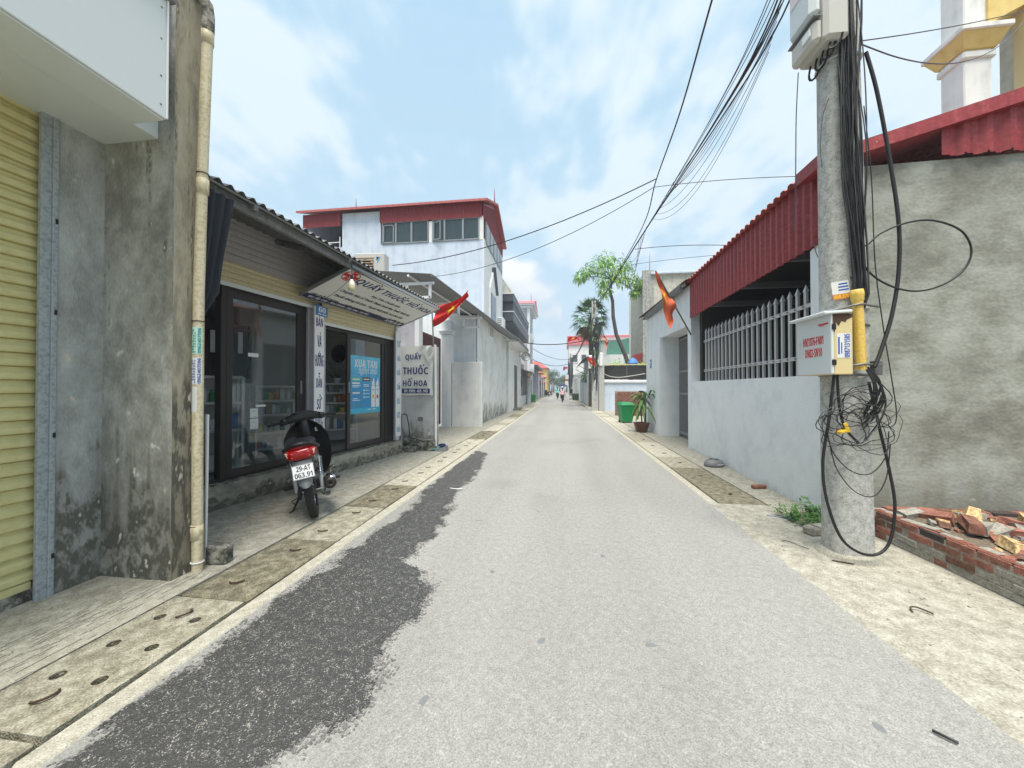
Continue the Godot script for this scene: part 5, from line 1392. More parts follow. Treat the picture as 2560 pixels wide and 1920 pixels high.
# ---------------------------------------------------------------- flags
func _flag(called: String, label: String, base: Vector3, tip: Vector3, cloth: String, style: int):
	var f := thing(called, label, "flag", Transform3D(Basis.IDENTITY, base), "red flags along the street")
	var d := tip - base
	part("pole", MB.new().tube([Vector3.ZERO, d], 0.017 if style < 2 else 0.014, 8), "steel_dull", f)
	var b := MB.new(); b.smooth(true)
	var star := MB.new(); star.smooth(true)
	var nu := 22; var nv := 16
	var grid := []
	var dn := d.normalized()
	for i in nu + 1:
		var row := []
		for j in nv + 1:
			var u := float(i) / nu; var v := float(j) / nv
			var p: Vector3
			if style == 0: # streaming towards the street
				p = V(0.05 + 0.78 * u, 1.0 - 0.5 * v * (1.0 - 0.72 * u) + 0.34 * u * u - 0.02, -0.05 + 0.055 * sin(u * 7.0 + v * 3.0) * (0.3 + u))
				p.x -= 0.1 * v * (1 - u); p.z += 0.03 * sin(v * 11.0 + u * 3.0)
			elif style == 1: # hanging limp around the pole's upper end
				var along := d * (1.0 - 0.56 * u)
				var drop := v * (0.04 + 0.62 * pow(u, 0.8) * (1.0 - 0.25 * maxf(0.0, u - 0.7) * 3.0))
				p = along + V(-0.1 * v * u + 0.03 * sin(v * 8.0 + u * 3.0) * u, -drop, 0.06 * sin(v * 5.0 + u * 9.0) * (0.3 + u) + 0.03 * sin(u * 15.0 + v * 3.0))
			elif style == 2: # short, hanging straight
				p = d * (0.98 - 0.5 * v) + V(0.42 * u * (1 if d.x < 0 else -1), -0.14 * u - 0.12 * u * v, 0.05 * sin(u * 8.0 + v * 2.0))
			else: # drooping from a level pole
				p = d * (1.0 - 0.62 * u) + V(0.02 * sin(v * 7.0), -0.42 * v * (0.45 + 0.75 * absf(1.0 - u * 1.4)), 0.06 * sin(u * 12.0 + v * 4.0))
			row.append(p)
		grid.append(row)
	for i in nu:
		for j in nv:
			b.q(grid[i][j + 1], grid[i + 1][j + 1], grid[i + 1][j], grid[i][j])
	part("cloth", b, cloth, f)
	# the star is cut from the same waving sheet, a hair in front on both faces
	for side in [1.0, -1.0]:
		for i in range(nu * 3):
			for j in range(nv * 3):
				var u := (i + 0.5) / (nu * 3.0); var v := (j + 0.5) / (nv * 3.0)
				var dx := (u - 0.5) * 1.5; var dy := v - 0.5
				var ang := absf(fposmod(atan2(dx, -dy) + PI / 5.0, TAU / 5.0) - PI / 5.0)
				var lim := 0.3 * 0.115 * sin(PI / 5) / (0.115 * sin(PI / 5) * cos(ang) - (0.115 * cos(PI / 5) - 0.3) * sin(ang))
				if sqrt(dx * dx + dy * dy) > lim: continue
				var P := []
				for c in [[0, 0], [1, 0], [1, 1], [0, 1]]:
					P.append(_bil(grid, (i + c[0]) / 3.0, (j + c[1]) / 3.0, nu, nv))
				var nrm: Vector3 = (P[1] - P[0]).cross(P[3] - P[0]).normalized() * 0.004 * side
				star.q(P[3] + nrm, P[2] + nrm, P[1] + nrm, P[0] + nrm)
	part("star", star, "flag_gold", f)

func _bil(grid: Array, u: float, v: float, nu: int, nv: int) -> Vector3:
	var i := mini(int(u), nu - 1); var j := mini(int(v), nv - 1)
	var fu := u - i; var fv := v - j
	return (grid[i][j] * (1 - fu) + grid[i + 1][j] * fu) * (1 - fv) + (grid[i][j + 1] * (1 - fu) + grid[i + 1][j + 1] * fu) * fv

# ---------------------------------------------------------------- right row
func build_right_row():
	# fence house: low white wall, palisade, red valance, grey gable towards the camera
	var h := thing("fence_house", "low house with white wall, dark interior, red corrugated valance and grey gable", "house")
	var ax := 3.05; var az := -9.26; var bx := 2.94; var bz := -4.52
	var wl := MB.new()
	wl.hull8([V(ax, -0.05, az), V(bx, -0.05, bz), V(bx + 0.2, -0.05, bz), V(ax + 0.2, -0.05, az), V(ax, 1.6, az), V(bx, 1.6, bz), V(bx + 0.2, 1.6, bz), V(ax + 0.2, 1.6, az)])
	part("low_wall", wl, "white_wall", h)
	var lf := MB.new()
	lf.quv(V(ax - 0.004, -0.05, az), V(bx - 0.004, -0.05, bz), V(bx - 0.004, 1.598, bz), V(ax - 0.004, 1.598, az), Rect2(0, 0, 1, 1))
	part("low_wall_face", lf, "fence_wall", h)
	part("corner_pier", MB.new().hull8([V(2.948, 1.6, -4.84), V(2.94, 1.6, -4.52), V(3.2, 1.6, -4.52), V(3.2, 1.6, -4.84), V(2.948, 3.08, -4.84), V(2.94, 3.18, -4.52), V(3.2, 3.18, -4.52), V(3.2, 3.08, -4.84)]), "white_wall", h)
	# gable wall facing the camera
	var gw := MB.new()
	gw.quv(V(2.94, -0.1, -4.5), V(8.0, -0.1, -4.35), V(8.0, 3.87, -4.35), V(2.94, 3.87, -4.5), Rect2(0, 0, 1, 1))
	part("gable_wall", gw, "plaster", h)
	part("gable_core", MB.new().hull8([V(2.95, -0.1, -4.52), V(8.0, -0.1, -4.37), V(8.0, -0.1, -4.6), V(2.95, -0.1, -4.75), V(2.95, 3.87, -4.52), V(8.0, 3.87, -4.37), V(8.0, 3.87, -4.6), V(2.95, 3.87, -4.75)]), "grey_wall", h)
	var gs := MB.new()
	for k in 80:
		var x0 := 3.93 + k * 0.05; var x1 := x0 + 0.05
		var z0 := -4.42 + (x0 - 3.93) * 0.03 + (0.03 if (k % 4) == 0 else 0.0); var z1 := -4.42 + (x1 - 3.93) * 0.03 + (0.03 if ((k + 1) % 4) == 0 or (k % 4) == 0 else 0.0)
		var wob := 0.012 * sin(k * 1.7)
		gs.q(V(x0, 3.88 + wob, z0), V(x1, 3.88 + wob, z1), V(x1, 3.9 + (x1 - 2.75) * 0.265, z1), V(x0, 3.9 + (x0 - 2.75) * 0.265, z0))
	part("gable_sheet", gs, "red_sheet", h)
	part("verge_flashing", MB.new().hull8([V(2.75, 3.83, -4.36), V(8.0, 5.22, -4.2), V(8.0, 5.22, -4.6), V(2.75, 3.83, -4.75), V(2.75, 3.97, -4.37), V(8.0, 5.38, -4.21), V(8.0, 5.38, -4.6), V(2.75, 3.97, -4.75)]), "red_sheet", h)
	for x in [3.3, 3.75, 4.2, 4.62]: part("screw", MB.new().lathe([Vector2(0, 0.008), Vector2(0.012, 0.006), Vector2(0.016, 0)], 8, Transform3D(Basis(V(1, 0, 0), V(0, 0, 1), V(0, -1, 0)), V(x, 3.9 + (x - 2.75) * 0.265, -4.355))), "meter_grey", h)
	# roof and valance
	part("roof_sheet", MB.new().corr(V(2.8, 3.98, -4.4), V(0.12, 0, -4.95), V(5.2, 1.4, 0), 30, 0.035, true), "red_roof", h)
	part("valance", MB.new().corr(V(2.9, 3.1, -4.5), V(0.105, 0, -4.72), V(0, 0.88, 0), 32, 0.042, true), "red_sheet", h)
	# inside: shed, its darkness painted into the wall and ceiling colour
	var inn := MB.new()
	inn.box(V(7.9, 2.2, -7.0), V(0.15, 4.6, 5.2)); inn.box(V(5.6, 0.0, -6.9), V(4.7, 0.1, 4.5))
	part("shed_wall", inn, "shed_shade", h)
	part("shed_ceiling", MB.new().box(V(5.6, 3.75, -6.9), V(4.6, 0.06, 4.5)), "shed_shade", h)
	part("shed_end_wall", MB.new().box(V(5.6, 2.0, -9.2), V(4.7, 3.9, 0.14)), "shed_shade", h)
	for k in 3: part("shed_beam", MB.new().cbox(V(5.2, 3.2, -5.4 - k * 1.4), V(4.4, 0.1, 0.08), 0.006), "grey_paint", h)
	# palisade
	var dirv := V(2.946 - 3.03, 0, -4.836 + 8.469)
	var pf := thing("palisade_fence", "steel palisade fence of spear-tipped pickets on top of the white wall", "fence", Transform3D(Basis(dirv.normalized(), Vector3.UP, dirv.normalized().cross(Vector3.UP)), V(3.13, 1.6, -8.469)))
	var L := dirv.length()
	var pk := MB.new()
	pk.box(V(0, 0.53, 0), V(0.045, 1.06, 0.03))
	var cap0 := [V(-0.032, 1.06, -0.024), V(0.032, 1.06, -0.024), V(0.032, 1.06, 0.024), V(-0.032, 1.06, 0.024)]
	for i in 4: pk.to(cap0[i], cap0[(i + 1) % 4], V(0, 1.155, 0), V(0, 1.08, 0))
	pk.qo(cap0[0], cap0[1], cap0[2], cap0[3], V(0, 1.1, 0))
	var pm := pk.done()
	var bm := MB.new().lathe([Vector2(0, 0.012), Vector2(0.01, 0.01), Vector2(0.014, 0)], 8, Transform3D(Basis(V(1, 0, 0), V(0, 0, 1), V(0, -1, 0)), Vector3.ZERO)).done()
	for i in 23:
		var u := L * (i - 0.5) / 21.0
		part("picket", pm, "steel", pf, at(u, 0, 0))
		for y in [0.23, 0.87]: part("bolt", bm, "steel_dull", pf, at(u, y, 0.036))
	for y in [0.23, 0.87]: part("rail", MB.new().cbox(V(L / 2, y, 0.024), V(L + 0.3, 0.05, 0.014), 0.003), "steel", pf)
	# gatehouse
	var g := thing("gatehouse", "grey-white gatehouse wall with recessed barred gate and rusty corrugated eave", "gatehouse")
	part("front_wall", MB.new().hull8([V(2.93, -0.05, -13.4), V(2.94, -0.05, -11.68), V(3.5, -0.05, -11.68), V(3.5, -0.05, -13.4), V(2.93, 3.0, -13.4), V(2.94, 3.0, -11.68), V(3.5, 3.0, -11.68), V(3.5, 3.0, -13.4)]), "white_wall", g)
	part("upper_wall", MB.new().hull8([V(2.93, 2.96, -13.4), V(3.045, 2.96, -9.27), V(3.5, 2.96, -9.27), V(3.5, 2.96, -13.4), V(2.93, 3.92, -13.4), V(3.045, 3.92, -9.27), V(3.5, 3.92, -9.27), V(3.5, 3.92, -13.4)]), "white_wall", g)
	part("gate_post", MB.new().cbox(V(3.28, 1.47, -9.38), V(0.47, 3.0, 0.22), 0.006), "white_wall", g)
	part("room_wall", MB.new().box(V(5.0, 1.9, -13.3), V(3.2, 3.8, 0.16)), "grey_wall", g)
	part("room_back", MB.new().box(V(6.6, 1.9, -11.4), V(0.1, 3.8, 4.2)), "grey_wall", g)
	part("eave_sheet", MB.new().corr(V(2.86, 3.96, -9.0), V(-0.12, 0, -4.75), V(3.6, 0.8, 0), 52, 0.024), "rust", g)
	part("eave_batten", MB.new().cbox(V(2.9, 3.9, -11.4), V(0.06, 0.08, 4.5), 0.01, at(0, 0, 0)), "footing", g)
	part("broken_gutter", MB.new().hull8([V(2.84, 3.83, -9.4), V(2.95, 3.83, -9.4), V(2.95, 3.8, -13.2), V(2.84, 3.8, -13.2), V(2.82, 3.95, -9.4), V(2.96, 3.95, -9.4), V(2.96, 3.95, -13.2), V(2.82, 3.95, -13.2)]), "grey_sheet", g)
	var bg := thing("barred_gate", "dark grey barred metal gate set back in the gatehouse", "gate", at(3.52, 0.03, -9.5, 90))
	var bar := MB.new().cbox(V(0, 1.45, 0), V(0.022, 2.88, 0.022), 0.003).done()
	for k in 22: part("bar", bar, "gate_grey", bg, at(0.04 + k * 0.1, 0, 0))
	for y in [0.1, 1.25, 1.9, 2.85]: part("rail", MB.new().cbox(V(1.1, y, 0), V(2.2, 0.05, 0.035), 0.004), "gate_grey", bg)
	for x in [0.0, 1.08, 1.14, 2.2]: part("stile", MB.new().cbox(V(x, 1.45, 0), V(0.05, 2.9, 0.045), 0.004), "gate_grey", bg)
	part("lock_box", MB.new().cbox(V(0.98, 1.45, -0.03), V(0.16, 0.24, 0.06), 0.008), "rust", bg)
	var np := thing("number_plate", "small pale blue house number plate on the gatehouse wall", "number plate", at(2.925, 2.25, -12.75, -90))
	part("plate", MB.new().cbox(Vector3.ZERO, V(0.2, 0.28, 0.008), 0.003), "plate_blue", np)
	part("small_print", MB.new().box(V(0, 0.04, 0.005), V(0.12, 0.06, 0.002)).box(V(0, -0.06, 0.005), V(0.14, 0.02, 0.002)), "ink_white", np)
	_flag("flag", "faded orange flag with yellow star hanging limp on the gatehouse wall", V(3.03, 2.7, -9.2), V(2.12, 4.12, -8.75), "flag_faded", 1)
	# weeds in the eave
	var wd := MB.new()
	for k in 14:
		var p := V(2.86 + rng.randf_range(-0.05, 0.05), 3.85, -10.0 + rng.randf_range(-0.5, 0.4))
		_leafquad(wd, p, V(rng.randf_range(-0.6, 0.2), rng.randf_range(-1, 0.3), rng.randf_range(-0.5, 0.5)).normalized(), 0.22, 0.04)
	solo("gutter_weed", "tuft of green weeds growing out of the gatehouse gutter", "plant", wd, "leaf_mid")
	# pipe and tap at the gatehouse corner
	var tp := thing("corner_standpipe", "teal water pipe with bent tap at the gatehouse corner", "pipe", at(2.82, 0, -13.1))
	part("pipe", MB.new().tube([V(0, 0, 0), V(0, 0.62, 0)], 0.04, 10), "teal_pipe", tp)
	part("post", MB.new().tube([V(-0.02, 0.6, 0), V(-0.02, 1.25, 0)], 0.05, 8), "grey_paint", tp)
	part("tap", MB.new().tube([V(-0.02, 1.25, 0), V(-0.06, 1.32, 0), V(-0.2, 1.33, 0.02)], 0.03, 8), "black_plastic", tp)
	# --- low brick enclosure, rubble
	_brickwork()
	# --- tall cream building behind the fence house
	var tb := thing("column_building", "tall cream house with square balcony columns and ochre mouldings", "building")
	part("column", MB.new().cbox(V(8.75, 5.0, -9.25), V(0.52, 7.9, 0.5), 0.02), "cream_wall", tb)
	part("capital", MB.new().cbox(V(8.75, 8.5, -9.25), V(0.62, 0.16, 0.6), 0.03), "cream_wall", tb)
	part("capital", MB.new().hull8([V(8.44, 8.62, -8.95), V(9.06, 8.62, -8.95), V(9.06, 8.62, -9.55), V(8.44, 8.62, -9.55), V(8.32, 8.9, -8.82), V(9.18, 8.9, -8.82), V(9.18, 8.9, -9.68), V(8.32, 8.9, -9.68)]), "yellow_wall", tb)
	part("capital", MB.new().cbox(V(8.75, 8.96, -9.25), V(0.94, 0.12, 0.94), 0.02), "cream_wall", tb)
	part("column_upper", MB.new().cbox(V(8.75, 10.0, -9.25), V(0.5, 1.8, 0.5), 0.02), "cream_wall", tb)
	part("beam", MB.new().hull8([V(8.9, 9.1, -8.95), V(13.0, 11.2, -8.95), V(13.0, 11.2, -9.6), V(8.9, 9.1, -9.6), V(8.9, 9.7, -8.95), V(13.0, 11.8, -8.95), V(13.0, 11.8, -9.6), V(8.9, 9.7, -9.6)]), "yellow_wall", tb)
	part("wall", MB.new().box(V(13.2, 5.0, -9.5), V(6.6, 10.0, 0.5)), "beige_wall", tb)
	part("corner_quoin", MB.new().cbox(V(9.73, 5.0, -9.1), V(0.2, 10.0, 0.3), 0.02), "box_cream", tb)

func rubble_label(m: String) -> String:
	return {"brick_0": "broken red brick", "brick_1": "broken orange-red brick", "brick_2": "broken dark red brick", "brick_3": "broken pale pink brick", "ochre_stone": "ochre lump of stone", "mortar": "grey lump of mortar"}[m] + " lying loose in the brick enclosure"

func _brickwork():
	var w := thing("brick_enclosure", "low broken brick enclosure wall with mortar-capped top around the rubble", "brick wall", at(3.0, 0, -2.6))
	# street leg: local x outwards from the road, z along the street
	var bmesh := []
	for k in 3: bmesh.append(MB.new().cbox(Vector3.ZERO, V(0.098 - 0.004 * k, 0.056, 0.205 + 0.004 * k), 0.006).done())
	var stub := MB.new().cbox(Vector3.ZERO, V(0.1, 0.056, 0.1), 0.006).done()
	var z := 0.4
	part("mortar_bed", MB.new().box(V(0.085, 0.112, -0.5), V(0.085, 0.236, 1.86)), "mortar", w)
	for row in 4:
		z = 0.42 + (0.1 if row % 2 else 0.0)
		while z > -1.4:
			var m: String = "brick_burnt" if rng.randf() < 0.2 and row == 3 else "brick_%d" % (rng.randi() % 4)
			if row < 2 and rng.randf() < 0.55: m = "mortar"
			elif row == 2 and rng.randf() < 0.3: m = "mortar"
			part("brick", bmesh[rng.randi() % 3], m, w, at(0.085 + 0.0 * z + rng.randf_range(-0.004, 0.004), 0.03 + row * 0.064, z - 0.11, rng.randf_range(-1.5, 1.5), rng.randf_range(-1, 1)))
			z -= 0.222
	# ribbed brick tops showing through the cap mortar
	for k in 9:
		for r in 3:
			part("brick_rib", MB.new().cbox(Vector3.ZERO, V(0.012, 0.01, 0.2), 0.003), "brick_3", w, at(0.055 + r * 0.026, 0.254, 0.3 - k * 0.215)) if rng.randf() < 0.8 else null
	for k in 7: part("cap_mortar", MB.new().cbox(Vector3.ZERO, V(rng.randf_range(0.05, 0.09), 0.016, rng.randf_range(0.1, 0.26)), 0.007), "mortar", w, at(0.1 + rng.randf_range(-0.01, 0.02), 0.256, 0.25 - k * 0.27, rng.randf_range(-15, 15)))
	# far leg along the gable
	part("mortar_bed", MB.new().box(V(1.4, 0.112, -1.6), V(2.7, 0.236, 0.085)), "mortar", w)
	for row in 4:
		var x := 0.12 + (0.1 if row % 2 else 0.0)
		while x < 2.7:
			var burnt := rng.randf() < 0.25
			part("brick", bmesh[rng.randi() % 3], "brick_burnt" if burnt else "brick_%d" % (rng.randi() % 4), w, at(x + 0.11, 0.03 + row * 0.064, -1.6 + rng.randf_range(-0.005, 0.005), 90 + rng.randf_range(-2, 2), 0, rng.randf_range(-1, 1)))
			x += 0.222
	# loose rubble, every piece its own
	var shapes := []
	for k in 6:
		var sd := MB.new()
		var pts := []
		for y in [-1, 1]:
			for c in [[-1, -1], [1, -1], [1, 1], [-1, 1]]:
				pts.append(V(c[0] * rng.randf_range(0.28, 0.5), y * rng.randf_range(0.25, 0.5), c[1] * rng.randf_range(0.28, 0.5)))
		sd.hull8(pts)
		shapes.append(sd.done())
	var soil := MB.new(); soil.smooth(true)
	var fn := FastNoiseLite.new(); fn.seed = 6; fn.frequency = 1.6
	for i in 26:
		for j in 14:
			var P := []
			for c in [[i, j], [i + 1, j], [i + 1, j + 1], [i, j + 1]]:
				var x: float = 3.12 + c[0] * 0.1; var zz: float = -2.3 - c[1] * 0.138
				P.append(V(x, 0.06 + 0.16 * smoothstep(0.0, 1.0, c[1] / 14.0) + 0.07 * fn.get_noise_2d(x, zz), zz))
			soil.q(P[0], P[1], P[2], P[3])
	var so := struct("rubble_ground", soil, "rubble_soil")
	so.name = "soil_heap"
	for k in 150:
		var fz := rng.randf()
		var x := rng.randf_range(3.2, 5.4); var zz := lerpf(-2.9, -4.08, sqrt(fz))
		var big := rng.randf()
		var s := rng.randf_range(0.03, 0.07) if big < 0.72 else rng.randf_range(0.08, 0.15)
		var kind := rng.randi() % 8
		var m: String = ["brick_0", "brick_1", "brick_3", "ochre_stone", "mortar", "ochre_stone", "brick_2", "mortar"][kind]
		var nm := "broken_brick" if m.begins_with("brick") else "rubble_stone"
		var y := 0.06 + 0.16 * smoothstep(0.0, 1.0, (-2.3 - zz) / 1.93) + 0.07 * fn.get_noise_2d(x, zz) + s * 0.18
		solo(nm, rubble_label(m), "brick" if nm == "broken_brick" else "stone", shapes[rng.randi() % 6], m, Transform3D(Basis.from_euler(V(rng.randf_range(-0.4, 0.4), rng.randf() * TAU, rng.randf_range(-0.4, 0.4))) * Basis.from_scale(V(s * rng.randf_range(1.0, 2.0), s * 0.65, s * rng.randf_range(0.8, 1.2))), V(x, y, zz)), "loose rubble")
	for a in [[3.75, 0.27, -3.95, 0.24, "ochre_stone", 30, 50], [3.55, 0.26, -3.75, 0.26, "brick_0", 8, 65], [3.95, 0.25, -3.85, 0.22, "brick_3", -10, 20], [4.25, 0.26, -3.95, 0.22, "ochre_stone", 5, -20], [3.6, 0.19, -3.5, 0.24, "ochre_stone", 4, 80], [4.05, 0.21, -3.6, 0.23, "brick_1", 14, 40], [4.55, 0.28, -3.9, 0.2, "brick_0", 20, 10], [3.4, 0.21, -3.85, 0.18, "brick_2", -20, 70], [3.3, 0.24, -4.02, 0.22, "mortar", 10, 15]]:
		solo("broken_brick" if String(a[4]).begins_with("brick") else "rubble_stone", rubble_label(a[4]), "brick" if String(a[4]).begins_with("brick") else "stone", shapes[int(a[3] * 100) % 6], a[4], Transform3D(Basis.from_euler(V(0.2, deg_to_rad(a[6]), deg_to_rad(a[5]))) * Basis.from_scale(V(a[3], a[3] * 0.4, a[3] * 0.5)), V(a[0], a[1], a[2])), "loose rubble")

# ---------------------------------------------------------------- the near utility pole
func build_pole():
	var P0 := V(2.47, 0, -3.60)
	var p := thing("utility_pole", "thick grey concrete utility pole hung with cables beside the brick enclosure", "utility pole", Transform3D(Basis.IDENTITY, P0))
	var b := MB.new()
	# rounded-square section, tapering, one arris towards the camera
	var rings := []
	var n := 28
	for k in 13:
		var y := -0.05 + k * 0.62
		var s := lerpf(1.0, 0.72, k / 12.0)
		var ring := []
		for i in n:
			var a := TAU * i / n + 0.35
			var c := cos(a); var d := sin(a)
			var sup := pow(pow(absf(c), 4.0) + pow(absf(d), 4.0), -0.25)
			var pt := Vector2(c, d) * lerpf(1.0, sup, 0.6)
			ring.append(V(pt.x * 0.166 * s - 0.006 * k, y, pt.y * 0.15 * s))
		rings.append(ring)
	for k in 12:
		b.smooth(true)
		for i in n:
			var j := (i + 1) % n
			b.q(rings[k][j], rings[k][i], rings[k + 1][i], rings[k + 1][j])
	b.smooth(false)
	part("shaft", b, "pole_concrete", p)
	part("collar", MB.new().lathe([Vector2(0.24, -0.05), Vector2(0.22, 0.03), Vector2(0.17, 0.045), Vector2(0.0, 0.045)], 20), "cement", p)
	for y in [2.12, 1.56, 1.98, 4.3]:
		var r := lerpf(0.176, 0.128, y / 7.4)
		part("steel_band", MB.new().tube(_ring(V(-0.0097 * y, y, 0), r, 24), 0.012 if y < 4 else 0.014, 6), "steel_dull" if y < 2.1 else "steel", p)
	part("bracket", MB.new().cbox(V(0.17, 1.62, 0.05), V(0.06, 0.12, 0.14), 0.006), "steel_dull", p)
	# stickers
	var st := thing("phone_sticker", "torn advert sticker with an orange number strip on the concrete pole", "sticker", at(2.345, 2.27, -3.466, -12, 0, 6))
	part("sheet", MB.new().box(V(0, 0.03, 0), V(0.12, 0.11, 0.002)), "paper", st)
	part("orange_strip", MB.new().box(V(0, -0.045, 0.0), V(0.12, 0.045, 0.0022)), "pack_5", st)
	text("658.370", 0.1, 0.03, "flag_gold", at(0.0, -0.045, 0.001), st)
	part("small_print", MB.new().box(V(0.02, 0.06, 0.0015), V(0.06, 0.012, 0.001)).box(V(0.02, 0.035, 0.0015), V(0.07, 0.012, 0.001)).box(V(0.02, 0.01, 0.0015), V(0.07, 0.012, 0.001)), "ink_blue", st)
	# cabinet with red stencil
	var bx := thing("telecom_cabinet", "white steel cabinet with red stencilled code and rusty cream side", "cabinet", at(2.262, 1.56, -3.555, -90))
	part("body", MB.new().cbox(V(0.0, 0.25, -0.01), V(0.44, 0.5, 0.14), 0.006), "box_cream", bx)
	part("door", MB.new().cbox(V(0.0, 0.25, 0.07), V(0.442, 0.49, 0.022), 0.005), "box_white", bx)
	part("lid", MB.new().cbox(V(0, 0.51, 0.01), V(0.48, 0.024, 0.21), 0.006, at(0, 0, 0, 0, 3)), "box_white", bx)
	part("rust_patch", MB.new().prism(PackedVector2Array([Vector2(-0.075, 0.0), Vector2(0.08, 0.0), Vector2(0.07, -0.03), Vector2(0.03, -0.05), Vector2(0.02, -0.07), Vector2(-0.01, -0.06), Vector2(-0.03, -0.1), Vector2(-0.05, -0.07), Vector2(-0.06, -0.15), Vector2(-0.075, -0.12)]), 0.002, Transform3D(Basis(V(0, 0, -1), V(0, 1, 0), V(1, 0, 0)), V(0.220, 0.495, -0.005))), "rust", bx)
	for y in [0.1, 0.39]: part("hinge", MB.new().cbox(V(0.225, y, 0.062), V(0.012, 0.045, 0.03), 0.003), "black_plastic", bx)
	part("handle", MB.new().tube([V(-0.17, 0.16, 0.085), V(-0.17, 0.17, 0.1), V(-0.168, 0.29, 0.1), V(-0.168, 0.3, 0.085)], 0.005, 6), "box_white", bx)
	text("HNI1876-FN01", 0.26, 0.075, "ink_red", at(0.0, 0.295, 0.0815), bx)
	text("DN02-SN10", 0.215, 0.075, "ink_red", at(0.005, 0.195, 0.0815), bx)
	part("logo_mark", MB.new().box(V(0.13, 0.425, 0.082), V(0.12, 0.014, 0.001)).box(V(0.115, 0.412, 0.082), V(0.05, 0.004, 0.001)), "ink_red", bx)
	var stx := thing("advert_sticker", "white sticker with a blue upright phone number on the cabinet side", "sticker", at(2.262, 1.56, -3.555, -90) * Transform3D(Basis(V(0, 1, 0), V(0, 0, 1), V(1, 0, 0)), V(0.2215, 0.235, -0.01)))
	part("sheet", MB.new().box(Vector3.ZERO, V(0.2, 0.1, 0.001)), "paper", stx)
	text("0987131585", 0.19, 0.04, "ink_blue", at(0, -0.025, 0.001), stx)
	part("small_print", MB.new().box(V(0, 0.035, 0.001), V(0.14, 0.012, 0.001)).box(V(-0.02, 0.015, 0.001), V(0.09, 0.008, 0.001)), "ink_blue", stx)
	# yellow conduit
	var cd := thing("cable_conduit", "yellow plastic conduit pipe strapped upright to the concrete pole", "conduit", at(2.445, 1.6, -3.40, 0, 0, 2.2))
	part("pipe", MB.new().tube([V(0, 0, 0), V(0, 0.6, 0)], 0.037, 18, false), "conduit", cd)
	part("socket_end", MB.new().lathe([Vector2(0.037, 0.56), Vector2(0.043, 0.575), Vector2(0.043, 0.6), Vector2(0.046, 0.61), Vector2(0.046, 0.64), Vector2(0.043, 0.645), Vector2(0.043, 0.66), Vector2(0.036, 0.66)], 18), "conduit", cd)
	for y in [0.04, 0.53]: part("strap", MB.new().tube([V(-0.2, y - 0.03, -0.1), V(-0.05, y, 0.02), V(-0.02, y + 0.004, 0.04), V(0.02, y + 0.004, 0.04), V(0.05, y, 0.02), V(0.2, y - 0.01, -0.06)], 0.009, 6), "steel_dull", cd)
	# meter boxes high on the pole
	var mb := thing("meter_box", "grey plastic electricity meter box high on the concrete pole", "meter box", at(2.2, 4.38, -3.555, -88))
	part("case", MB.new().cbox(V(0, 0.45, -0.08), V(0.36, 0.9, 0.2), 0.03), "meter_grey", mb)
	part("cover", MB.new().cbox(V(-0.02, 0.55, 0.05), V(0.32, 0.62, 0.1), 0.04), "box_white", mb)
	part("cover", MB.new().cbox(V(-0.02, 0.11, 0.04), V(0.32, 0.2, 0.08), 0.03), "meter_grey", mb)
	part("window", MB.new().cbox(V(-0.05, 0.62, 0.102), V(0.16, 0.2, 0.008), 0.003), "cloth_pale", mb)
	part("catch", MB.new().cbox(V(0.05, 0.12, 0.085), V(0.1, 0.07, 0.012), 0.004), "white_paint", mb)
	part("seam", MB.new().box(V(-0.02, 0.222, 0.06), V(0.34, 0.012, 0.06)), "grey_paint", mb)
	for k in 4:
		var x := -0.12 + k * 0.08
		var pts := []
		for i in 11:
			var f := i / 10.0
			pts.append(V(x + 0.09 * f, 0.0 - 0.16 * sin(f * PI) * (1.0 - 0.15 * k), -0.06 + 0.03 * sin(f * 5.0)))
		part("lead", MB.new().tube(pts, 0.009, 6), "cable_black", mb)
	# the bundle of cables down the face of the pole
	var cb := thing("cable_bundle", "thick bundle of black cables running down the pole into the conduit", "cables", Transform3D(Basis.IDENTITY, P0))
	for k in 34:
		var x0 := rng.randf_range(-0.08, 0.05) + 0.0; var pts := []
		var zf := 0.17 + rng.randf_range(0.0, 0.05); var w1 := rng.randf_range(0.5, 2.2); var ph := rng.randf() * TAU
		for i in 22:
			var f := i / 21.0
			var y := lerpf(6.6, 2.22, f)
			var spread := 1.0 - smoothstep(0.72, 1.0, f) * 0.62
			var lean := lerpf(-0.1, 0.0, f)
			pts.append(V(lean + (x0 + 0.035 * sin(f * w1 * 6.0 + ph)) * spread - 0.01, y, zf * lerpf(0.78, 1.0, f) + 0.012 * cos(f * 9.0 + ph)))
		pts.append(V(-0.012 + x0 * 0.25, 2.1, 0.205))
		part("cable", MB.new().tube(pts, rng.randf_range(0.003, 0.0075), 5), "cable_black" if rng.randf() < 0.75 else "cable_grey", cb)
	for k in 9:
		var x0 := rng.randf_range(-0.02, 0.02); var pts := []
		var rr := rng.randf_range(0.05, 0.13); var dpt := rng.randf_range(0.3, 0.62)
		for i in 17:
			var f := i / 16.0
			pts.append(V(-0.0 + x0 + rr * sin(f * PI) * 0.9, 1.62 - dpt * f, 0.205 + 0.03 * sin(f * 4.0)))
		part("cable", MB.new().tube(pts, 0.007, 5), "cable_black", cb)
	# loose coil
	var co := thing("cable_coil", "loose tangle of thin black cable loops below the cabinet", "cables", Transform3D(Basis.IDENTITY, V(2.34, 1.24, -3.42)))
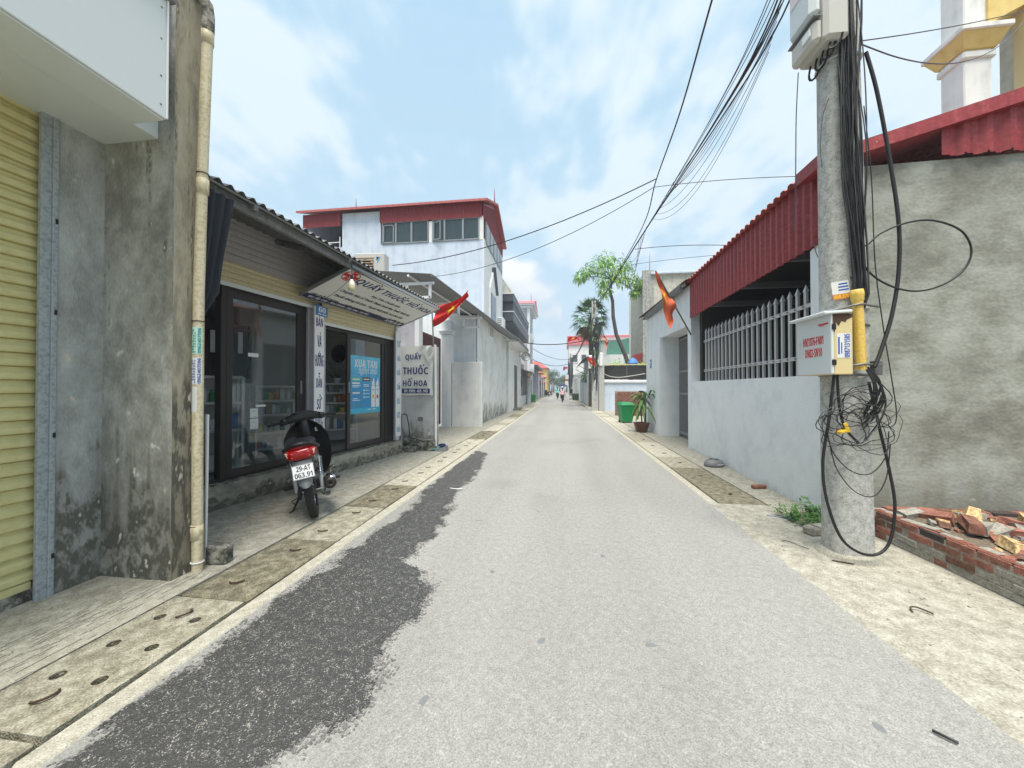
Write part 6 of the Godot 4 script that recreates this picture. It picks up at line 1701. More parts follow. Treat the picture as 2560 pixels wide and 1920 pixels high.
	for k in 16:
		var r := rng.randf_range(0.1, 0.22); var pts := []
		var cx := rng.randf_range(-0.08, 0.12); var cy := rng.randf_range(-0.12, 0.12); var tl := rng.randf_range(-0.3, 0.3); var a0 := rng.randf() * TAU
		var sq := rng.randf_range(0.55, 0.95)
		for i in 26:
			var a := a0 + TAU * i / 25.0 * rng.randf_range(0.998, 1.002) * (1.0 if k % 3 else 0.8)
			var wob := 1.0 + 0.13 * sin(a * 3.0 + k * 1.3) + 0.08 * sin(a * 5.0 + k * 2.1)
			pts.append(V(cx + cos(a) * r * 1.05 * wob, cy + sin(a) * r * sq * wob + cos(a) * tl * r - 0.03 * absf(cos(a)), 0.06 + 0.04 * sin(a * 2.0 + k) + 0.002 * k))
		part("cable", MB.new().tube(pts, rng.randf_range(0.002, 0.004), 5), "cable_black" if k % 3 else "cable_grey", co)
	part("cable_tag", MB.new().cbox(Vector3.ZERO, V(0.09, 0.02, 0.05), 0.004, at(-0.1, -0.14, 0.1, 30, 0, 10)).cbox(Vector3.ZERO, V(0.03, 0.08, 0.01), 0.003, at(-0.06, -0.11, 0.1, 0, 0, 20)), "yellow_tag", co)
	# big loops
	_cable("cable_loop", "long black cable looping from the cabinet down to the pole foot", [V(2.245, 1.57, -3.4), V(2.19, 1.2, -3.38), V(2.135, 0.85, -3.37), V(2.15, 0.55, -3.36), V(2.24, 0.25, -3.35), V(2.38, 0.12, -3.36), V(2.52, 0.11, -3.36), V(2.62, 0.22, -3.37), V(2.665, 0.5, -3.38), V(2.64, 0.8, -3.4), V(2.58, 1.1, -3.4), V(2.5, 1.5, -3.4)], 0.011)
	_cable("cable_loop", "thick black cable bowing out from the pole to the conduit foot", [V(2.52, 4.25, -3.42), V(2.6, 3.9, -3.42), V(2.7, 3.3, -3.43), V(2.755, 2.8, -3.43), V(2.75, 2.4, -3.43), V(2.69, 2.05, -3.42), V(2.6, 1.78, -3.4), V(2.53, 1.62, -3.38)], 0.014)
	_cable("cable_loop", "wide ring of black cable held out to the side of the pole", [V(2.44, 2.72, -3.4), V(2.48, 2.62, -3.4), V(2.6, 2.72, -3.4), V(2.8, 2.8, -3.41), V(3.0, 2.81, -3.42), V(3.2, 2.72, -3.43), V(3.28, 2.56, -3.44), V(3.22, 2.4, -3.44), V(3.05, 2.28, -3.43), V(2.85, 2.24, -3.42), V(2.65, 2.3, -3.41), V(2.5, 2.42, -3.4), V(2.42, 2.6, -3.4), V(2.4, 2.9, -3.4)], 0.0075)
	_cable("thin_cable", "thin black wire dropping along the right edge of the pole", [V(2.5, 3.8, -3.42), V(2.55, 3.2, -3.42), V(2.57, 2.5, -3.42), V(2.62, 2.0, -3.42), V(2.68, 1.55, -3.42), V(2.715, 1.25, -3.42), V(2.69, 1.14, -3.42), V(2.6, 1.13, -3.42)], 0.004)
	_cable("thin_cable", "thin wire slanting from the white pier to the conduit top", [V(2.9, 3.15, -4.7), V(2.52, 2.72, -4.0), V(2.42, 2.42, -3.5), V(2.44, 2.25, -3.38)], 0.004)
	_cable("thin_cable", "thin black wire sagging across the pole below the coil", [V(2.17, 1.05, -3.36), V(2.22, 0.8, -3.35), V(2.34, 0.62, -3.34), V(2.48, 0.58, -3.34), V(2.58, 0.72, -3.35), V(2.63, 1.0, -3.37)], 0.004)
	_cable("thin_cable", "thin black wire hooked in a shallow arc over the pole face", [V(2.16, 1.1, -3.36), V(2.2, 0.92, -3.35), V(2.32, 0.78, -3.34), V(2.46, 0.76, -3.34), V(2.58, 0.9, -3.35), V(2.62, 1.1, -3.37)], 0.004)
	_cable("thin_cable", "black feed cable dropping straight out of the cabinet floor", [V(2.28, 1.57, -3.42), V(2.28, 1.3, -3.4), V(2.31, 1.12, -3.38), V(2.4, 1.0, -3.37)], 0.01)

func _cable(called: String, label: String, pts: Array, r: float, material := "cable_black", group := ""):
	var c := Curve3D.new()
	for i in pts.size():
		var a: Vector3 = pts[maxi(i - 1, 0)]; var b: Vector3 = pts[mini(i + 1, pts.size() - 1)]
		var t := (b - a) / 6.0
		c.add_point(pts[i], -t, t)
	c.bake_interval = maxf(0.03, c.get_baked_length() / 70.0)
	var out := []
	for q in c.get_baked_points(): out.append(q)
	return solo(called, label, "cable", MB.new().tube(out, r, 6), material, Transform3D.IDENTITY, group)

func _sag(a: Vector3, b: Vector3, s: float, n := 9) -> Array:
	var o := []
	for i in n:
		var f := i / float(n - 1)
		o.append(a.lerp(b, f) + V(0, -4.0 * s * f * (1 - f), 0))
	return o

func build_wires():
	var grp := "overhead cables from pole to pole"
	var top2 := V(2.05, 6.6, -23.9)
	# main bundle between the poles, gathered half way
	for k in 9:
		var o := V(rng.randf_range(-0.16, 0.1), rng.randf_range(-0.25, 0.35), 0)
		var mid := V(2.15 + o.x * 0.12, 5.45 + o.y * 0.12, -8.8)
		_cable("overhead_cable", "black overhead cable in the bundle strung between the two poles", [V(2.42, 6.3, -3.5) + o, V(2.36, 5.62, -4.4) + o, V(2.27, 5.42, -5.8) + o * 0.6, mid, V(2.1, 5.56, -11.5) + o * 0.1, V(2.06, 5.8, -16.5) + o * 0.1, top2 + V(0, rng.randf_range(-0.4, 0.2), 0)], 0.010 if k < 3 else 0.0055, "cable_black" if k < 5 else "wire_thin", grp)
	_cable("overhead_cable", "twisted black power line passing left of the cable bundle", [V(1.75, 6.6, -2.9), V(1.6, 5.6, -4.16), V(1.7, 5.43, -5.57), V(1.8, 5.43, -7.35), V(2.0, 5.45, -9.8), V(2.06, 5.9, -17.0), top2 + V(0, -0.2, 0)], 0.011, "cable_black")
	for k in 7:
		var s := rng.randf_range(0.1, 0.75)
		_cable("slack_wire", "thin grey wire hanging slack beneath the overhead cable bundle", _sag(V(2.36 + 0.03 * k, 5.6, -4.3 - 0.1 * k), V(2.16, 5.46, -7.6 - 0.25 * k), s), 0.004, "wire_thin", "slack wires under the bundle")
	for k in 4:
		_cable("slack_wire", "thin grey wire hanging slack beneath the overhead cable bundle", _sag(V(2.12, 5.5, -9.6 - 0.3 * k), V(2.1, 5.55, -12.2 - 0.2 * k), 0.35 + 0.2 * k), 0.005, "wire_thin", "slack wires under the bundle")
	# service drops
	_cable("service_drop", "upper black service wire from the bundle to the corrugated roof corner", _sag(V(1.79, 5.43, -7.3), V(-4.5, 4.75, -9.4), 0.3, 11), 0.01, "cable_black")
	_cable("service_drop", "lower grey service wire from the bundle towards the lean-to roof", _sag(V(1.82, 5.43, -7.6), V(-3.6, 4.45, -9.6), 0.35, 11), 0.007, "wire_thin")
	_cable("service_drop", "thin wire running level from the bundle to the fence house roof", _sag(V(1.82, 5.43, -7.6), V(4.4, 5.0, -6.8), -0.05), 0.006, "wire_thin")
	_cable("service_drop", "pair of service wires from the bundle to the gatehouse roof, upper one", _sag(V(2.1, 5.45, -11.0), V(5.5, 4.78, -9.7), -0.12), 0.009, "wire_thin")
	_cable("service_drop", "faint lower service wire from the bundle to the gatehouse roof", _sag(V(2.1, 5.2, -11.6), V(5.7, 4.8, -9.8), -0.06), 0.006, "wire_thin")
	_cable("service_drop", "grey wire leaving the near pole for the cream columns", _sag(V(2.5, 4.35, -3.45), V(9.6, 9.6, -8.6), 0.75, 13), 0.006, "wire_thin")
	_cable("service_drop", "thin lilac wire crossing high behind the near pole", _sag(V(2.55, 4.5, -3.6), V(9.0, 8.2, -7.4), 0.1), 0.005, "wire_thin")
	_cable("dangling_wire", "thin grey wire dangling below the meter box", [V(2.05, 4.2, -3.5), V(2.03, 3.8, -3.5), V(2.05, 3.3, -3.55), V(2.12, 2.9, -3.7)], 0.004, "wire_thin")
	_cable("dangling_wire", "short curled wire end hanging beside the near pole", [V(2.29, 3.95, -3.5), V(2.24, 3.8, -3.5), V(2.22, 3.55, -3.5), V(2.23, 3.35, -3.5)], 0.003, "wire_thin")
	# across the street further on
	_cable("street_cable", "black cable crossing the street to the balcony house", _sag(V(2.0, 4.6, -24.0), V(-2.6, 4.5, -24.6), 0.25), 0.03, "cable_black")
	_cable("street_cable", "grey cables crossing the street above the far cyclists", _sag(V(1.0, 4.4, -45.0), V(-3.2, 4.6, -40.0), 0.5), 0.03, "wire_thin")
	_cable("street_cable", "dark cable crossing the street near the yellow building", _sag(V(1.0, 4.9, -45.0), V(-3.4, 5.9, -39.0), 0.5), 0.025, "wire_thin")
	for k in 4:
		_cable("overhead_cable", "black overhead cable running on from the second pole along the street", _sag(top2 + V(0, -0.4 + 0.15 * k, 0), V(1.05, 4.7 + 0.15 * k, -45.0), 0.7 + 0.12 * k), 0.03, "cable_black", "overhead cables beyond the second pole")

# ---------------------------------------------------------------- vegetation helpers
func _crown(b: MB, centers: Array, per: int, l: float, w: float, seed_: int, droop := 0.6):
	var r := RandomNumberGenerator.new(); r.seed = seed_
	for c in centers:
		var cp: Vector3 = c[0]; var rad: float = c[1]
		for k in per:
			var d := V(r.randfn(), r.randfn() * 0.75, r.randfn()).normalized() * rad * pow(r.randf(), 0.5)
			var dir := (d.normalized() + V(r.randfn() * 0.5, -droop + r.randfn() * 0.4, r.randfn() * 0.5)).normalized()
			_leafquad(b, cp + d, dir, l * r.randf_range(0.6, 1.3), w * r.randf_range(0.7, 1.3))

func _tree(called: String, label: String, base: Vector3, trunk: Array, radii: Array, blobs: Array, leaf: String, per: int, l: float, w: float, seed_: int, group := ""):
	var t := thing(called, label, "tree", Transform3D(Basis.IDENTITY, base), group)
	part("trunk", MB.new().tube(trunk, radii, 10), "bark", t)
	var lb := MB.new()
	var top: Vector3 = trunk[-1]
	for c in blobs: lb.tube([top, (top + c[0]) / 2 + V(0, 0.12, 0), c[0]], [radii[-1] * 0.7, radii[-1] * 0.4, radii[-1] * 0.12], 6)
	part("limb", lb, "bark", t)
	var cr := MB.new()
	_crown(cr, blobs, per, l, w, seed_)
	part("crown", cr, leaf, t)
	return t

# ---------------------------------------------------------------- the far street
func build_far():
	# right: brick stub, blue wall and chain-link screen
	var bw := thing("brick_stub_wall", "crumbling reddish brick wall stub behind the green bin", "brick wall", at(2.8, 0, -20.0))
	part("core", MB.new().box(V(1.6, 0.64, -0.09), V(3.2, 1.28, 0.16)), "mortar", bw)
	var rows := []
	for k in 4: rows.append(MB.new())
	for row in 15:
		var x := 0.0 if row % 2 else 0.11
		while x < 3.1:
			var k := rng.randi() % 4
			rows[k].cbox(V(x + 0.1, 0.05 + row * 0.083 + rng.randf_range(-0.008, 0.008), 0.0), V(0.19, 0.054, 0.06 + rng.randf_range(0, 0.03)), 0.008)
			x += 0.225
	for k in 4: part("brick_courses", rows[k], "brick_%d" % [3, 3, 1, 3][k], bw).set_meta("kind", "stuff")
	var bl := thing("blue_wall", "pale blue rendered yard wall with projecting cap", "wall", at(2.42, 0, -24.1))
	part("wall", MB.new().box(V(2.2, 0.9, -0.1), V(4.4, 1.8, 0.2)), "blue_wall", bl)
	part("cap", MB.new().cbox(V(2.2, 1.86, -0.08), V(4.5, 0.18, 0.34), 0.04), "white_wall", bl)
	part("return_wall", MB.new().box(V(0.1, 0.9, -3.4), V(0.2, 1.8, 6.4)), "white_wall", bl)
	var cf := thing("chain_link_screen", "dark chain-link fence screen above the blue yard wall", "fence", at(2.6, 1.97, -24.2))
	part("shade_net", MB.new().box(V(1.5, 0.47, -0.06), V(3.0, 0.88, 0.01)), "net_black", cf)
	var mesh := MB.new()
	for k in 46:
		var x := -0.9 + k * 0.085
		for s in [1.0, -1.0]:
			var x0 := x; var x1 := x + 0.9 * 1.0
			if s < 0:
				var tmp := x0; x0 = x1; x1 = tmp
			var a := V(clampf(x0, 0, 3), 0.02, 0); var b := V(clampf(x1, 0, 3), 0.92, 0)
			if x0 < 0 or x1 < 0 or x0 > 3 or x1 > 3: continue
			mesh.tube([a, b], 0.005, 3, false)
	part("wire_mesh", mesh, "steel_dull", cf)
	for x in [0.0, 1.5, 3.0]: part("post", MB.new().tube([V(x, 0, 0.0), V(x, 0.95, 0.0)], 0.025, 6), "grey_paint", cf)
	part("top_rail", MB.new().cbox(V(1.5, 0.96, 0), V(3.1, 0.06, 0.06), 0.01), "box_cream", cf)
	_cable("garden_hose", "pale hose slung along the chain-link screen", [V(2.62, 2.4, -24.1), V(3.0, 2.2, -24.1), V(3.6, 2.12, -24.1), V(4.3, 2.2, -24.1), V(5.2, 2.35, -24.1)], 0.025, "meter_grey")
	var cp := thing("concrete_post", "grey concrete yard post with a white lamp ornament", "post", at(2.5, 0, -24.0))
	part("post", MB.new().cbox(V(0, 1.45, 0), V(0.34, 2.9, 0.3), 0.02), "pole_concrete", cp)
	part("ornament", MB.new().lathe([Vector2(0, 3.2), Vector2(0.1, 3.16), Vector2(0.14, 3.05), Vector2(0.1, 2.95), Vector2(0.05, 2.9), Vector2(0, 2.9)], 10), "white_paint", cp)
	# stuff piled behind the screen
	var gr := MB.new()
	_crown(gr, [[V(3.9, 3.0, -24.9), 0.45], [V(3.4, 2.95, -24.8), 0.35], [V(5.1, 2.95, -24.7), 0.4]], 130, 0.16, 0.07, 91)
	part("stem", MB.new().tube([V(3.9, 1.8, -24.9), V(3.9, 3.0, -24.9)], 0.03, 5).tube([V(3.4, 1.8, -24.8), V(3.4, 2.95, -24.8)], 0.03, 5).tube([V(5.1, 1.8, -24.7), V(5.1, 2.95, -24.7)], 0.03, 5), "bark", solo("roof_garden_plants", "yellow-green plants growing above the chain-link screen", "plant", gr, "leaf_light"))
	solo("blue_tarp", "crumpled blue tarpaulin lump on the screen's top", "tarpaulin", MB.new().lathe([Vector2(0.3, 0), Vector2(0.34, 0.1), Vector2(0.22, 0.3), Vector2(0.1, 0.42), Vector2(0, 0.44)], 7, Transform3D.IDENTITY, false), "tarp_blue", at(4.55, 2.95, -24.6, 20))
	var rs := thing("red_leanto", "dark red corrugated lean-to roof beyond the chain-link screen", "roof", at(4.7, 2.9, -24.9))
	part("sheet", MB.new().corr(V(0.0, 0.0, 0), V(2.2, 0.55, 0), V(0.1, 0.75, -1.2), 14, 0.06, true), "red_sheet", rs)
	part("fascia", MB.new().hull8([V(0, 0.4, 0.02), V(2.2, 0.95, 0.02), V(2.2, 0.95, 0.06), V(0, 0.4, 0.06), V(0, 0.7, 0.02), V(2.2, 1.25, 0.02), V(2.2, 1.25, 0.06), V(0, 0.7, 0.06)]), "red_sheet", rs)
	part("post", MB.new().box(V(1.1, -1.2, -0.6), V(0.1, 3.3, 0.1)), "bark", rs)
	# beige building
	var bb := thing("beige_building", "tall bare beige rendered house with pale blue roof edge", "building")
	part("wall", MB.new().box(V(9.3, 4.3, -27.2), V(8.0, 8.9, 4.8)), "beige_wall", bb)
	part("corner_pier", MB.new().box(V(5.55, 4.45, -24.85), V(0.7, 9.2, 0.2)), "grey_wall", bb)
	part("roof_edge", MB.new().cbox(V(9.5, 8.82, -27.2), V(7.6, 0.14, 5.2), 0.02), "blue_wall", bb)
	part("down_pipe", MB.new().tube([V(5.24, 0.0, -29.4), V(5.24, 8.4, -29.4)], 0.08, 8), "white_paint", bb)
	part("spike", MB.new().tube([V(5.7, 8.9, -25.0), V(5.7, 10.2, -25.0)], [0.03, 0.008], 5), "grey_paint", bb)
	part("red_tiles", MB.new().hull8([V(8.6, 8.2, -24.4), V(11, 8.2, -24.4), V(11, 8.2, -24.7), V(8.6, 8.2, -24.7), V(8.9, 8.75, -24.6), V(11, 8.75, -24.6), V(11, 8.75, -24.75), V(8.9, 8.75, -24.75)]), "tile_red", bb)
	# tree with bent trunk
	_tree("feathery_tree", "tall bent tree with a light green feathery crown behind the screen", V(4.35, 0, -25.3), [V(0.25, 0, 0), V(0.15, 2.6, 0), V(-0.15, 3.6, 0), V(-0.75, 5.0, 0.1), V(-0.95, 6.2, 0.1), V(-0.98, 7.2, 0.1), V(-1.15, 8.0, 0.0), V(-0.95, 8.7, 0)], [0.16, 0.15, 0.14, 0.125, 0.115, 0.105, 0.09, 0.07],
		[[V(-1.0, 9.3, 0), 0.75], [V(-1.9, 9.6, 0.2), 0.6], [V(-2.6, 9.3, 0.1), 0.5], [V(-3.1, 8.9, 0.1), 0.35], [V(-0.3, 9.6, 0.1), 0.6], [V(-1.3, 10.1, -0.1), 0.55], [V(-0.6, 8.7, 0.3), 0.6], [V(0.2, 8.6, 0.1), 0.5], [V(0.75, 8.3, 0.0), 0.4], [V(-1.6, 8.6, 0.2), 0.55], [V(-1.5, 7.9, 0.2), 0.45], [V(0.5, 7.8, 0), 0.28]], "leaf_light", 190, 0.34, 0.07, 55)
	# fan palm
	var pm := thing("fan_palm", "fan palm with a shaggy skirt of dead fronds behind the second pole", "palm", at(2.3, 0, -29.6))
	part("trunk", MB.new().tube([V(0, 0, 0), V(0.02, 3.5, 0), V(-0.05, 6.9, 0)], [0.22, 0.2, 0.16], 10), "bark", pm)
	var fr := MB.new(); var dead := MB.new()
	for k in 44:
		var a := k * 2.399; var el := lerpf(1.45, -1.35, pow(k / 43.0, 0.85)); var dl := rng.randf_range(0.8, 1.15)
		var d := V(cos(a) * cos(el), sin(el), sin(a) * cos(el))
		var hub := V(-0.05, 7.0, 0) + d * dl
		var tgt := dead if el < -0.75 else fr
		tgt.tube([V(-0.05, 6.9, 0), hub], 0.018, 4, false)
		var side := d.cross(Vector3.UP).normalized() if absf(d.y) < 0.95 else Vector3.RIGHT
		var upv := side.cross(d).normalized()
		for j in 15:
			var f := lerpf(-1.25, 1.25, j / 14.0)
			var ld := (d * cos(f) + (side * 0.85 + upv * 0.15) * sin(f)).normalized()
			var tip := hub + ld * rng.randf_range(0.75, 1.05) + V(0, -0.18 - 0.2 * absf(sin(f)), 0)
			var wv := ld.cross(upv).normalized() * 0.045
			var mid := hub + ld * 0.42
			tgt.t(hub, mid + wv, mid - wv); tgt.t(mid - wv, mid + wv, tip)
	part("frond_crown", fr, "leaf_dark", pm)
	part("dead_fronds", dead, "leaf_dead", pm)
	# second pole: pierced concrete, tangled with cables and creepers
	var p2 := thing("pierced_pole", "pierced concrete utility pole tangled with cables and dry creepers", "utility pole", at(2.1, 0, -24.0))
	var pb := MB.new()
	for x in [-0.14, 0.14]: pb.hull8([V(x - 0.06, 0, 0.09), V(x + 0.06, 0, 0.09), V(x + 0.06, 0, -0.09), V(x - 0.06, 0, -0.09), V(x * 0.6 - 0.05 - 0.06, 7.0, 0.07), V(x * 0.6 + 0.05 - 0.06, 7.0, 0.07), V(x * 0.6 + 0.05 - 0.06, 7.0, -0.07), V(x * 0.6 - 0.05 - 0.06, 7.0, -0.07)])
	for k in 12: pb.box(V(-0.005 * k, 0.3 + k * 0.58, 0), V(0.26, 0.14 if k else 0.7, 0.14))
	part("shaft", pb, "pole_concrete", p2)
	var vine := MB.new()
	for k in 30:
		var x := rng.randf_range(-0.22, 0.24); var pts := []
		var y1 := rng.randf_range(4.6, 6.0); var y0 := rng.randf_range(1.2, 4.2)
		var w := rng.randf() * TAU
		for i in 9:
			var f := i / 8.0
			pts.append(V(x * (0.5 + 0.5 * sin(f * PI)) + 0.06 * sin(f * 7.0 + w), lerpf(y1, y0, f), 0.14 + 0.06 * cos(f * 5.0 + w)))
		vine.tube(pts, rng.randf_range(0.012, 0.035), 5)
	part("hanging_cables", vine, "cable_grey", p2)
	var dv := MB.new()
	_crown(dv, [[V(0, 5.4, 0.1), 0.4], [V(0.05, 4.6, 0.1), 0.36], [V(0, 3.8, 0.1), 0.3], [V(0.02, 3.0, 0.1), 0.25]], 45, 0.25, 0.05, 17, 1.2)
	part("creeper", dv, "leaf_dark", p2)
	for a in [[-0.3, 3.1], [0.36, 3.25]]: part("meter_box", MB.new().cbox(V(a[0], a[1], 0.12), V(0.24, 0.85, 0.2), 0.04), "white_paint", p2)
	# street line further on: pillars and yard walls on the right
	var segs := [[-24.3, -27.6, 2.42, 2.5, 1.75, "white_wall"], [-28.2, -31.3, 2.5, 2.4, 2.1, "white_wall"], [-32.2, -36.5, 2.38, 2.2, 2.7, "cream_wall"], [-36.8, -41.0, 2.2, 2.05, 2.3, "lilac_wall"], [-41.2, -46.0, 2.05, 1.85, 2.9, "cream_wall"], [-46.2, -56.0, 1.8, 1.5, 2.6, "beige_wall"], [-56.2, -70.0, 1.4, 1.2, 2.8, "white_wall"]]
	var descr := ["white yard wall beside the pierced pole", "white yard wall topped by a dark bush", "pale yard wall beneath a brown awning", "lilac yard wall with a ridged pier", "pale house front behind the dark bins", "beige yard wall beyond the far pole", "white wall at the far bend of the street"]
	for k in segs.size():
		var s = segs[k]
		var yw := thing("yard_wall", descr[k], "wall")
		part("wall", MB.new().hull8([V(s[2], -0.1, s[0]), V(s[2] + 0.2, -0.1, s[0]), V(s[3] + 0.2, -0.1, s[1]), V(s[3], -0.1, s[1]), V(s[2], s[4], s[0]), V(s[2] + 0.2, s[4], s[0]), V(s[3] + 0.2, s[4], s[1]), V(s[3], s[4], s[1])]), s[5], yw)
		part("coping", MB.new().hull8([V(s[2] - 0.06, s[4], s[0]), V(s[2] + 0.26, s[4], s[0]), V(s[3] + 0.26, s[4], s[1]), V(s[3] - 0.06, s[4], s[1]), V(s[2] - 0.06, s[4] + 0.1, s[0]), V(s[2] + 0.26, s[4] + 0.1, s[0]), V(s[3] + 0.26, s[4] + 0.1, s[1]), V(s[3] - 0.06, s[4] + 0.1, s[1])]), "white_paint", yw)
		for q in 3:
			var f := (q + 0.5) / 3.0
			part("pier", MB.new().cbox(V(lerpf(s[2], s[3], f) - 0.02, s[4] / 2, lerpf(s[0], s[1], f)), V(0.16, s[4], 0.4), 0.02), "white_wall", yw)
	for a in [[2.3, -31.8, 2.5], [2.42, -27.9, 2.6]]:
		var gp := thing("ball_pillar", "white gate pillar crowned with a ball lamp", "pillar", at(a[0], 0, a[1]), "gate pillars along the right-hand walls")
		part("shaft", MB.new().cbox(V(0, a[2] / 2, 0), V(0.36, a[2], 0.4), 0.02), "white_wall", gp)
		part("cap", MB.new().cbox(V(0, a[2] + 0.05, 0), V(0.46, 0.1, 0.5), 0.02), "white_paint", gp)
		part("ball", MB.new().lathe([Vector2(0, 0.3), Vector2(0.1, 0.27), Vector2(0.15, 0.16), Vector2(0.1, 0.05), Vector2(0.05, 0.0)], 12, at(0, a[2] + 0.1, 0)), "white_paint", gp)
	var bush := thing("wall_bush", "dark green bush hanging over the white yard wall", "bush", at(2.35, 2.3, -33.2))
	var bu := MB.new()
	_crown(bu, [[V(-0.1, 0.5, 0), 0.55], [V(-0.25, 0.1, 0.4), 0.5], [V(-0.15, 0.2, -0.7), 0.5]], 150, 0.2, 0.1, 71)
	part("foliage", bu, "leaf_dark", bush)
	part("stem", MB.new().tube([V(0.3, -2.3, 0), V(0.1, -0.5, 0), V(-0.1, 0.4, 0)], 0.05, 6), "bark", bush)
	# brown awning and its house
	var aw := thing("awning_house", "low white house with a curved brown sheet awning", "house")
	part("wall", MB.new().box(V(4.6, 2.2, -37.5), V(4.4, 4.4, 8.0)), "white_wall", aw)
	var cv := MB.new(); cv.smooth(true)
	for k in 8:
		var a0 := k / 8.0; var a1 := (k + 1) / 8.0
		cv.q(V(2.6 - 1.2 * a0, 4.3 - 0.9 * a0 * a0, -33.6), V(2.6 - 1.2 * a1, 4.3 - 0.9 * a1 * a1, -33.6), V(2.6 - 1.2 * a1, 4.2 - 0.9 * a1 * a1, -40.0), V(2.6 - 1.2 * a0, 4.2 - 0.9 * a0 * a0, -40.0))
	part("awning", cv, "gate_maroon", aw)
	part("awning_brace", MB.new().tube([V(2.5, 2.9, -33.8), V(1.5, 3.5, -33.8)], 0.03, 6).tube([V(2.4, 2.9, -39.8), V(1.5, 3.4, -39.8)], 0.03, 6), "grey_paint", aw)
	# pink-roofed block
	var pk := thing("pink_roof_building", "pale three-storey building with a pink sheet roof band", "building")
	part("wall", MB.new().box(V(7.4, 4.9, -77.0), V(12.0, 10.0, 8.0)), "cream_wall", pk)
	part("roof_band", MB.new().cbox(V(7.4, 10.7, -77.0), V(12.6, 1.8, 8.6), 0.05), "pink_roof", pk)
	for k in 6:
		var wn := part("window", MB.new().box(V(2.6 + k * 1.7, 7.2, -72.97), V(0.9, 1.4, 0.06)), "glass_dark", pk)
		part("frame", MB.new().box(V(2.6 + k * 1.7, 6.45, -72.95), V(1.1, 0.1, 0.12)), "white_paint", wn)
	solo("green_net", "green shade net hung on the pale building by the tree", "net", MB.new().hull8([V(0, 0, 0), V(2.1, 0.3, 0), V(2.1, 0.3, -0.1), V(0, 0, -0.1), V(0.1, 2.1, 0), V(2.2, 2.6, 0), V(2.2, 2.6, -0.1), V(0.1, 2.1, -0.1)]), "tarp_green", at(4.2, 3.6, -36.0))
	var by := thing("yard_house", "weathered grey block house behind the bent tree", "house")
	part("wall", MB.new().box(V(6.6, 2.6, -42.0), V(5.0, 7.6, 5.0)), "grey_wall", by)
	part("roof", MB.new().hull8([V(4.0, 6.4, -39.3), V(9.2, 6.4, -39.3), V(9.2, 6.4, -44.7), V(4.0, 6.4, -44.7), V(4.2, 6.7, -39.5), V(9.0, 6.7, -39.5), V(9.0, 6.7, -44.5), V(4.2, 6.7, -44.5)]), "grey_sheet", by)
	# third pole with boxes
	var p3 := thing("far_pole", "slim concrete pole with tangled cables and meter boxes by the dark bins", "utility pole", at(1.05, 0, -45.0))
	part("shaft", MB.new().tube([V(0, 0, 0), V(0.02, 5.6, 0)], [0.16, 0.1], 8), "pole_concrete", p3)
	var tv := MB.new()
	for k in 26:
		var a := rng.randf() * TAU
		tv.tube([V(cos(a) * 0.25, rng.randf_range(4.0, 5.2), sin(a) * 0.2), V(cos(a) * 0.3, rng.randf_range(2.5, 3.6), 0.2 + sin(a) * 0.15), V(cos(a) * 0.2, rng.randf_range(1.2, 2.4), 0.2)], 0.03, 4)
	part("cable_tangle", tv, "cable_grey", p3)
	for a in [[-0.45, 2.0, "white_paint"], [-0.4, 2.75, "white_paint"], [0.05, 1.1, "cable_black"]]: part("meter_box", MB.new().cbox(V(a[0], a[1], 0.2), V(0.4, 0.5, 0.25), 0.03), a[2], p3)
	part("painted_band", MB.new().lathe([Vector2(0.165, 0), Vector2(0.16, 0.3)], 10, at(0, 0.25, 0)), "white_paint", p3)
	# flags of the far street
	_flag("flag", "red flag drooping from a level pole beside the palm", V(2.25, 6.05, -34.5), V(0.6, 6.2, -34.5), "flag_red", 3)
	_flag("flag", "small red flag hanging straight in front of the pierced pole", V(1.95, 2.6, -23.8), V(1.55, 3.45, -23.6), "flag_red", 2)
	_flag("flag", "red flag drooping beside the far slim pole", V(1.0, 3.9, -44.6), V(0.2, 4.0, -44.6), "flag_red", 3)
	_flag("flag", "red flag hanging square above the navy umbrella", V(0.9, 1.9, -58.0), V(0.4, 3.2, -58.0), "flag_red", 2)
	_flag("flag", "faded orange flag behind the bent tree", V(4.4, 4.8, -33.0), V(3.6, 6.2, -33.0), "flag_faded", 1)
	# --- left side beyond the tower
	var g7 := thing("grey_shop", "small grey shop with metal awning beyond the round signs", "shop")
	part("wall", MB.new().box(V(-5.0, 1.8, -32.9), V(3.0, 3.6, 6.8)), "grey_wall", g7)
	part("awning", MB.new().hull8([V(-3.5, 3.0, -29.8), V(-2.5, 2.7, -29.8), V(-2.5, 2.7, -36.0), V(-3.5, 3.0, -36.0), V(-3.5, 3.1, -29.8), V(-2.5, 2.8, -29.8), V(-2.5, 2.8, -36.0), V(-3.5, 3.1, -36.0)]), "grey_sheet", g7)
	part("window", MB.new().box(V(-3.47, 2.0, -31.5), V(0.06, 1.0, 1.4)), "glass_dark", g7)
	part("plinth", MB.new().box(V(-3.4, 0.4, -33.0), V(0.3, 0.8, 6.0)), "white_wall", g7)
	var g8 := thing("column_shop", "pale shop with square columns and a flat grey awning", "shop")
	part("wall", MB.new().box(V(-5.4, 2.2, -46.0), V(3.6, 4.4, 11.0)), "white_wall", g8)
	for k in 4: part("column", MB.new().cbox(V(-3.35, 1.9, -41.0 - k * 3.2), V(0.4, 3.8, 0.4), 0.03), "lilac_wall", g8)
	part("awning", MB.new().cbox(V(-3.2, 3.9, -46.0), V(1.3, 0.2, 11.4), 0.03), "slate_panel", g8)
	for k in 3: part("window", MB.new().box(V(-3.57, 1.9, -42.6 - k * 3.2), V(0.06, 2.2, 1.6)), "glass_dark", g8)
	var ye := thing("yellow_building", "yellow two-storey building with red hipped roof", "building")
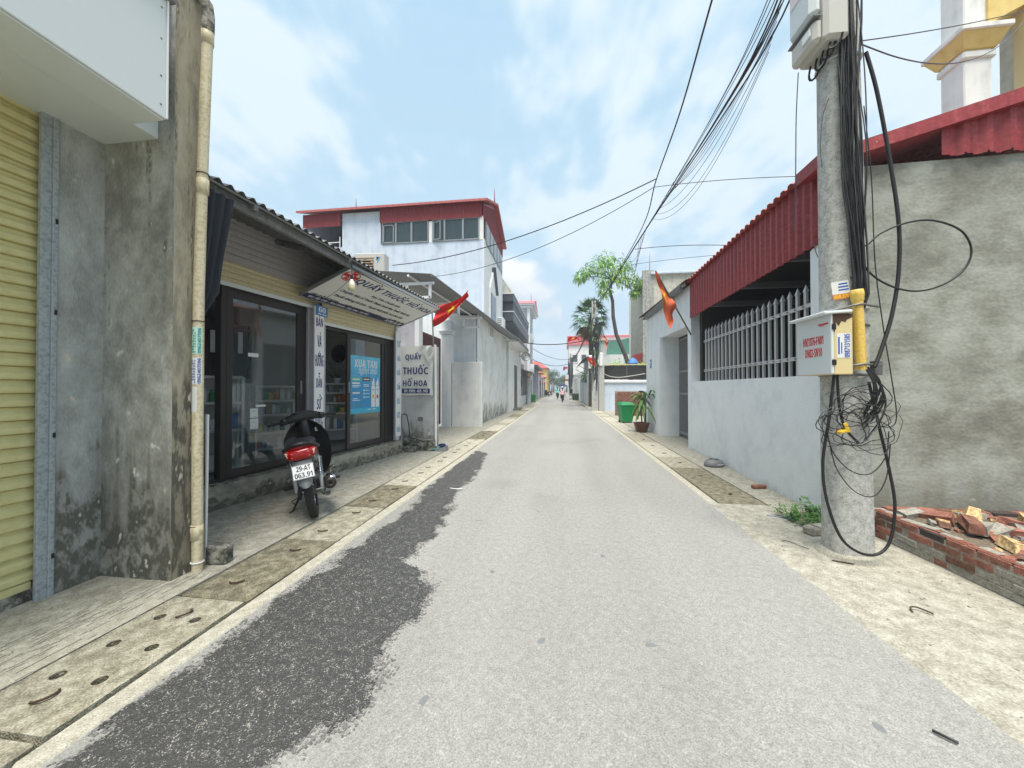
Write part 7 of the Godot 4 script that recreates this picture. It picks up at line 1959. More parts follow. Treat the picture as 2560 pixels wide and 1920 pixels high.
	part("wall", MB.new().box(V(-7.1, 2.7, -80.0), V(8.2, 5.7, 9.0)), "yellow_wall", ye)
	part("roof", MB.new().hull8([V(-11.8, 5.5, -75.0), V(-2.6, 5.5, -75.0), V(-2.6, 5.5, -85.0), V(-11.8, 5.5, -85.0), V(-8.2, 7.2, -79.5), V(-5.2, 7.2, -79.5), V(-5.2, 7.2, -80.5), V(-8.2, 7.2, -80.5)]), "tile_red", ye)
	for k in 3: part("window", MB.new().box(V(-9.6 + k * 2.0, 3.9, -75.46), V(1.0, 1.3, 0.06)), "glass_dark", ye)
	var hz := [[-53.0, -59.0, 3.6, "lilac_wall", "tile_red", "lilac roadside house with a small red tiled roof"], [-60.0, -66.0, 3.1, "white_wall", "grey_sheet", "white roadside shed before the yellow building"], [-67.0, -73.5, 3.4, "cream_wall", "tile_red", "cream roadside house with red tiles next to the yellow building"], [-90.0, -104.0, 3.2, "beige_wall", "tile_red", "beige house at the end of the left row"]]
	for a in hz:
		var hh := thing("roadside_house", a[5], "house")
		var zc: float = (a[0] + a[1]) / 2; var dz: float = a[0] - a[1]
		part("wall", MB.new().box(V(-5.6, a[2] / 2, zc), V(4.8, a[2], dz)), a[3], hh)
		part("roof", MB.new().hull8([V(-8.2, a[2], a[0] + 0.2), V(-2.7, a[2], a[0] + 0.2), V(-2.7, a[2], a[1] - 0.2), V(-8.2, a[2], a[1] - 0.2), V(-5.6, a[2] + 1.0, a[0] - 1.0), V(-5.2, a[2] + 1.0, a[0] - 1.0), V(-5.2, a[2] + 1.0, a[1] + 1.0), V(-5.6, a[2] + 1.0, a[1] + 1.0)]), a[4], hh)
		part("door", MB.new().box(V(-3.17, 1.2, zc), V(0.06, 2.2, dz * 0.3)), "aluminium_brown", hh)
		part("shade_cloth", MB.new().hull8([V(-3.2, 2.5, a[0] - 0.5), V(-2.5, 2.2, a[0] - 0.5), V(-2.5, 2.2, a[1] + 0.5), V(-3.2, 2.5, a[1] + 0.5), V(-3.2, 2.55, a[0] - 0.5), V(-2.5, 2.25, a[0] - 0.5), V(-2.5, 2.25, a[1] + 0.5), V(-3.2, 2.55, a[1] + 0.5)]), ["flag_faded", "grey_sheet", "tile_red", "pack_5"][hz.find(a)], hh)
	var rz := [[-58.0, -70.0, 3.4, "cream_wall", "grey_sheet", "pale house behind the far wall on the right"], [-88.0, -110.0, 4.0, "white_wall", "tile_red", "white house with red tiles closing the right row"]]
	for a in rz:
		var hh := thing("roadside_house", a[5], "house")
		var zc: float = (a[0] + a[1]) / 2; var dz: float = a[0] - a[1]
		part("wall", MB.new().box(V(5.0, a[2] / 2, zc), V(6.0, a[2], dz)), a[3], hh)
		part("roof", MB.new().hull8([V(1.6, a[2], a[0] + 0.2), V(8.2, a[2], a[0] + 0.2), V(8.2, a[2], a[1] - 0.2), V(1.6, a[2], a[1] - 0.2), V(4.6, a[2] + 1.2, a[0] - 1.0), V(5.0, a[2] + 1.2, a[0] - 1.0), V(5.0, a[2] + 1.2, a[1] + 1.0), V(4.6, a[2] + 1.2, a[1] + 1.0)]), a[4], hh)
	# trees closing the view
	var tl := [[-2.4, -112.0, 6.6, 2.6], [-0.6, -118.0, 5.4, 2.3], [-5.2, -108.0, 7.2, 2.8], [1.6, -122.0, 6.0, 2.4], [-3.4, -130.0, 7.0, 3.0], [4.4, -118.0, 7.4, 2.8]]
	var dl := ["tall grey-green tree at the end of the street", "lower grey-green tree closing the street", "broad grey-green tree behind the yellow building", "grey-green tree behind the far umbrella", "hazy tree at the very end of the street", "far tree behind the white house with red tiles"]
	for k in tl.size():
		var a = tl[k]
		var blobs := []
		for j in 9: blobs.append([V(rng.randf_range(-1, 1) * a[3] * 0.7, a[2] * rng.randf_range(0.45, 0.95), rng.randf_range(-1, 1) * a[3] * 0.5), a[3] * 0.42])
		_tree("roadside_tree", dl[k], V(a[0], 0, a[1]), [V(0, -0.1, 0), V(0.1, a[2] * 0.3, 0), V(0, a[2] * 0.55, 0)], [0.25, 0.2, 0.14], blobs, "leaf_far", 130, 0.5, 0.22, 300 + k, "trees closing the street")

# ---------------------------------------------------------------- scooter
# rings of superellipse sections joined along z: [z, cx, cy, half width, half height, power]
func _loft(b: MB, secs: Array, n := 20, ax := 2) -> MB:
	var rings := []
	for s in secs:
		var ring := []
		var pw: float = s[5] if s.size() > 5 else 2.6
		for k in n:
			var a := TAU * k / n
			var c := cos(a); var d := sin(a)
			var x: float = s[1] + signf(c) * pow(absf(c), 2.0 / pw) * s[3]
			var y: float = s[2] + signf(d) * pow(absf(d), 2.0 / pw) * s[4]
			ring.append(V(x, y, s[0]) if ax == 2 else (V(s[0], y, x) if ax == 0 else V(x, s[0], y)))
		rings.append(ring)
	b.smooth(true)
	for i in rings.size() - 1:
		for k in n:
			var k2 := (k + 1) % n
			b.q(rings[i][k], rings[i][k2], rings[i + 1][k2], rings[i + 1][k])
	for e in [0, rings.size() - 1]:
		var mid := Vector3.ZERO
		for p in rings[e]: mid += p / n
		for k in n:
			if e == 0: b.t(mid, rings[e][(k + 1) % n], rings[e][k])
			else: b.t(mid, rings[e][k], rings[e][(k + 1) % n])
	b.smooth(false)
	return b

func _wheel(parent: Node, c: Vector3, R: float, tw: float, turn := 0.0):
	var side := Basis.from_euler(V(0, deg_to_rad(turn), 0)) * Basis(V(0, 1, 0), V(-1, 0, 0), V(0, 0, 1))
	var xf := Transform3D(side, c)
	var w := Node3D.new(); w.name = "wheel"; parent.add_child(w, true)
	var prof := []
	for k in 13:
		var a := lerpf(-2.35, 2.35, k / 12.0)
		prof.append(Vector2(R - 0.042 + cos(a) * 0.042, sin(a) * tw / 2))
	var ty := MB.new()
	ty.lathe(prof, 48, xf)
	part("tyre", ty, "rubber", w)
	var tread := MB.new()
	for k in 44:
		var a := TAU * k / 44
		for s in [-1, 1]:
			var o := V(cos(a) * (R - 0.004), s * tw * 0.2, sin(a) * (R - 0.004))
			tread.box(Vector3.ZERO, V(0.006, tw * 0.22, 0.02), xf * Transform3D(Basis.from_euler(V(0, -a, 0)) * Basis.from_euler(V(0.5 * s, 0, 0)), o))
	part("tread_blocks", tread, "rubber", w)
	part("rim", MB.new().lathe([Vector2(R - 0.075, -tw * 0.36), Vector2(R - 0.085, -tw * 0.2), Vector2(R - 0.085, tw * 0.2), Vector2(R - 0.075, tw * 0.36), Vector2(R - 0.06, tw * 0.36)], 40, xf), "chrome", w)
	var sp := MB.new()
	for k in 18:
		var a := TAU * k / 18
		var s := 1.0 if k % 2 else -1.0
		sp.tube([xf * V(cos(a + 0.4) * 0.045, s * 0.035, sin(a + 0.4) * 0.045), xf * V(cos(a) * (R - 0.085), 0, sin(a) * (R - 0.085))], 0.0025, 4, false)
	part("spokes", sp, "chrome", w)
	part("hub", MB.new().lathe([Vector2(0, -0.06), Vector2(0.05, -0.055), Vector2(0.055, 0), Vector2(0.05, 0.055), Vector2(0, 0.06)], 18, xf), "steel_dull", w)

func _make_scooter() -> Node3D:
	var s := thing("motorbike", "black underbone motorbike with red tail light and white plate on side stand", "motorbike", at(-2.765, 0, -3.87, 34, 0, 10).scaled_local(Vector3.ONE * 1.05))
	_wheel(s, V(0, 0.285, 0), 0.285, 0.085)
	_wheel(s, V(0.0, 0.285, -1.23), 0.285, 0.075, 18)
	# frame, engine
	var fr := MB.new()
	for x in [-1, 1]:
		fr.tube([V(x * 0.075, 0.285, 0.0), V(x * 0.075, 0.31, -0.3), V(x * 0.05, 0.33, -0.45)], 0.018, 8)
		fr.tube([V(x * 0.11, 0.66, 0.05), V(x * 0.1, 0.55, -0.3), V(x * 0.06, 0.4, -0.5)], 0.016, 8)
	fr.tube([V(0, 0.45, -0.45), V(0, 0.42, -0.7), V(0, 0.6, -0.9), V(0, 0.95, -0.98)], 0.03, 8)
	part("frame", fr, "black_plastic", s)
	var en := MB.new()
	_loft(en, [[-0.28, 0, 0.3, 0.06, 0.08, 4], [-0.34, 0, 0.3, 0.12, 0.1, 4], [-0.52, 0, 0.29, 0.13, 0.1, 4], [-0.62, 0, 0.3, 0.08, 0.07, 3], [-0.82, 0, 0.33, 0.06, 0.06, 4]], 16)
	en.cbox(V(0.13, 0.28, -0.42), V(0.06, 0.15, 0.2), 0.03)
	en.cbox(V(-0.13, 0.28, -0.42), V(0.06, 0.16, 0.22), 0.03)
	part("engine", en, "steel_dull", s)
	part("chain_case", _loft(MB.new(), [[0.1, -0.095, 0.285, 0.016, 0.05, 3], [-0.1, -0.095, 0.29, 0.02, 0.055, 3], [-0.4, -0.095, 0.29, 0.02, 0.05, 3]], 14), "black_plastic", s)
	# body and seat
	part("side_cowl", _loft(MB.new(), [[0.25, 0, 0.725, 0.075, 0.04, 2.6], [0.16, 0, 0.70, 0.115, 0.075, 2.8], [0.0, 0, 0.665, 0.135, 0.11, 2.8], [-0.2, 0, 0.62, 0.14, 0.15, 2.8], [-0.4, 0, 0.57, 0.115, 0.17, 2.6], [-0.58, 0, 0.49, 0.08, 0.13, 2.4]], 24), "navy_gloss", s)
	part("centre_tunnel", _loft(MB.new(), [[-0.45, 0, 0.47, 0.08, 0.13, 2.6], [-0.65, 0, 0.42, 0.075, 0.1, 2.6], [-0.82, 0, 0.5, 0.08, 0.13, 2.4], [-0.94, 0, 0.68, 0.085, 0.2, 2.4]], 20), "black_gloss", s)
	part("seat", _loft(MB.new(), [[0.21, 0, 0.8, 0.05, 0.02, 2.6], [0.17, 0, 0.805, 0.1, 0.035, 2.8], [0.0, 0, 0.805, 0.128, 0.046, 3], [-0.24, 0, 0.785, 0.13, 0.052, 3], [-0.46, 0, 0.765, 0.1, 0.05, 2.8], [-0.57, 0, 0.75, 0.06, 0.03, 2.6]], 24), "seat_vinyl", s)
	part("grab_rail", MB.new().tube([V(-0.14, 0.735, -0.12), V(-0.155, 0.755, 0.06), V(-0.14, 0.79, 0.2), V(-0.08, 0.825, 0.275), V(0, 0.835, 0.295), V(0.08, 0.825, 0.275), V(0.14, 0.79, 0.2), V(0.155, 0.755, 0.06), V(0.14, 0.735, -0.12)], 0.019, 10), "black_plastic", s)
	# tail light
	var tl := part("tail_light", _loft(MB.new(), [[0.19, 0, 0.735, 0.15, 0.062, 3], [0.25, 0, 0.735, 0.14, 0.06, 3.2], [0.29, 0, 0.728, 0.11, 0.052, 3], [0.305, 0, 0.725, 0.07, 0.036, 2.6]], 28), "red_lens", s)
	for x in [-1, 1]:
		part("turn_lens", MB.new().hull8([V(x * 0.072, 0.705, 0.304), V(x * 0.118, 0.715, 0.282), V(x * 0.118, 0.715, 0.24), V(x * 0.072, 0.705, 0.25), V(x * 0.066, 0.752, 0.304), V(x * 0.136, 0.765, 0.272), V(x * 0.136, 0.765, 0.23), V(x * 0.066, 0.752, 0.25)]), "clear_lens", tl)
	# tail underside and mudguard
	part("tail_cover", _loft(MB.new(), [[0.26, 0, 0.665, 0.07, 0.03, 3], [0.18, 0, 0.645, 0.1, 0.05, 3], [0.0, 0, 0.6, 0.1, 0.06, 3]], 16), "black_plastic", s)
	var mg := MB.new()
	mg.smooth(true)
	var cols := 10; var rws := 8
	for i in rws:
		for k in cols:
			var P := []
			for c in [[i, k], [i, k + 1], [i + 1, k + 1], [i + 1, k]]:
				var f: float = c[0] / float(rws); var g: float = lerpf(-1.0, 1.0, c[1] / float(cols))
				var w := lerpf(0.088, 0.062, f) * (1.0 if f < 0.8 else sqrt(maxf(0.0, 1.0 - pow((f - 0.8) / 0.2, 2.0) * 0.75)))
				P.append(V(g * w, lerpf(0.665, 0.40, f), 0.255 + 0.085 * f + 0.03 * (1.0 - g * g)))
			mg.q(P[0], P[1], P[2], P[3])
	part("rear_mudguard", mg, "grey_plastic", s)
	var pl := Node3D.new(); pl.name = "licence_plate"; s.add_child(pl)
	pl.transform = at(0, 0.565, 0.342, 0, -18)
	part("plate", MB.new().cbox(Vector3.ZERO, V(0.192, 0.142, 0.006), 0.002), "white_paint", pl)
	part("border", MB.new().box(V(0, 0.067, 0.003), V(0.186, 0.003, 0.002)).box(V(0, -0.067, 0.003), V(0.186, 0.003, 0.002)).box(V(0.093, 0, 0.003), V(0.003, 0.134, 0.002)).box(V(-0.093, 0, 0.003), V(0.003, 0.134, 0.002)), "ink_black", pl)
	text("29-AT", 0.125, 0.05, "ink_black", at(0.005, 0.033, 0.003), pl)
	text("063.91", 0.155, 0.05, "ink_black", at(0, -0.033, 0.003), pl)
	# shocks
	for x in [-1, 1]:
		var sh := Node3D.new(); sh.name = "shock_absorber"; s.add_child(sh, true)
		var a := V(x * 0.135, 0.63, -0.06); var b := V(x * 0.12, 0.3, 0.02)
		part("rod", MB.new().tube([a, a.lerp(b, 0.6)], 0.012, 8), "chrome", sh)
		part("damper", MB.new().tube([a.lerp(b, 0.55), b], 0.019, 10), "steel", sh)
		var hel := []
		for k in 64:
			var f := k / 63.0
			var an := f * TAU * 8
			hel.append(a.lerp(b, 0.05 + 0.55 * f) + V(cos(an) * 0.027, 0, sin(an) * 0.027))
		part("spring", MB.new().tube(hel, 0.0055, 5), "chrome", sh)
	# exhaust
	var ex := Node3D.new(); ex.name = "exhaust"; s.add_child(ex)
	part("muffler", MB.new().tube([V(0.12, 0.24, -0.62), V(0.15, 0.25, -0.5), V(0.175, 0.29, -0.36), V(0.185, 0.305, -0.28), V(0.2, 0.325, 0.0), V(0.205, 0.335, 0.11)], [0.02, 0.022, 0.03, 0.05, 0.056, 0.058], 18), "black_plastic", ex)
	part("end_cap", MB.new().lathe([Vector2(0.0, 0.0), Vector2(0.012, 0.0), Vector2(0.013, 0.012), Vector2(0.045, 0.008), Vector2(0.054, 0.0), Vector2(0.06, -0.01)], 22, Transform3D(Basis(V(1, 0, 0), V(0, 0.09, 1).normalized(), V(0, -1, 0.09).normalized()), V(0.205, 0.336, 0.112))), "muffler_end", ex)
	part("heat_shield", _loft(MB.new(), [[0.02, 0.212, 0.35, 0.05, 0.045, 2.4], [-0.12, 0.207, 0.345, 0.055, 0.048, 2.4], [-0.26, 0.19, 0.33, 0.045, 0.04, 2.4]], 14), "chrome", ex)
	# pegs, pedals, stand
	var pg := MB.new()
	pg.tube([V(0.1, 0.33, -0.22), V(0.27, 0.33, -0.2)], 0.016, 8); pg.tube([V(-0.1, 0.33, -0.22), V(-0.27, 0.33, -0.2)], 0.016, 8)
	pg.tube([V(0.12, 0.24, -0.55), V(0.3, 0.24, -0.55)], 0.016, 8); pg.tube([V(-0.12, 0.24, -0.55), V(-0.3, 0.24, -0.55)], 0.016, 8)
	part("foot_peg", pg, "rubber", s)
	part("axle_nut", MB.new().tube([V(-0.12, 0.285, 0), V(0.12, 0.285, 0)], 0.013, 8), "chrome", s)
	part("brake_arm", MB.new().tube([V(0.09, 0.26, 0.02), V(0.12, 0.2, -0.02), V(0.14, 0.22, -0.3)], 0.008, 6).cbox(V(0.16, 0.2, -0.02), V(0.05, 0.03, 0.05), 0.006), "steel_dull", s)
	part("kick_lever", MB.new().tube([V(0.17, 0.3, -0.45), V(0.21, 0.36, -0.38), V(0.22, 0.43, -0.3), V(0.26, 0.44, -0.3)], 0.012, 8), "chrome", s)
	part("side_stand", MB.new().tube([V(-0.1, 0.24, -0.4), V(-0.17, 0.12, -0.34), V(-0.225, 0.045, -0.28), V(-0.25, 0.045, -0.22)], 0.012, 8).tube([V(-0.15, 0.16, -0.36), V(-0.22, 0.15, -0.28), V(-0.19, 0.1, -0.3)], 0.006, 6), "black_plastic", s)
	# front: leg shield with curved wings
	var ls := MB.new(); ls.smooth(true)
	var prf := [[0.98, 0.06], [0.94, 0.13], [0.88, 0.19], [0.78, 0.245], [0.66, 0.262], [0.52, 0.255], [0.4, 0.225], [0.3, 0.17], [0.26, 0.1]]
	for layer in [0.0, 0.018]:
		for i in prf.size() - 1:
			for k in 14:
				var P := []
				for c in [[i, k], [i, k + 1], [i + 1, k + 1], [i + 1, k]]:
					var g: float = lerpf(-1.0, 1.0, c[1] / 14.0)
					var yy: float = prf[c[0]][0]
					P.append(V(g * prf[c[0]][1], yy, -1.04 + layer + 0.13 * g * g + (0.98 - yy) * 0.14))
				if layer > 0.0: ls.q(P[3], P[2], P[1], P[0])
				else: ls.q(P[0], P[1], P[2], P[3])
	part("leg_shield", ls, "black_gloss", s)
	part("badge", MB.new().cbox(V(0.13, 0.835, -0.955), V(0.04, 0.05, 0.012), 0.005), "white_paint", s)
	part("badge_mark", MB.new().box(V(0.132, 0.842, -0.9485), V(0.014, 0.012, 0.003)).box(V(0.124, 0.826, -0.9485), V(0.012, 0.012, 0.003)), "ink_black", s)
	part("column_cover", _loft(MB.new(), [[0.72, 0, -0.94, 0.07, 0.06, 2.6], [0.85, 0, -0.95, 0.062, 0.055, 2.6], [0.99, 0, -0.965, 0.07, 0.06, 2.6]], 18, 1), "black_plastic", s)
	part("front_cowl", _loft(MB.new(), [[-1.0, 0, 0.78, 0.1, 0.16, 2.4], [-1.1, 0, 0.74, 0.075, 0.13, 2.4], [-1.16, 0, 0.68, 0.03, 0.05, 2.2]], 18), "black_gloss", s)
	part("front_mudguard", _loft(MB.new(), [[-1.0, 0, 0.5, 0.05, 0.04, 2.6], [-1.15, 0, 0.585, 0.06, 0.03, 2.6], [-1.3, 0, 0.58, 0.06, 0.03, 2.6], [-1.45, 0, 0.5, 0.045, 0.03, 2.6]], 16), "black_gloss", s)
	for x in [-1, 1]: part("fork_leg", MB.new().tube([V(x * 0.07, 0.9, -1.02), V(x * 0.07, 0.285, -1.23)], 0.022, 10), "black_plastic", s)
	# handlebar, turned towards its left
	var hb := Node3D.new(); hb.name = "handlebar"; s.add_child(hb)
	hb.transform = at(0, 0, 0, 0) * Transform3D(Basis.from_euler(V(0, deg_to_rad(16), 0)), V(0, 1.02, -0.95))
	part("cover", _loft(MB.new(), [[-0.22, 0.0, -0.015, 0.035, 0.04, 2.4], [-0.15, -0.01, 0.0, 0.055, 0.052, 2.6], [0.0, -0.03, 0.015, 0.1, 0.06, 2.8], [0.15, -0.01, 0.0, 0.055, 0.052, 2.6], [0.22, 0.0, -0.015, 0.035, 0.04, 2.4]], 20, 0), "black_plastic", hb)
	part("speedometer", _loft(MB.new(), [[0.055, 0, -0.03, 0.115, 0.07, 2.6], [0.077, 0, -0.03, 0.1, 0.056, 2.6]], 24, 1), "glass_dark", hb)
	part("speedometer_ring", _loft(MB.new(), [[0.045, 0, -0.03, 0.13, 0.085, 2.6], [0.066, 0, -0.03, 0.12, 0.075, 2.6]], 24, 1), "black_plastic", hb)
	part("dial_mark", MB.new().cbox(V(0, 0.079, -0.015), V(0.08, 0.003, 0.018), 0.001).cbox(V(0.03, 0.079, -0.035), V(0.02, 0.003, 0.012), 0.001), "red_lens", hb)
	for x in [-1, 1]:
		part("switch_pod", _loft(MB.new(), [[x * 0.19, 0.01, -0.015, 0.04, 0.045, 3], [x * 0.25, 0.01, -0.02, 0.036, 0.038, 3]], 14, 0), "black_plastic", hb)
		part("grip", MB.new().tube([V(x * 0.24, -0.02, 0.015), V(x * 0.31, -0.02, 0.03), V(x * 0.39, -0.025, 0.05)], [0.016, 0.018, 0.019], 10), "rubber", hb)
		part("switch", MB.new().cbox(V(x * 0.215, 0.01, 0.05), V(0.03, 0.014, 0.012), 0.004), "grey_plastic", hb)
	part("brake_lever", MB.new().tube([V(0.24, -0.01, -0.03), V(0.32, -0.012, -0.05), V(0.4, -0.016, -0.035)], 0.008, 6), "chrome", hb)
	part("cable", MB.new().tube([V(0.2, -0.02, -0.02), V(0.19, -0.12, 0.0), V(0.1, -0.2, -0.04)], 0.006, 6), "chrome", hb)
	return s

func build_scooter():
	var s := _make_scooter()
	# the same kind of bike parked far down the street
	copy_of(s, at(-2.1, 0, -62.0, 30, 0, 8), "dark motorbike parked beside the lilac roadside house", "motorbikes parked far down the street")
	copy_of(s, at(-1.9, 0, -68.0, 60, 0, 8), "dark motorbike parked beside the white roadside shed", "motorbikes parked far down the street")

# ---------------------------------------------------------------- small things
func _bin(label: String, xf: Transform3D, material: String, group := ""):
	var b := thing("wheelie_bin", label, "bin", xf, group)
	part("body", MB.new().hull8([V(-0.21, 0.05, 0.2), V(0.21, 0.05, 0.2), V(0.21, 0.05, -0.2), V(-0.21, 0.05, -0.2), V(-0.28, 0.72, 0.27), V(0.28, 0.72, 0.27), V(0.28, 0.72, -0.27), V(-0.28, 0.72, -0.27)]), material, b)
	part("rim", MB.new().cbox(V(0, 0.72, 0), V(0.6, 0.05, 0.58), 0.015), material, b)
	part("lid", MB.new().hull8([V(-0.3, 0.75, 0.29), V(0.3, 0.75, 0.29), V(0.3, 0.75, -0.29), V(-0.3, 0.75, -0.29), V(-0.22, 0.84, 0.2), V(0.22, 0.84, 0.2), V(0.22, 0.86, -0.24), V(-0.22, 0.86, -0.24)]), material, b)
	for x in [-1, 1]:
		part("wheel", MB.new().lathe([Vector2(0, -0.02), Vector2(0.06, -0.02), Vector2(0.06, 0.02), Vector2(0, 0.02)], 12, Transform3D(Basis(V(0, 1, 0), V(-1, 0, 0), V(0, 0, 1)), V(x * 0.2, 0.06, -0.2))), "rubber", b)
	for x in [-0.15, 0.15]: part("foot", MB.new().box(V(x, 0.03, 0.15), V(0.06, 0.06, 0.06)), "rubber", b)
	part("handle", MB.new().tube([V(-0.16, 0.78, -0.3), V(-0.16, 0.84, -0.36), V(0.16, 0.84, -0.36), V(0.16, 0.78, -0.3)], 0.016, 6), material, b)

func build_small_things():
	_bin("bright green wheelie bin in front of the brick stub wall", at(2.66, 0, -16.0, 12), "bin_green")
	_bin("green bin standing outside the grey shop", at(-2.85, 0, -37.5, 0), "bin_green")
	_bin("dark green bin beside the far slim pole", at(1.5, 0, -43.9, 10), "bin_dark", "dark bins by the far pole")
	_bin("dark green bin beside the far slim pole", at(1.75, 0, -43.2, -8), "bin_dark", "dark bins by the far pole")
	# potted dracaena
	var pp := thing("potted_plant", "strap-leaved plant in a brown glazed pot beside the gatehouse", "plant", at(2.6, 0, -12.62).scaled_local(V(1.08, 1.12, 1.08)))
	part("pot", MB.new().lathe([Vector2(0, 0), Vector2(0.13, 0), Vector2(0.17, 0.05), Vector2(0.215, 0.2), Vector2(0.23, 0.25), Vector2(0.245, 0.265), Vector2(0.235, 0.285), Vector2(0.2, 0.28), Vector2(0.18, 0.24), Vector2(0, 0.24)], 24), "clay_pot", pp)
	part("soil", MB.new().lathe([Vector2(0, 0.255), Vector2(0.19, 0.25)], 18), "soil", pp)
	part("stem", MB.new().tube([V(0.02, 0.22, 0), V(-0.02, 0.6, 0.01), V(0.0, 0.95, 0)], [0.022, 0.018, 0.014], 8).tube([V(0.0, 0.75, 0), V(0.12, 0.9, 0.02), V(0.2, 1.05, 0.02)], 0.012, 6), "bark", pp)
	var lv := MB.new()
	lv.smooth(true)
	for k in 34:
		var a := k * 2.4 + rng.randf_range(-0.3, 0.3); var f := k / 33.0
		var o := V(0, lerpf(0.72, 1.0, f), 0) if k % 4 else V(0.2, 1.04, 0.02)
		var d := V(cos(a), 0, sin(a)); var L := rng.randf_range(0.38, 0.58); var up := lerpf(0.25, 1.15, f)
		var prev := []
		for j in 7:
			var t := j / 6.0
			var c := o + d * (L * t * (1.0 - 0.2 * up * 0.5)) + V(0, L * (up * t - (1.25 - up * 0.3) * t * t), 0)
			var w := 0.038 * sin(PI * clampf(0.12 + 0.88 * (1 - t), 0, 1)) + 0.002
			var sd := d.cross(Vector3.UP) * w
			var cur := [c - sd, c + V(0, -0.006, 0), c + sd]
			if prev.size():
				lv.q(prev[0], prev[1], cur[1], cur[0]); lv.q(prev[1], prev[2], cur[2], cur[1])
			prev = cur
	part("leaves", lv, "leaf_mid", pp)
	# weeds by the pole, kerbside debris
	var wd := MB.new()
	for k in 150:
		var o := V(rng.randf_range(-0.28, 0.2), 0, rng.randf_range(-0.2, 0.2)); var d := V(rng.randfn() * 0.6, 1.0, rng.randfn() * 0.6).normalized()
		var hgt := rng.randf_range(0.04, 0.2)
		wd.tube([o, o + d * hgt], 0.0016, 3, false)
		for j in 4: _leafquad(wd, o + d * hgt * rng.randf_range(0.5, 1.0), V(rng.randfn(), rng.randf_range(-0.1, 0.6), rng.randfn()).normalized(), 0.05, 0.024)
	solo("kerb_weeds", "bright green weeds growing against the white wall beside the pole", "plant", wd, "leaf_mid", at(2.72, 0, -4.42))
	var bl := MB.new()
	for k in 7:
		var o := V(0, 0, 0); var d := V(rng.randfn() * 0.5, 1.0, rng.randfn() * 0.5).normalized(); var hgt := rng.randf_range(0.12, 0.25)
		bl.tube([o, o + d * hgt], 0.003, 4, false); _leafquad(bl, o + d * hgt, V(rng.randfn(), 0.2, rng.randfn()).normalized(), 0.13, 0.09)
	solo("broad_weed", "broad-leaved weed tucked behind the pole against the white wall", "plant", bl, "leaf_dark", at(2.86, 0, -4.5))
	var ch := thing("mortar_brick", "brick with mortar crust lying at the pole foot", "brick", at(2.52, 0, -4.06, 18))
	part("brick", MB.new().cbox(V(0, 0.04, 0), V(0.25, 0.08, 0.12), 0.015), "mortar", ch)
	part("crust", MB.new().cbox(V(0.03, 0.085, 0.01), V(0.15, 0.02, 0.09), 0.009), "cement", ch)
	solo("brick_piece", "small orange brick piece lying along the white wall", "brick", MB.new().cbox(V(0, 0.025, 0), V(0.2, 0.05, 0.07), 0.01), "brick_1", at(2.82, 0, -5.78, 12))
	# plastic basin upside down at the wall
	var ba := thing("grey_helmet", "grey plastic helmet lying on the pavement against the white wall", "helmet", at(2.8, 0, -7.32, 30))
	part("shell", MB.new().lathe([Vector2(0.0, 0.17), Vector2(0.07, 0.165), Vector2(0.125, 0.13), Vector2(0.15, 0.07), Vector2(0.152, 0.01), Vector2(0.14, 0.0)], 24, Transform3D(Basis.from_scale(V(1.25, 0.8, 1.0)), Vector3.ZERO)), "grey_plastic", ba)
	part("band", MB.new().tube(_ring(V(0, 0.05, 0), 0.152, 24), 0.006, 5), "white_paint", ba)
	part("strap", MB.new().tube([V(0.15, 0.01, 0.05), V(0.24, 0.006, 0.08), V(0.26, 0.006, 0.0), V(0.16, 0.01, -0.05)], 0.007, 5), "black_plastic", ba)
	for a in [["wire_scrap", "black wire scrap on the cement beside the pole", [V(2.07, 0.008, -3.82), V(2.09, 0.02, -3.78), V(2.16, 0.01, -3.7), V(2.2, 0.006, -3.66)], 0.003, "cable_black"],
		["wire_scrap", "blue wire twisted on the drain edge near the weeds", [V(2.3, 0.006, -4.55), V(2.42, 0.008, -4.5), V(2.5, 0.02, -4.44), V(2.44, 0.012, -4.4), V(2.56, 0.01, -4.52), V(2.62, 0.008, -4.6)], 0.004, "blue_wire"],
		["wire_scrap", "rusty hooked bar end set in the cement before the pole", [V(2.24, 0.008, -3.44), V(2.29, 0.012, -3.41), V(2.34, 0.012, -3.39), V(2.35, 0.02, -3.36)], 0.005, "rust"],
		["wire_scrap", "rusty curved bar end set in the cement near the road edge", [V(2.24, 0.006, -2.72), V(2.25, 0.02, -2.75), V(2.29, 0.024, -2.75), V(2.34, 0.014, -2.7)], 0.005, "rust"],
		["wire_scrap", "black plastic bit lying on the asphalt by the road edge", [V(1.55, 0.004, -1.80), V(1.575, 0.006, -1.77), V(1.6, 0.004, -1.75)], 0.0055, "black_plastic"],
		["wire_scrap", "white strip of tape lying on the wet asphalt", [V(-1.6, 0.002, -5.2), V(-1.5, 0.003, -5.17), V(-1.42, 0.002, -5.19)], 0.006, "white_paint"]]:
		_cable(a[0], a[1], a[2], a[3], a[4])
	# scattered grit and leaf bits on the cement, too many to count
	var gr := MB.new()
	for k in 420:
		var right := rng.randf() < 0.6
		var p := V(rng.randf_range(1.95, 3.0) if right else rng.randf_range(-3.4, -2.1), 0.004, rng.randf_range(-1.2, -7.5))
		var s := rng.randf_range(0.003, 0.011)
		gr.box(Vector3.ZERO, V(s * 1.6, s * 0.7, s), at(p.x, p.y, p.z, rng.randf() * 360.0))
	var go := part("grit", gr, "mortar", self)
	tag(go, "scattered grit and crumbs of mortar on the cement pavements", "grit"); go.set_meta("kind", "stuff")
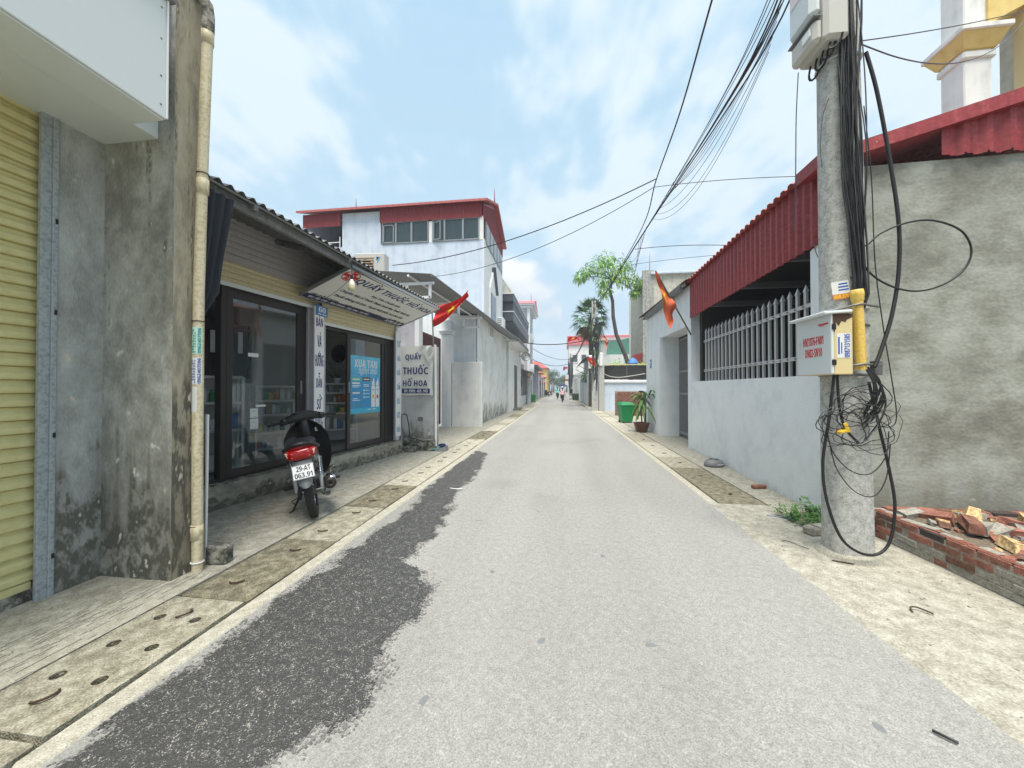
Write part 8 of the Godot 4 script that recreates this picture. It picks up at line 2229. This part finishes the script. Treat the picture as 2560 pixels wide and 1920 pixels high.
	for a in [[-0.9, -4.0], [-0.28, -4.4], [-0.55, -2.9], [0.35, -3.3], [0.5, -2.2], [-0.12, -2.15], [1.35, -1.8], [-0.64, -1.67]]:
		var lf := MB.new()
		var ring := []
		for k in 8: ring.append(V(cos(TAU * k / 8) * 0.03 * rng.randf_range(0.7, 1.2), 0.003, sin(TAU * k / 8) * 0.018 * rng.randf_range(0.7, 1.2)))
		for k in range(1, 7): lf.to(ring[0], ring[k], ring[k + 1], V(0, -1, 0))
		for k in 8: lf.qo(ring[k], ring[(k + 1) % 8], ring[(k + 1) % 8] * V(1.1, 0, 1.1), ring[k] * V(1.1, 0, 1.1), Vector3.ZERO)
		solo("gum_spot", "flat grey trodden spot stuck on the asphalt", "spot", lf, "grey_plastic", at(a[0], -0.009, a[1], rng.randf() * 180.0), "trodden spots on the asphalt")

# ---------------------------------------------------------------- people
func _nets(bones: Array, cell: float, grow := 0.0, blend := 0.05) -> ArrayMesh:
	var lo := Vector3.ONE * 1e9; var hi := -lo
	for b in bones:
		var r := maxf(b[2], b[3]) + grow + cell * 2
		for p in [b[0], b[1]]:
			lo = lo.min(p - Vector3.ONE * r); hi = hi.max(p + Vector3.ONE * r)
	var n := Vector3i((hi - lo) / cell) + Vector3i.ONE * 2
	var F := PackedFloat32Array(); F.resize(n.x * n.y * n.z); F.fill(1.0)
	var at_ := func(i: int, j: int, k: int) -> int: return (k * n.y + j) * n.x + i
	for b in bones:
		var a: Vector3 = b[0]; var d: Vector3 = b[1] - b[0]; var dd := maxf(d.length_squared(), 1e-8)
		var r := maxf(b[2], b[3]) + grow + blend + cell
		var l0 := Vector3i((a.min(b[1]) - Vector3.ONE * r - lo) / cell).max(Vector3i.ZERO)
		var h0 := Vector3i((a.max(b[1]) + Vector3.ONE * r - lo) / cell + Vector3.ONE).min(n - Vector3i.ONE)
		for k in range(l0.z, h0.z + 1):
			for j in range(l0.y, h0.y + 1):
				for i in range(l0.x, h0.x + 1):
					var p := lo + Vector3(i, j, k) * cell
					var t := clampf((p - a).dot(d) / dd, 0, 1)
					var s: float = (p - a - d * t).length() - lerpf(b[2], b[3], t) - grow
					var q := (k * n.y + j) * n.x + i
					var o := F[q]
					var h := clampf(0.5 + 0.5 * (o - s) / blend, 0, 1)
					F[q] = lerpf(o, s, h) - blend * h * (1 - h) if absf(o - s) < blend else minf(o, s)
	var idx := {}
	var st := SurfaceTool.new(); st.begin(Mesh.PRIMITIVE_TRIANGLES); st.set_smooth_group(0)
	var vert := {}
	for k in n.z - 1:
		for j in n.y - 1:
			for i in n.x - 1:
				var sum := Vector3.ZERO; var c := 0
				for e in [[0, 0, 0, 1, 0, 0], [0, 1, 0, 1, 1, 0], [0, 0, 1, 1, 0, 1], [0, 1, 1, 1, 1, 1], [0, 0, 0, 0, 1, 0], [1, 0, 0, 1, 1, 0], [0, 0, 1, 0, 1, 1], [1, 0, 1, 1, 1, 1], [0, 0, 0, 0, 0, 1], [1, 0, 0, 1, 0, 1], [0, 1, 0, 0, 1, 1], [1, 1, 0, 1, 1, 1]]:
					var f0 := F[((k + e[2]) * n.y + j + e[1]) * n.x + i + e[0]]; var f1 := F[((k + e[5]) * n.y + j + e[4]) * n.x + i + e[3]]
					if (f0 < 0.0) != (f1 < 0.0):
						sum += Vector3(e[0], e[1], e[2]).lerp(Vector3(e[3], e[4], e[5]), f0 / (f0 - f1)); c += 1
				if c: vert[Vector3i(i, j, k)] = lo + (Vector3(i, j, k) + sum / c) * cell
	for v: Vector3i in vert:
		var f0 := F[(v.z * n.y + v.y) * n.x + v.x]
		for ax in 3:
			var w := v; w[ax] += 1
			var f1 := F[(w.z * n.y + w.y) * n.x + w.x]
			if (f0 < 0.0) == (f1 < 0.0): continue
			var u := Vector3i.ZERO; var t := Vector3i.ZERO
			u[(ax + 1) % 3] = -1; t[(ax + 2) % 3] = -1
			var q := [v, v + u, v + u + t, v + t]
			var ok := true
			for c in q: ok = ok and vert.has(c)
			if not ok: continue
			for m in ([0, 1, 2, 0, 2, 3] if f0 > 0.0 else [0, 2, 1, 0, 3, 2]): st.add_vertex(vert[q[m]])
	st.generate_normals()
	return st.commit()

func _cyclist(label: String, xf: Transform3D, top: String, bottom: String, hat: String, bag: String, umbrella: bool):
	# seated on a bicycle, seen from behind; forward is -z
	var torso := [[V(0, 0.86, 0.02), V(0, 1.12, -0.04), 0.13, 0.125], [V(0, 1.12, -0.04), V(0, 1.24, -0.07), 0.12, 0.1], [V(-0.13, 1.23, -0.07), V(0.13, 1.23, -0.07), 0.06, 0.06]]
	var sleeves := []; var hands := []; var legs := []; var feet := []
	for s in [-1, 1]:
		sleeves.append([V(s * 0.17, 1.22, -0.07), V(s * 0.24, 1.02, -0.22), 0.05, 0.042])
		sleeves.append([V(s * 0.24, 1.02, -0.22), V(s * 0.24, 0.98, -0.42), 0.042, 0.034])
		hands.append([V(s * 0.24, 0.98, -0.42), V(s * 0.235, 0.97, -0.5), 0.032, 0.026])
		var kn := V(s * 0.12, 0.62 if s > 0 else 0.72, -0.34)
		var an := V(s * 0.12, 0.2 if s > 0 else 0.36, -0.12 if s > 0 else -0.26)
		legs.append([V(s * 0.08, 0.84, 0.0), kn, 0.085, 0.06]); legs.append([kn, an, 0.058, 0.04])
		feet.append([an, an + V(0, -0.06, -0.12), 0.04, 0.03])
	var head := [[V(0, 1.24, -0.07), V(0, 1.36, -0.08), 0.05, 0.05], [V(0, 1.4, -0.09), V(0, 1.46, -0.1), 0.09, 0.085], [V(0, 1.4, -0.18), V(0, 1.39, -0.195), 0.012, 0.012]]
	var p := thing("person", label, "person", xf)
	var all := []
	for l in [torso, sleeves, hands, legs, feet, head]: all.append_array(l)
	part("body", _nets(all, 0.04), "skin", p)
	var tp := torso.duplicate(); tp.append_array(sleeves)
	part("shirt", _nets(tp, 0.04, 0.014), top, p)
	part("trousers", _nets(legs, 0.04, 0.014), bottom, p)
	part("shoes", _nets(feet, 0.025, 0.012), "white_paint" if umbrella == false else "cloth_black", p)
	part("hair", _nets([[V(0, 1.47, -0.07), V(0, 1.4, -0.04), 0.09, 0.085], [V(0, 1.36, 0.02), V(0, 1.14, 0.1), 0.06, 0.035]], 0.035, 0.008), "hair", p)
	if hat != "": part("cap", _nets([[V(0, 1.48, -0.09), V(0, 1.5, -0.09), 0.098, 0.095]], 0.022, 0.008), hat, p)
	var bike := thing("bicycle", "bicycle ridden by the %s" % label.replace("cyclist", "rider"), "bicycle", xf)
	for z in [0.34, -0.66]:
		var w := Node3D.new(); w.name = "wheel"; bike.add_child(w, true)
		var ring := []
		for k in 29: ring.append(V(0, 0.32 + sin(TAU * k / 28) * 0.3, z + cos(TAU * k / 28) * 0.3))
		part("tyre", MB.new().tube(ring, 0.022, 6, false), "rubber", w)
		var sp := MB.new()
		for k in 10: sp.tube([V(0, 0.32, z), V(0, 0.32 + sin(TAU * k / 10) * 0.29, z + cos(TAU * k / 10) * 0.29)], 0.003, 3, false)
		part("spokes", sp, "chrome", w)
	part("frame", MB.new().tube([V(0, 0.32, 0.34), V(0, 0.3, -0.1), V(0, 0.72, 0.06), V(0, 0.32, 0.34)], 0.016, 6).tube([V(0, 0.3, -0.1), V(0, 0.8, -0.5), V(0, 0.32, -0.66)], 0.018, 6).tube([V(0, 0.8, -0.5), V(0, 0.95, -0.46)], 0.014, 6), "umbrella_navy", bike)
	part("handlebar", MB.new().tube([V(-0.26, 0.95, -0.5), V(-0.12, 0.93, -0.46), V(0.12, 0.93, -0.46), V(0.26, 0.95, -0.5)], 0.012, 6), "chrome", bike)
	part("saddle", MB.new().cbox(V(0, 0.74, 0.08), V(0.16, 0.05, 0.24), 0.02), "black_plastic", bike)
	part("mudguard", MB.new().cbox(V(0, 0.64, 0.36), V(0.05, 0.015, 0.3), 0.005).cbox(V(0, 0.45, 0.66), V(0.05, 0.3, 0.012), 0.005), "cloth_black", bike)
	part("pedal", MB.new().cbox(V(0.12, 0.16, -0.16), V(0.09, 0.02, 0.06), 0.005).cbox(V(-0.12, 0.31, -0.3), V(0.09, 0.02, 0.06), 0.005), "black_plastic", bike)
	if bag != "":
		var bg := thing("backpack", "pink school backpack worn by the rider in a white cap", "backpack", xf)
		part("pack", _nets([[V(-0.06, 0.82, 0.2), V(0.06, 0.82, 0.2), 0.1, 0.1], [V(-0.05, 0.98, 0.17), V(0.05, 0.98, 0.17), 0.1, 0.1]], 0.03), bag, bg)
		part("strap", MB.new().tube([V(-0.1, 0.85, 0.15), V(-0.12, 1.2, 0.06), V(-0.11, 1.28, -0.06)], 0.015, 5).tube([V(0.1, 0.85, 0.15), V(0.12, 1.2, 0.06), V(0.11, 1.28, -0.06)], 0.015, 5), bag, bg)
	if umbrella:
		var um := thing("umbrella", "open navy umbrella held over the rider in black", "umbrella", xf)
		var cn := MB.new(); cn.smooth(true)
		for k in 8:
			for r in 5:
				var P := []
				for c in [[k, r], [k + 1, r], [k + 1, r + 1], [k, r + 1]]:
					var a: float = TAU * c[0] / 8.0; var f: float = c[1] / 5.0
					P.append(V(cos(a) * 0.6 * f, 1.92 - 0.24 * f * f, -0.15 + sin(a) * 0.6 * f))
				cn.q(P[0], P[1], P[2], P[3])
		part("canopy", cn, "umbrella_navy", um)
		part("shaft", MB.new().tube([V(0.235, 0.95, -0.48), V(0.05, 1.6, -0.2), V(0.0, 1.96, -0.15)], 0.01, 5), "steel_dull", um)

func build_people():
	_cyclist("cyclist in a white cap and pale pink top seen from behind", at(0.08, 0, -37.9, 4), "cloth_pale", "cloth_black", "helmet_white", "cloth_pink", false)
	_cyclist("cyclist in a turquoise top riding ahead", at(-0.55, 0, -48.4, -4), "cloth_cyan", "cloth_black", "", "", false)
	_cyclist("cyclist in black riding under the navy umbrella", at(0.12, 0, -43.0, 2), "cloth_black", "cloth_black", "", "", true)
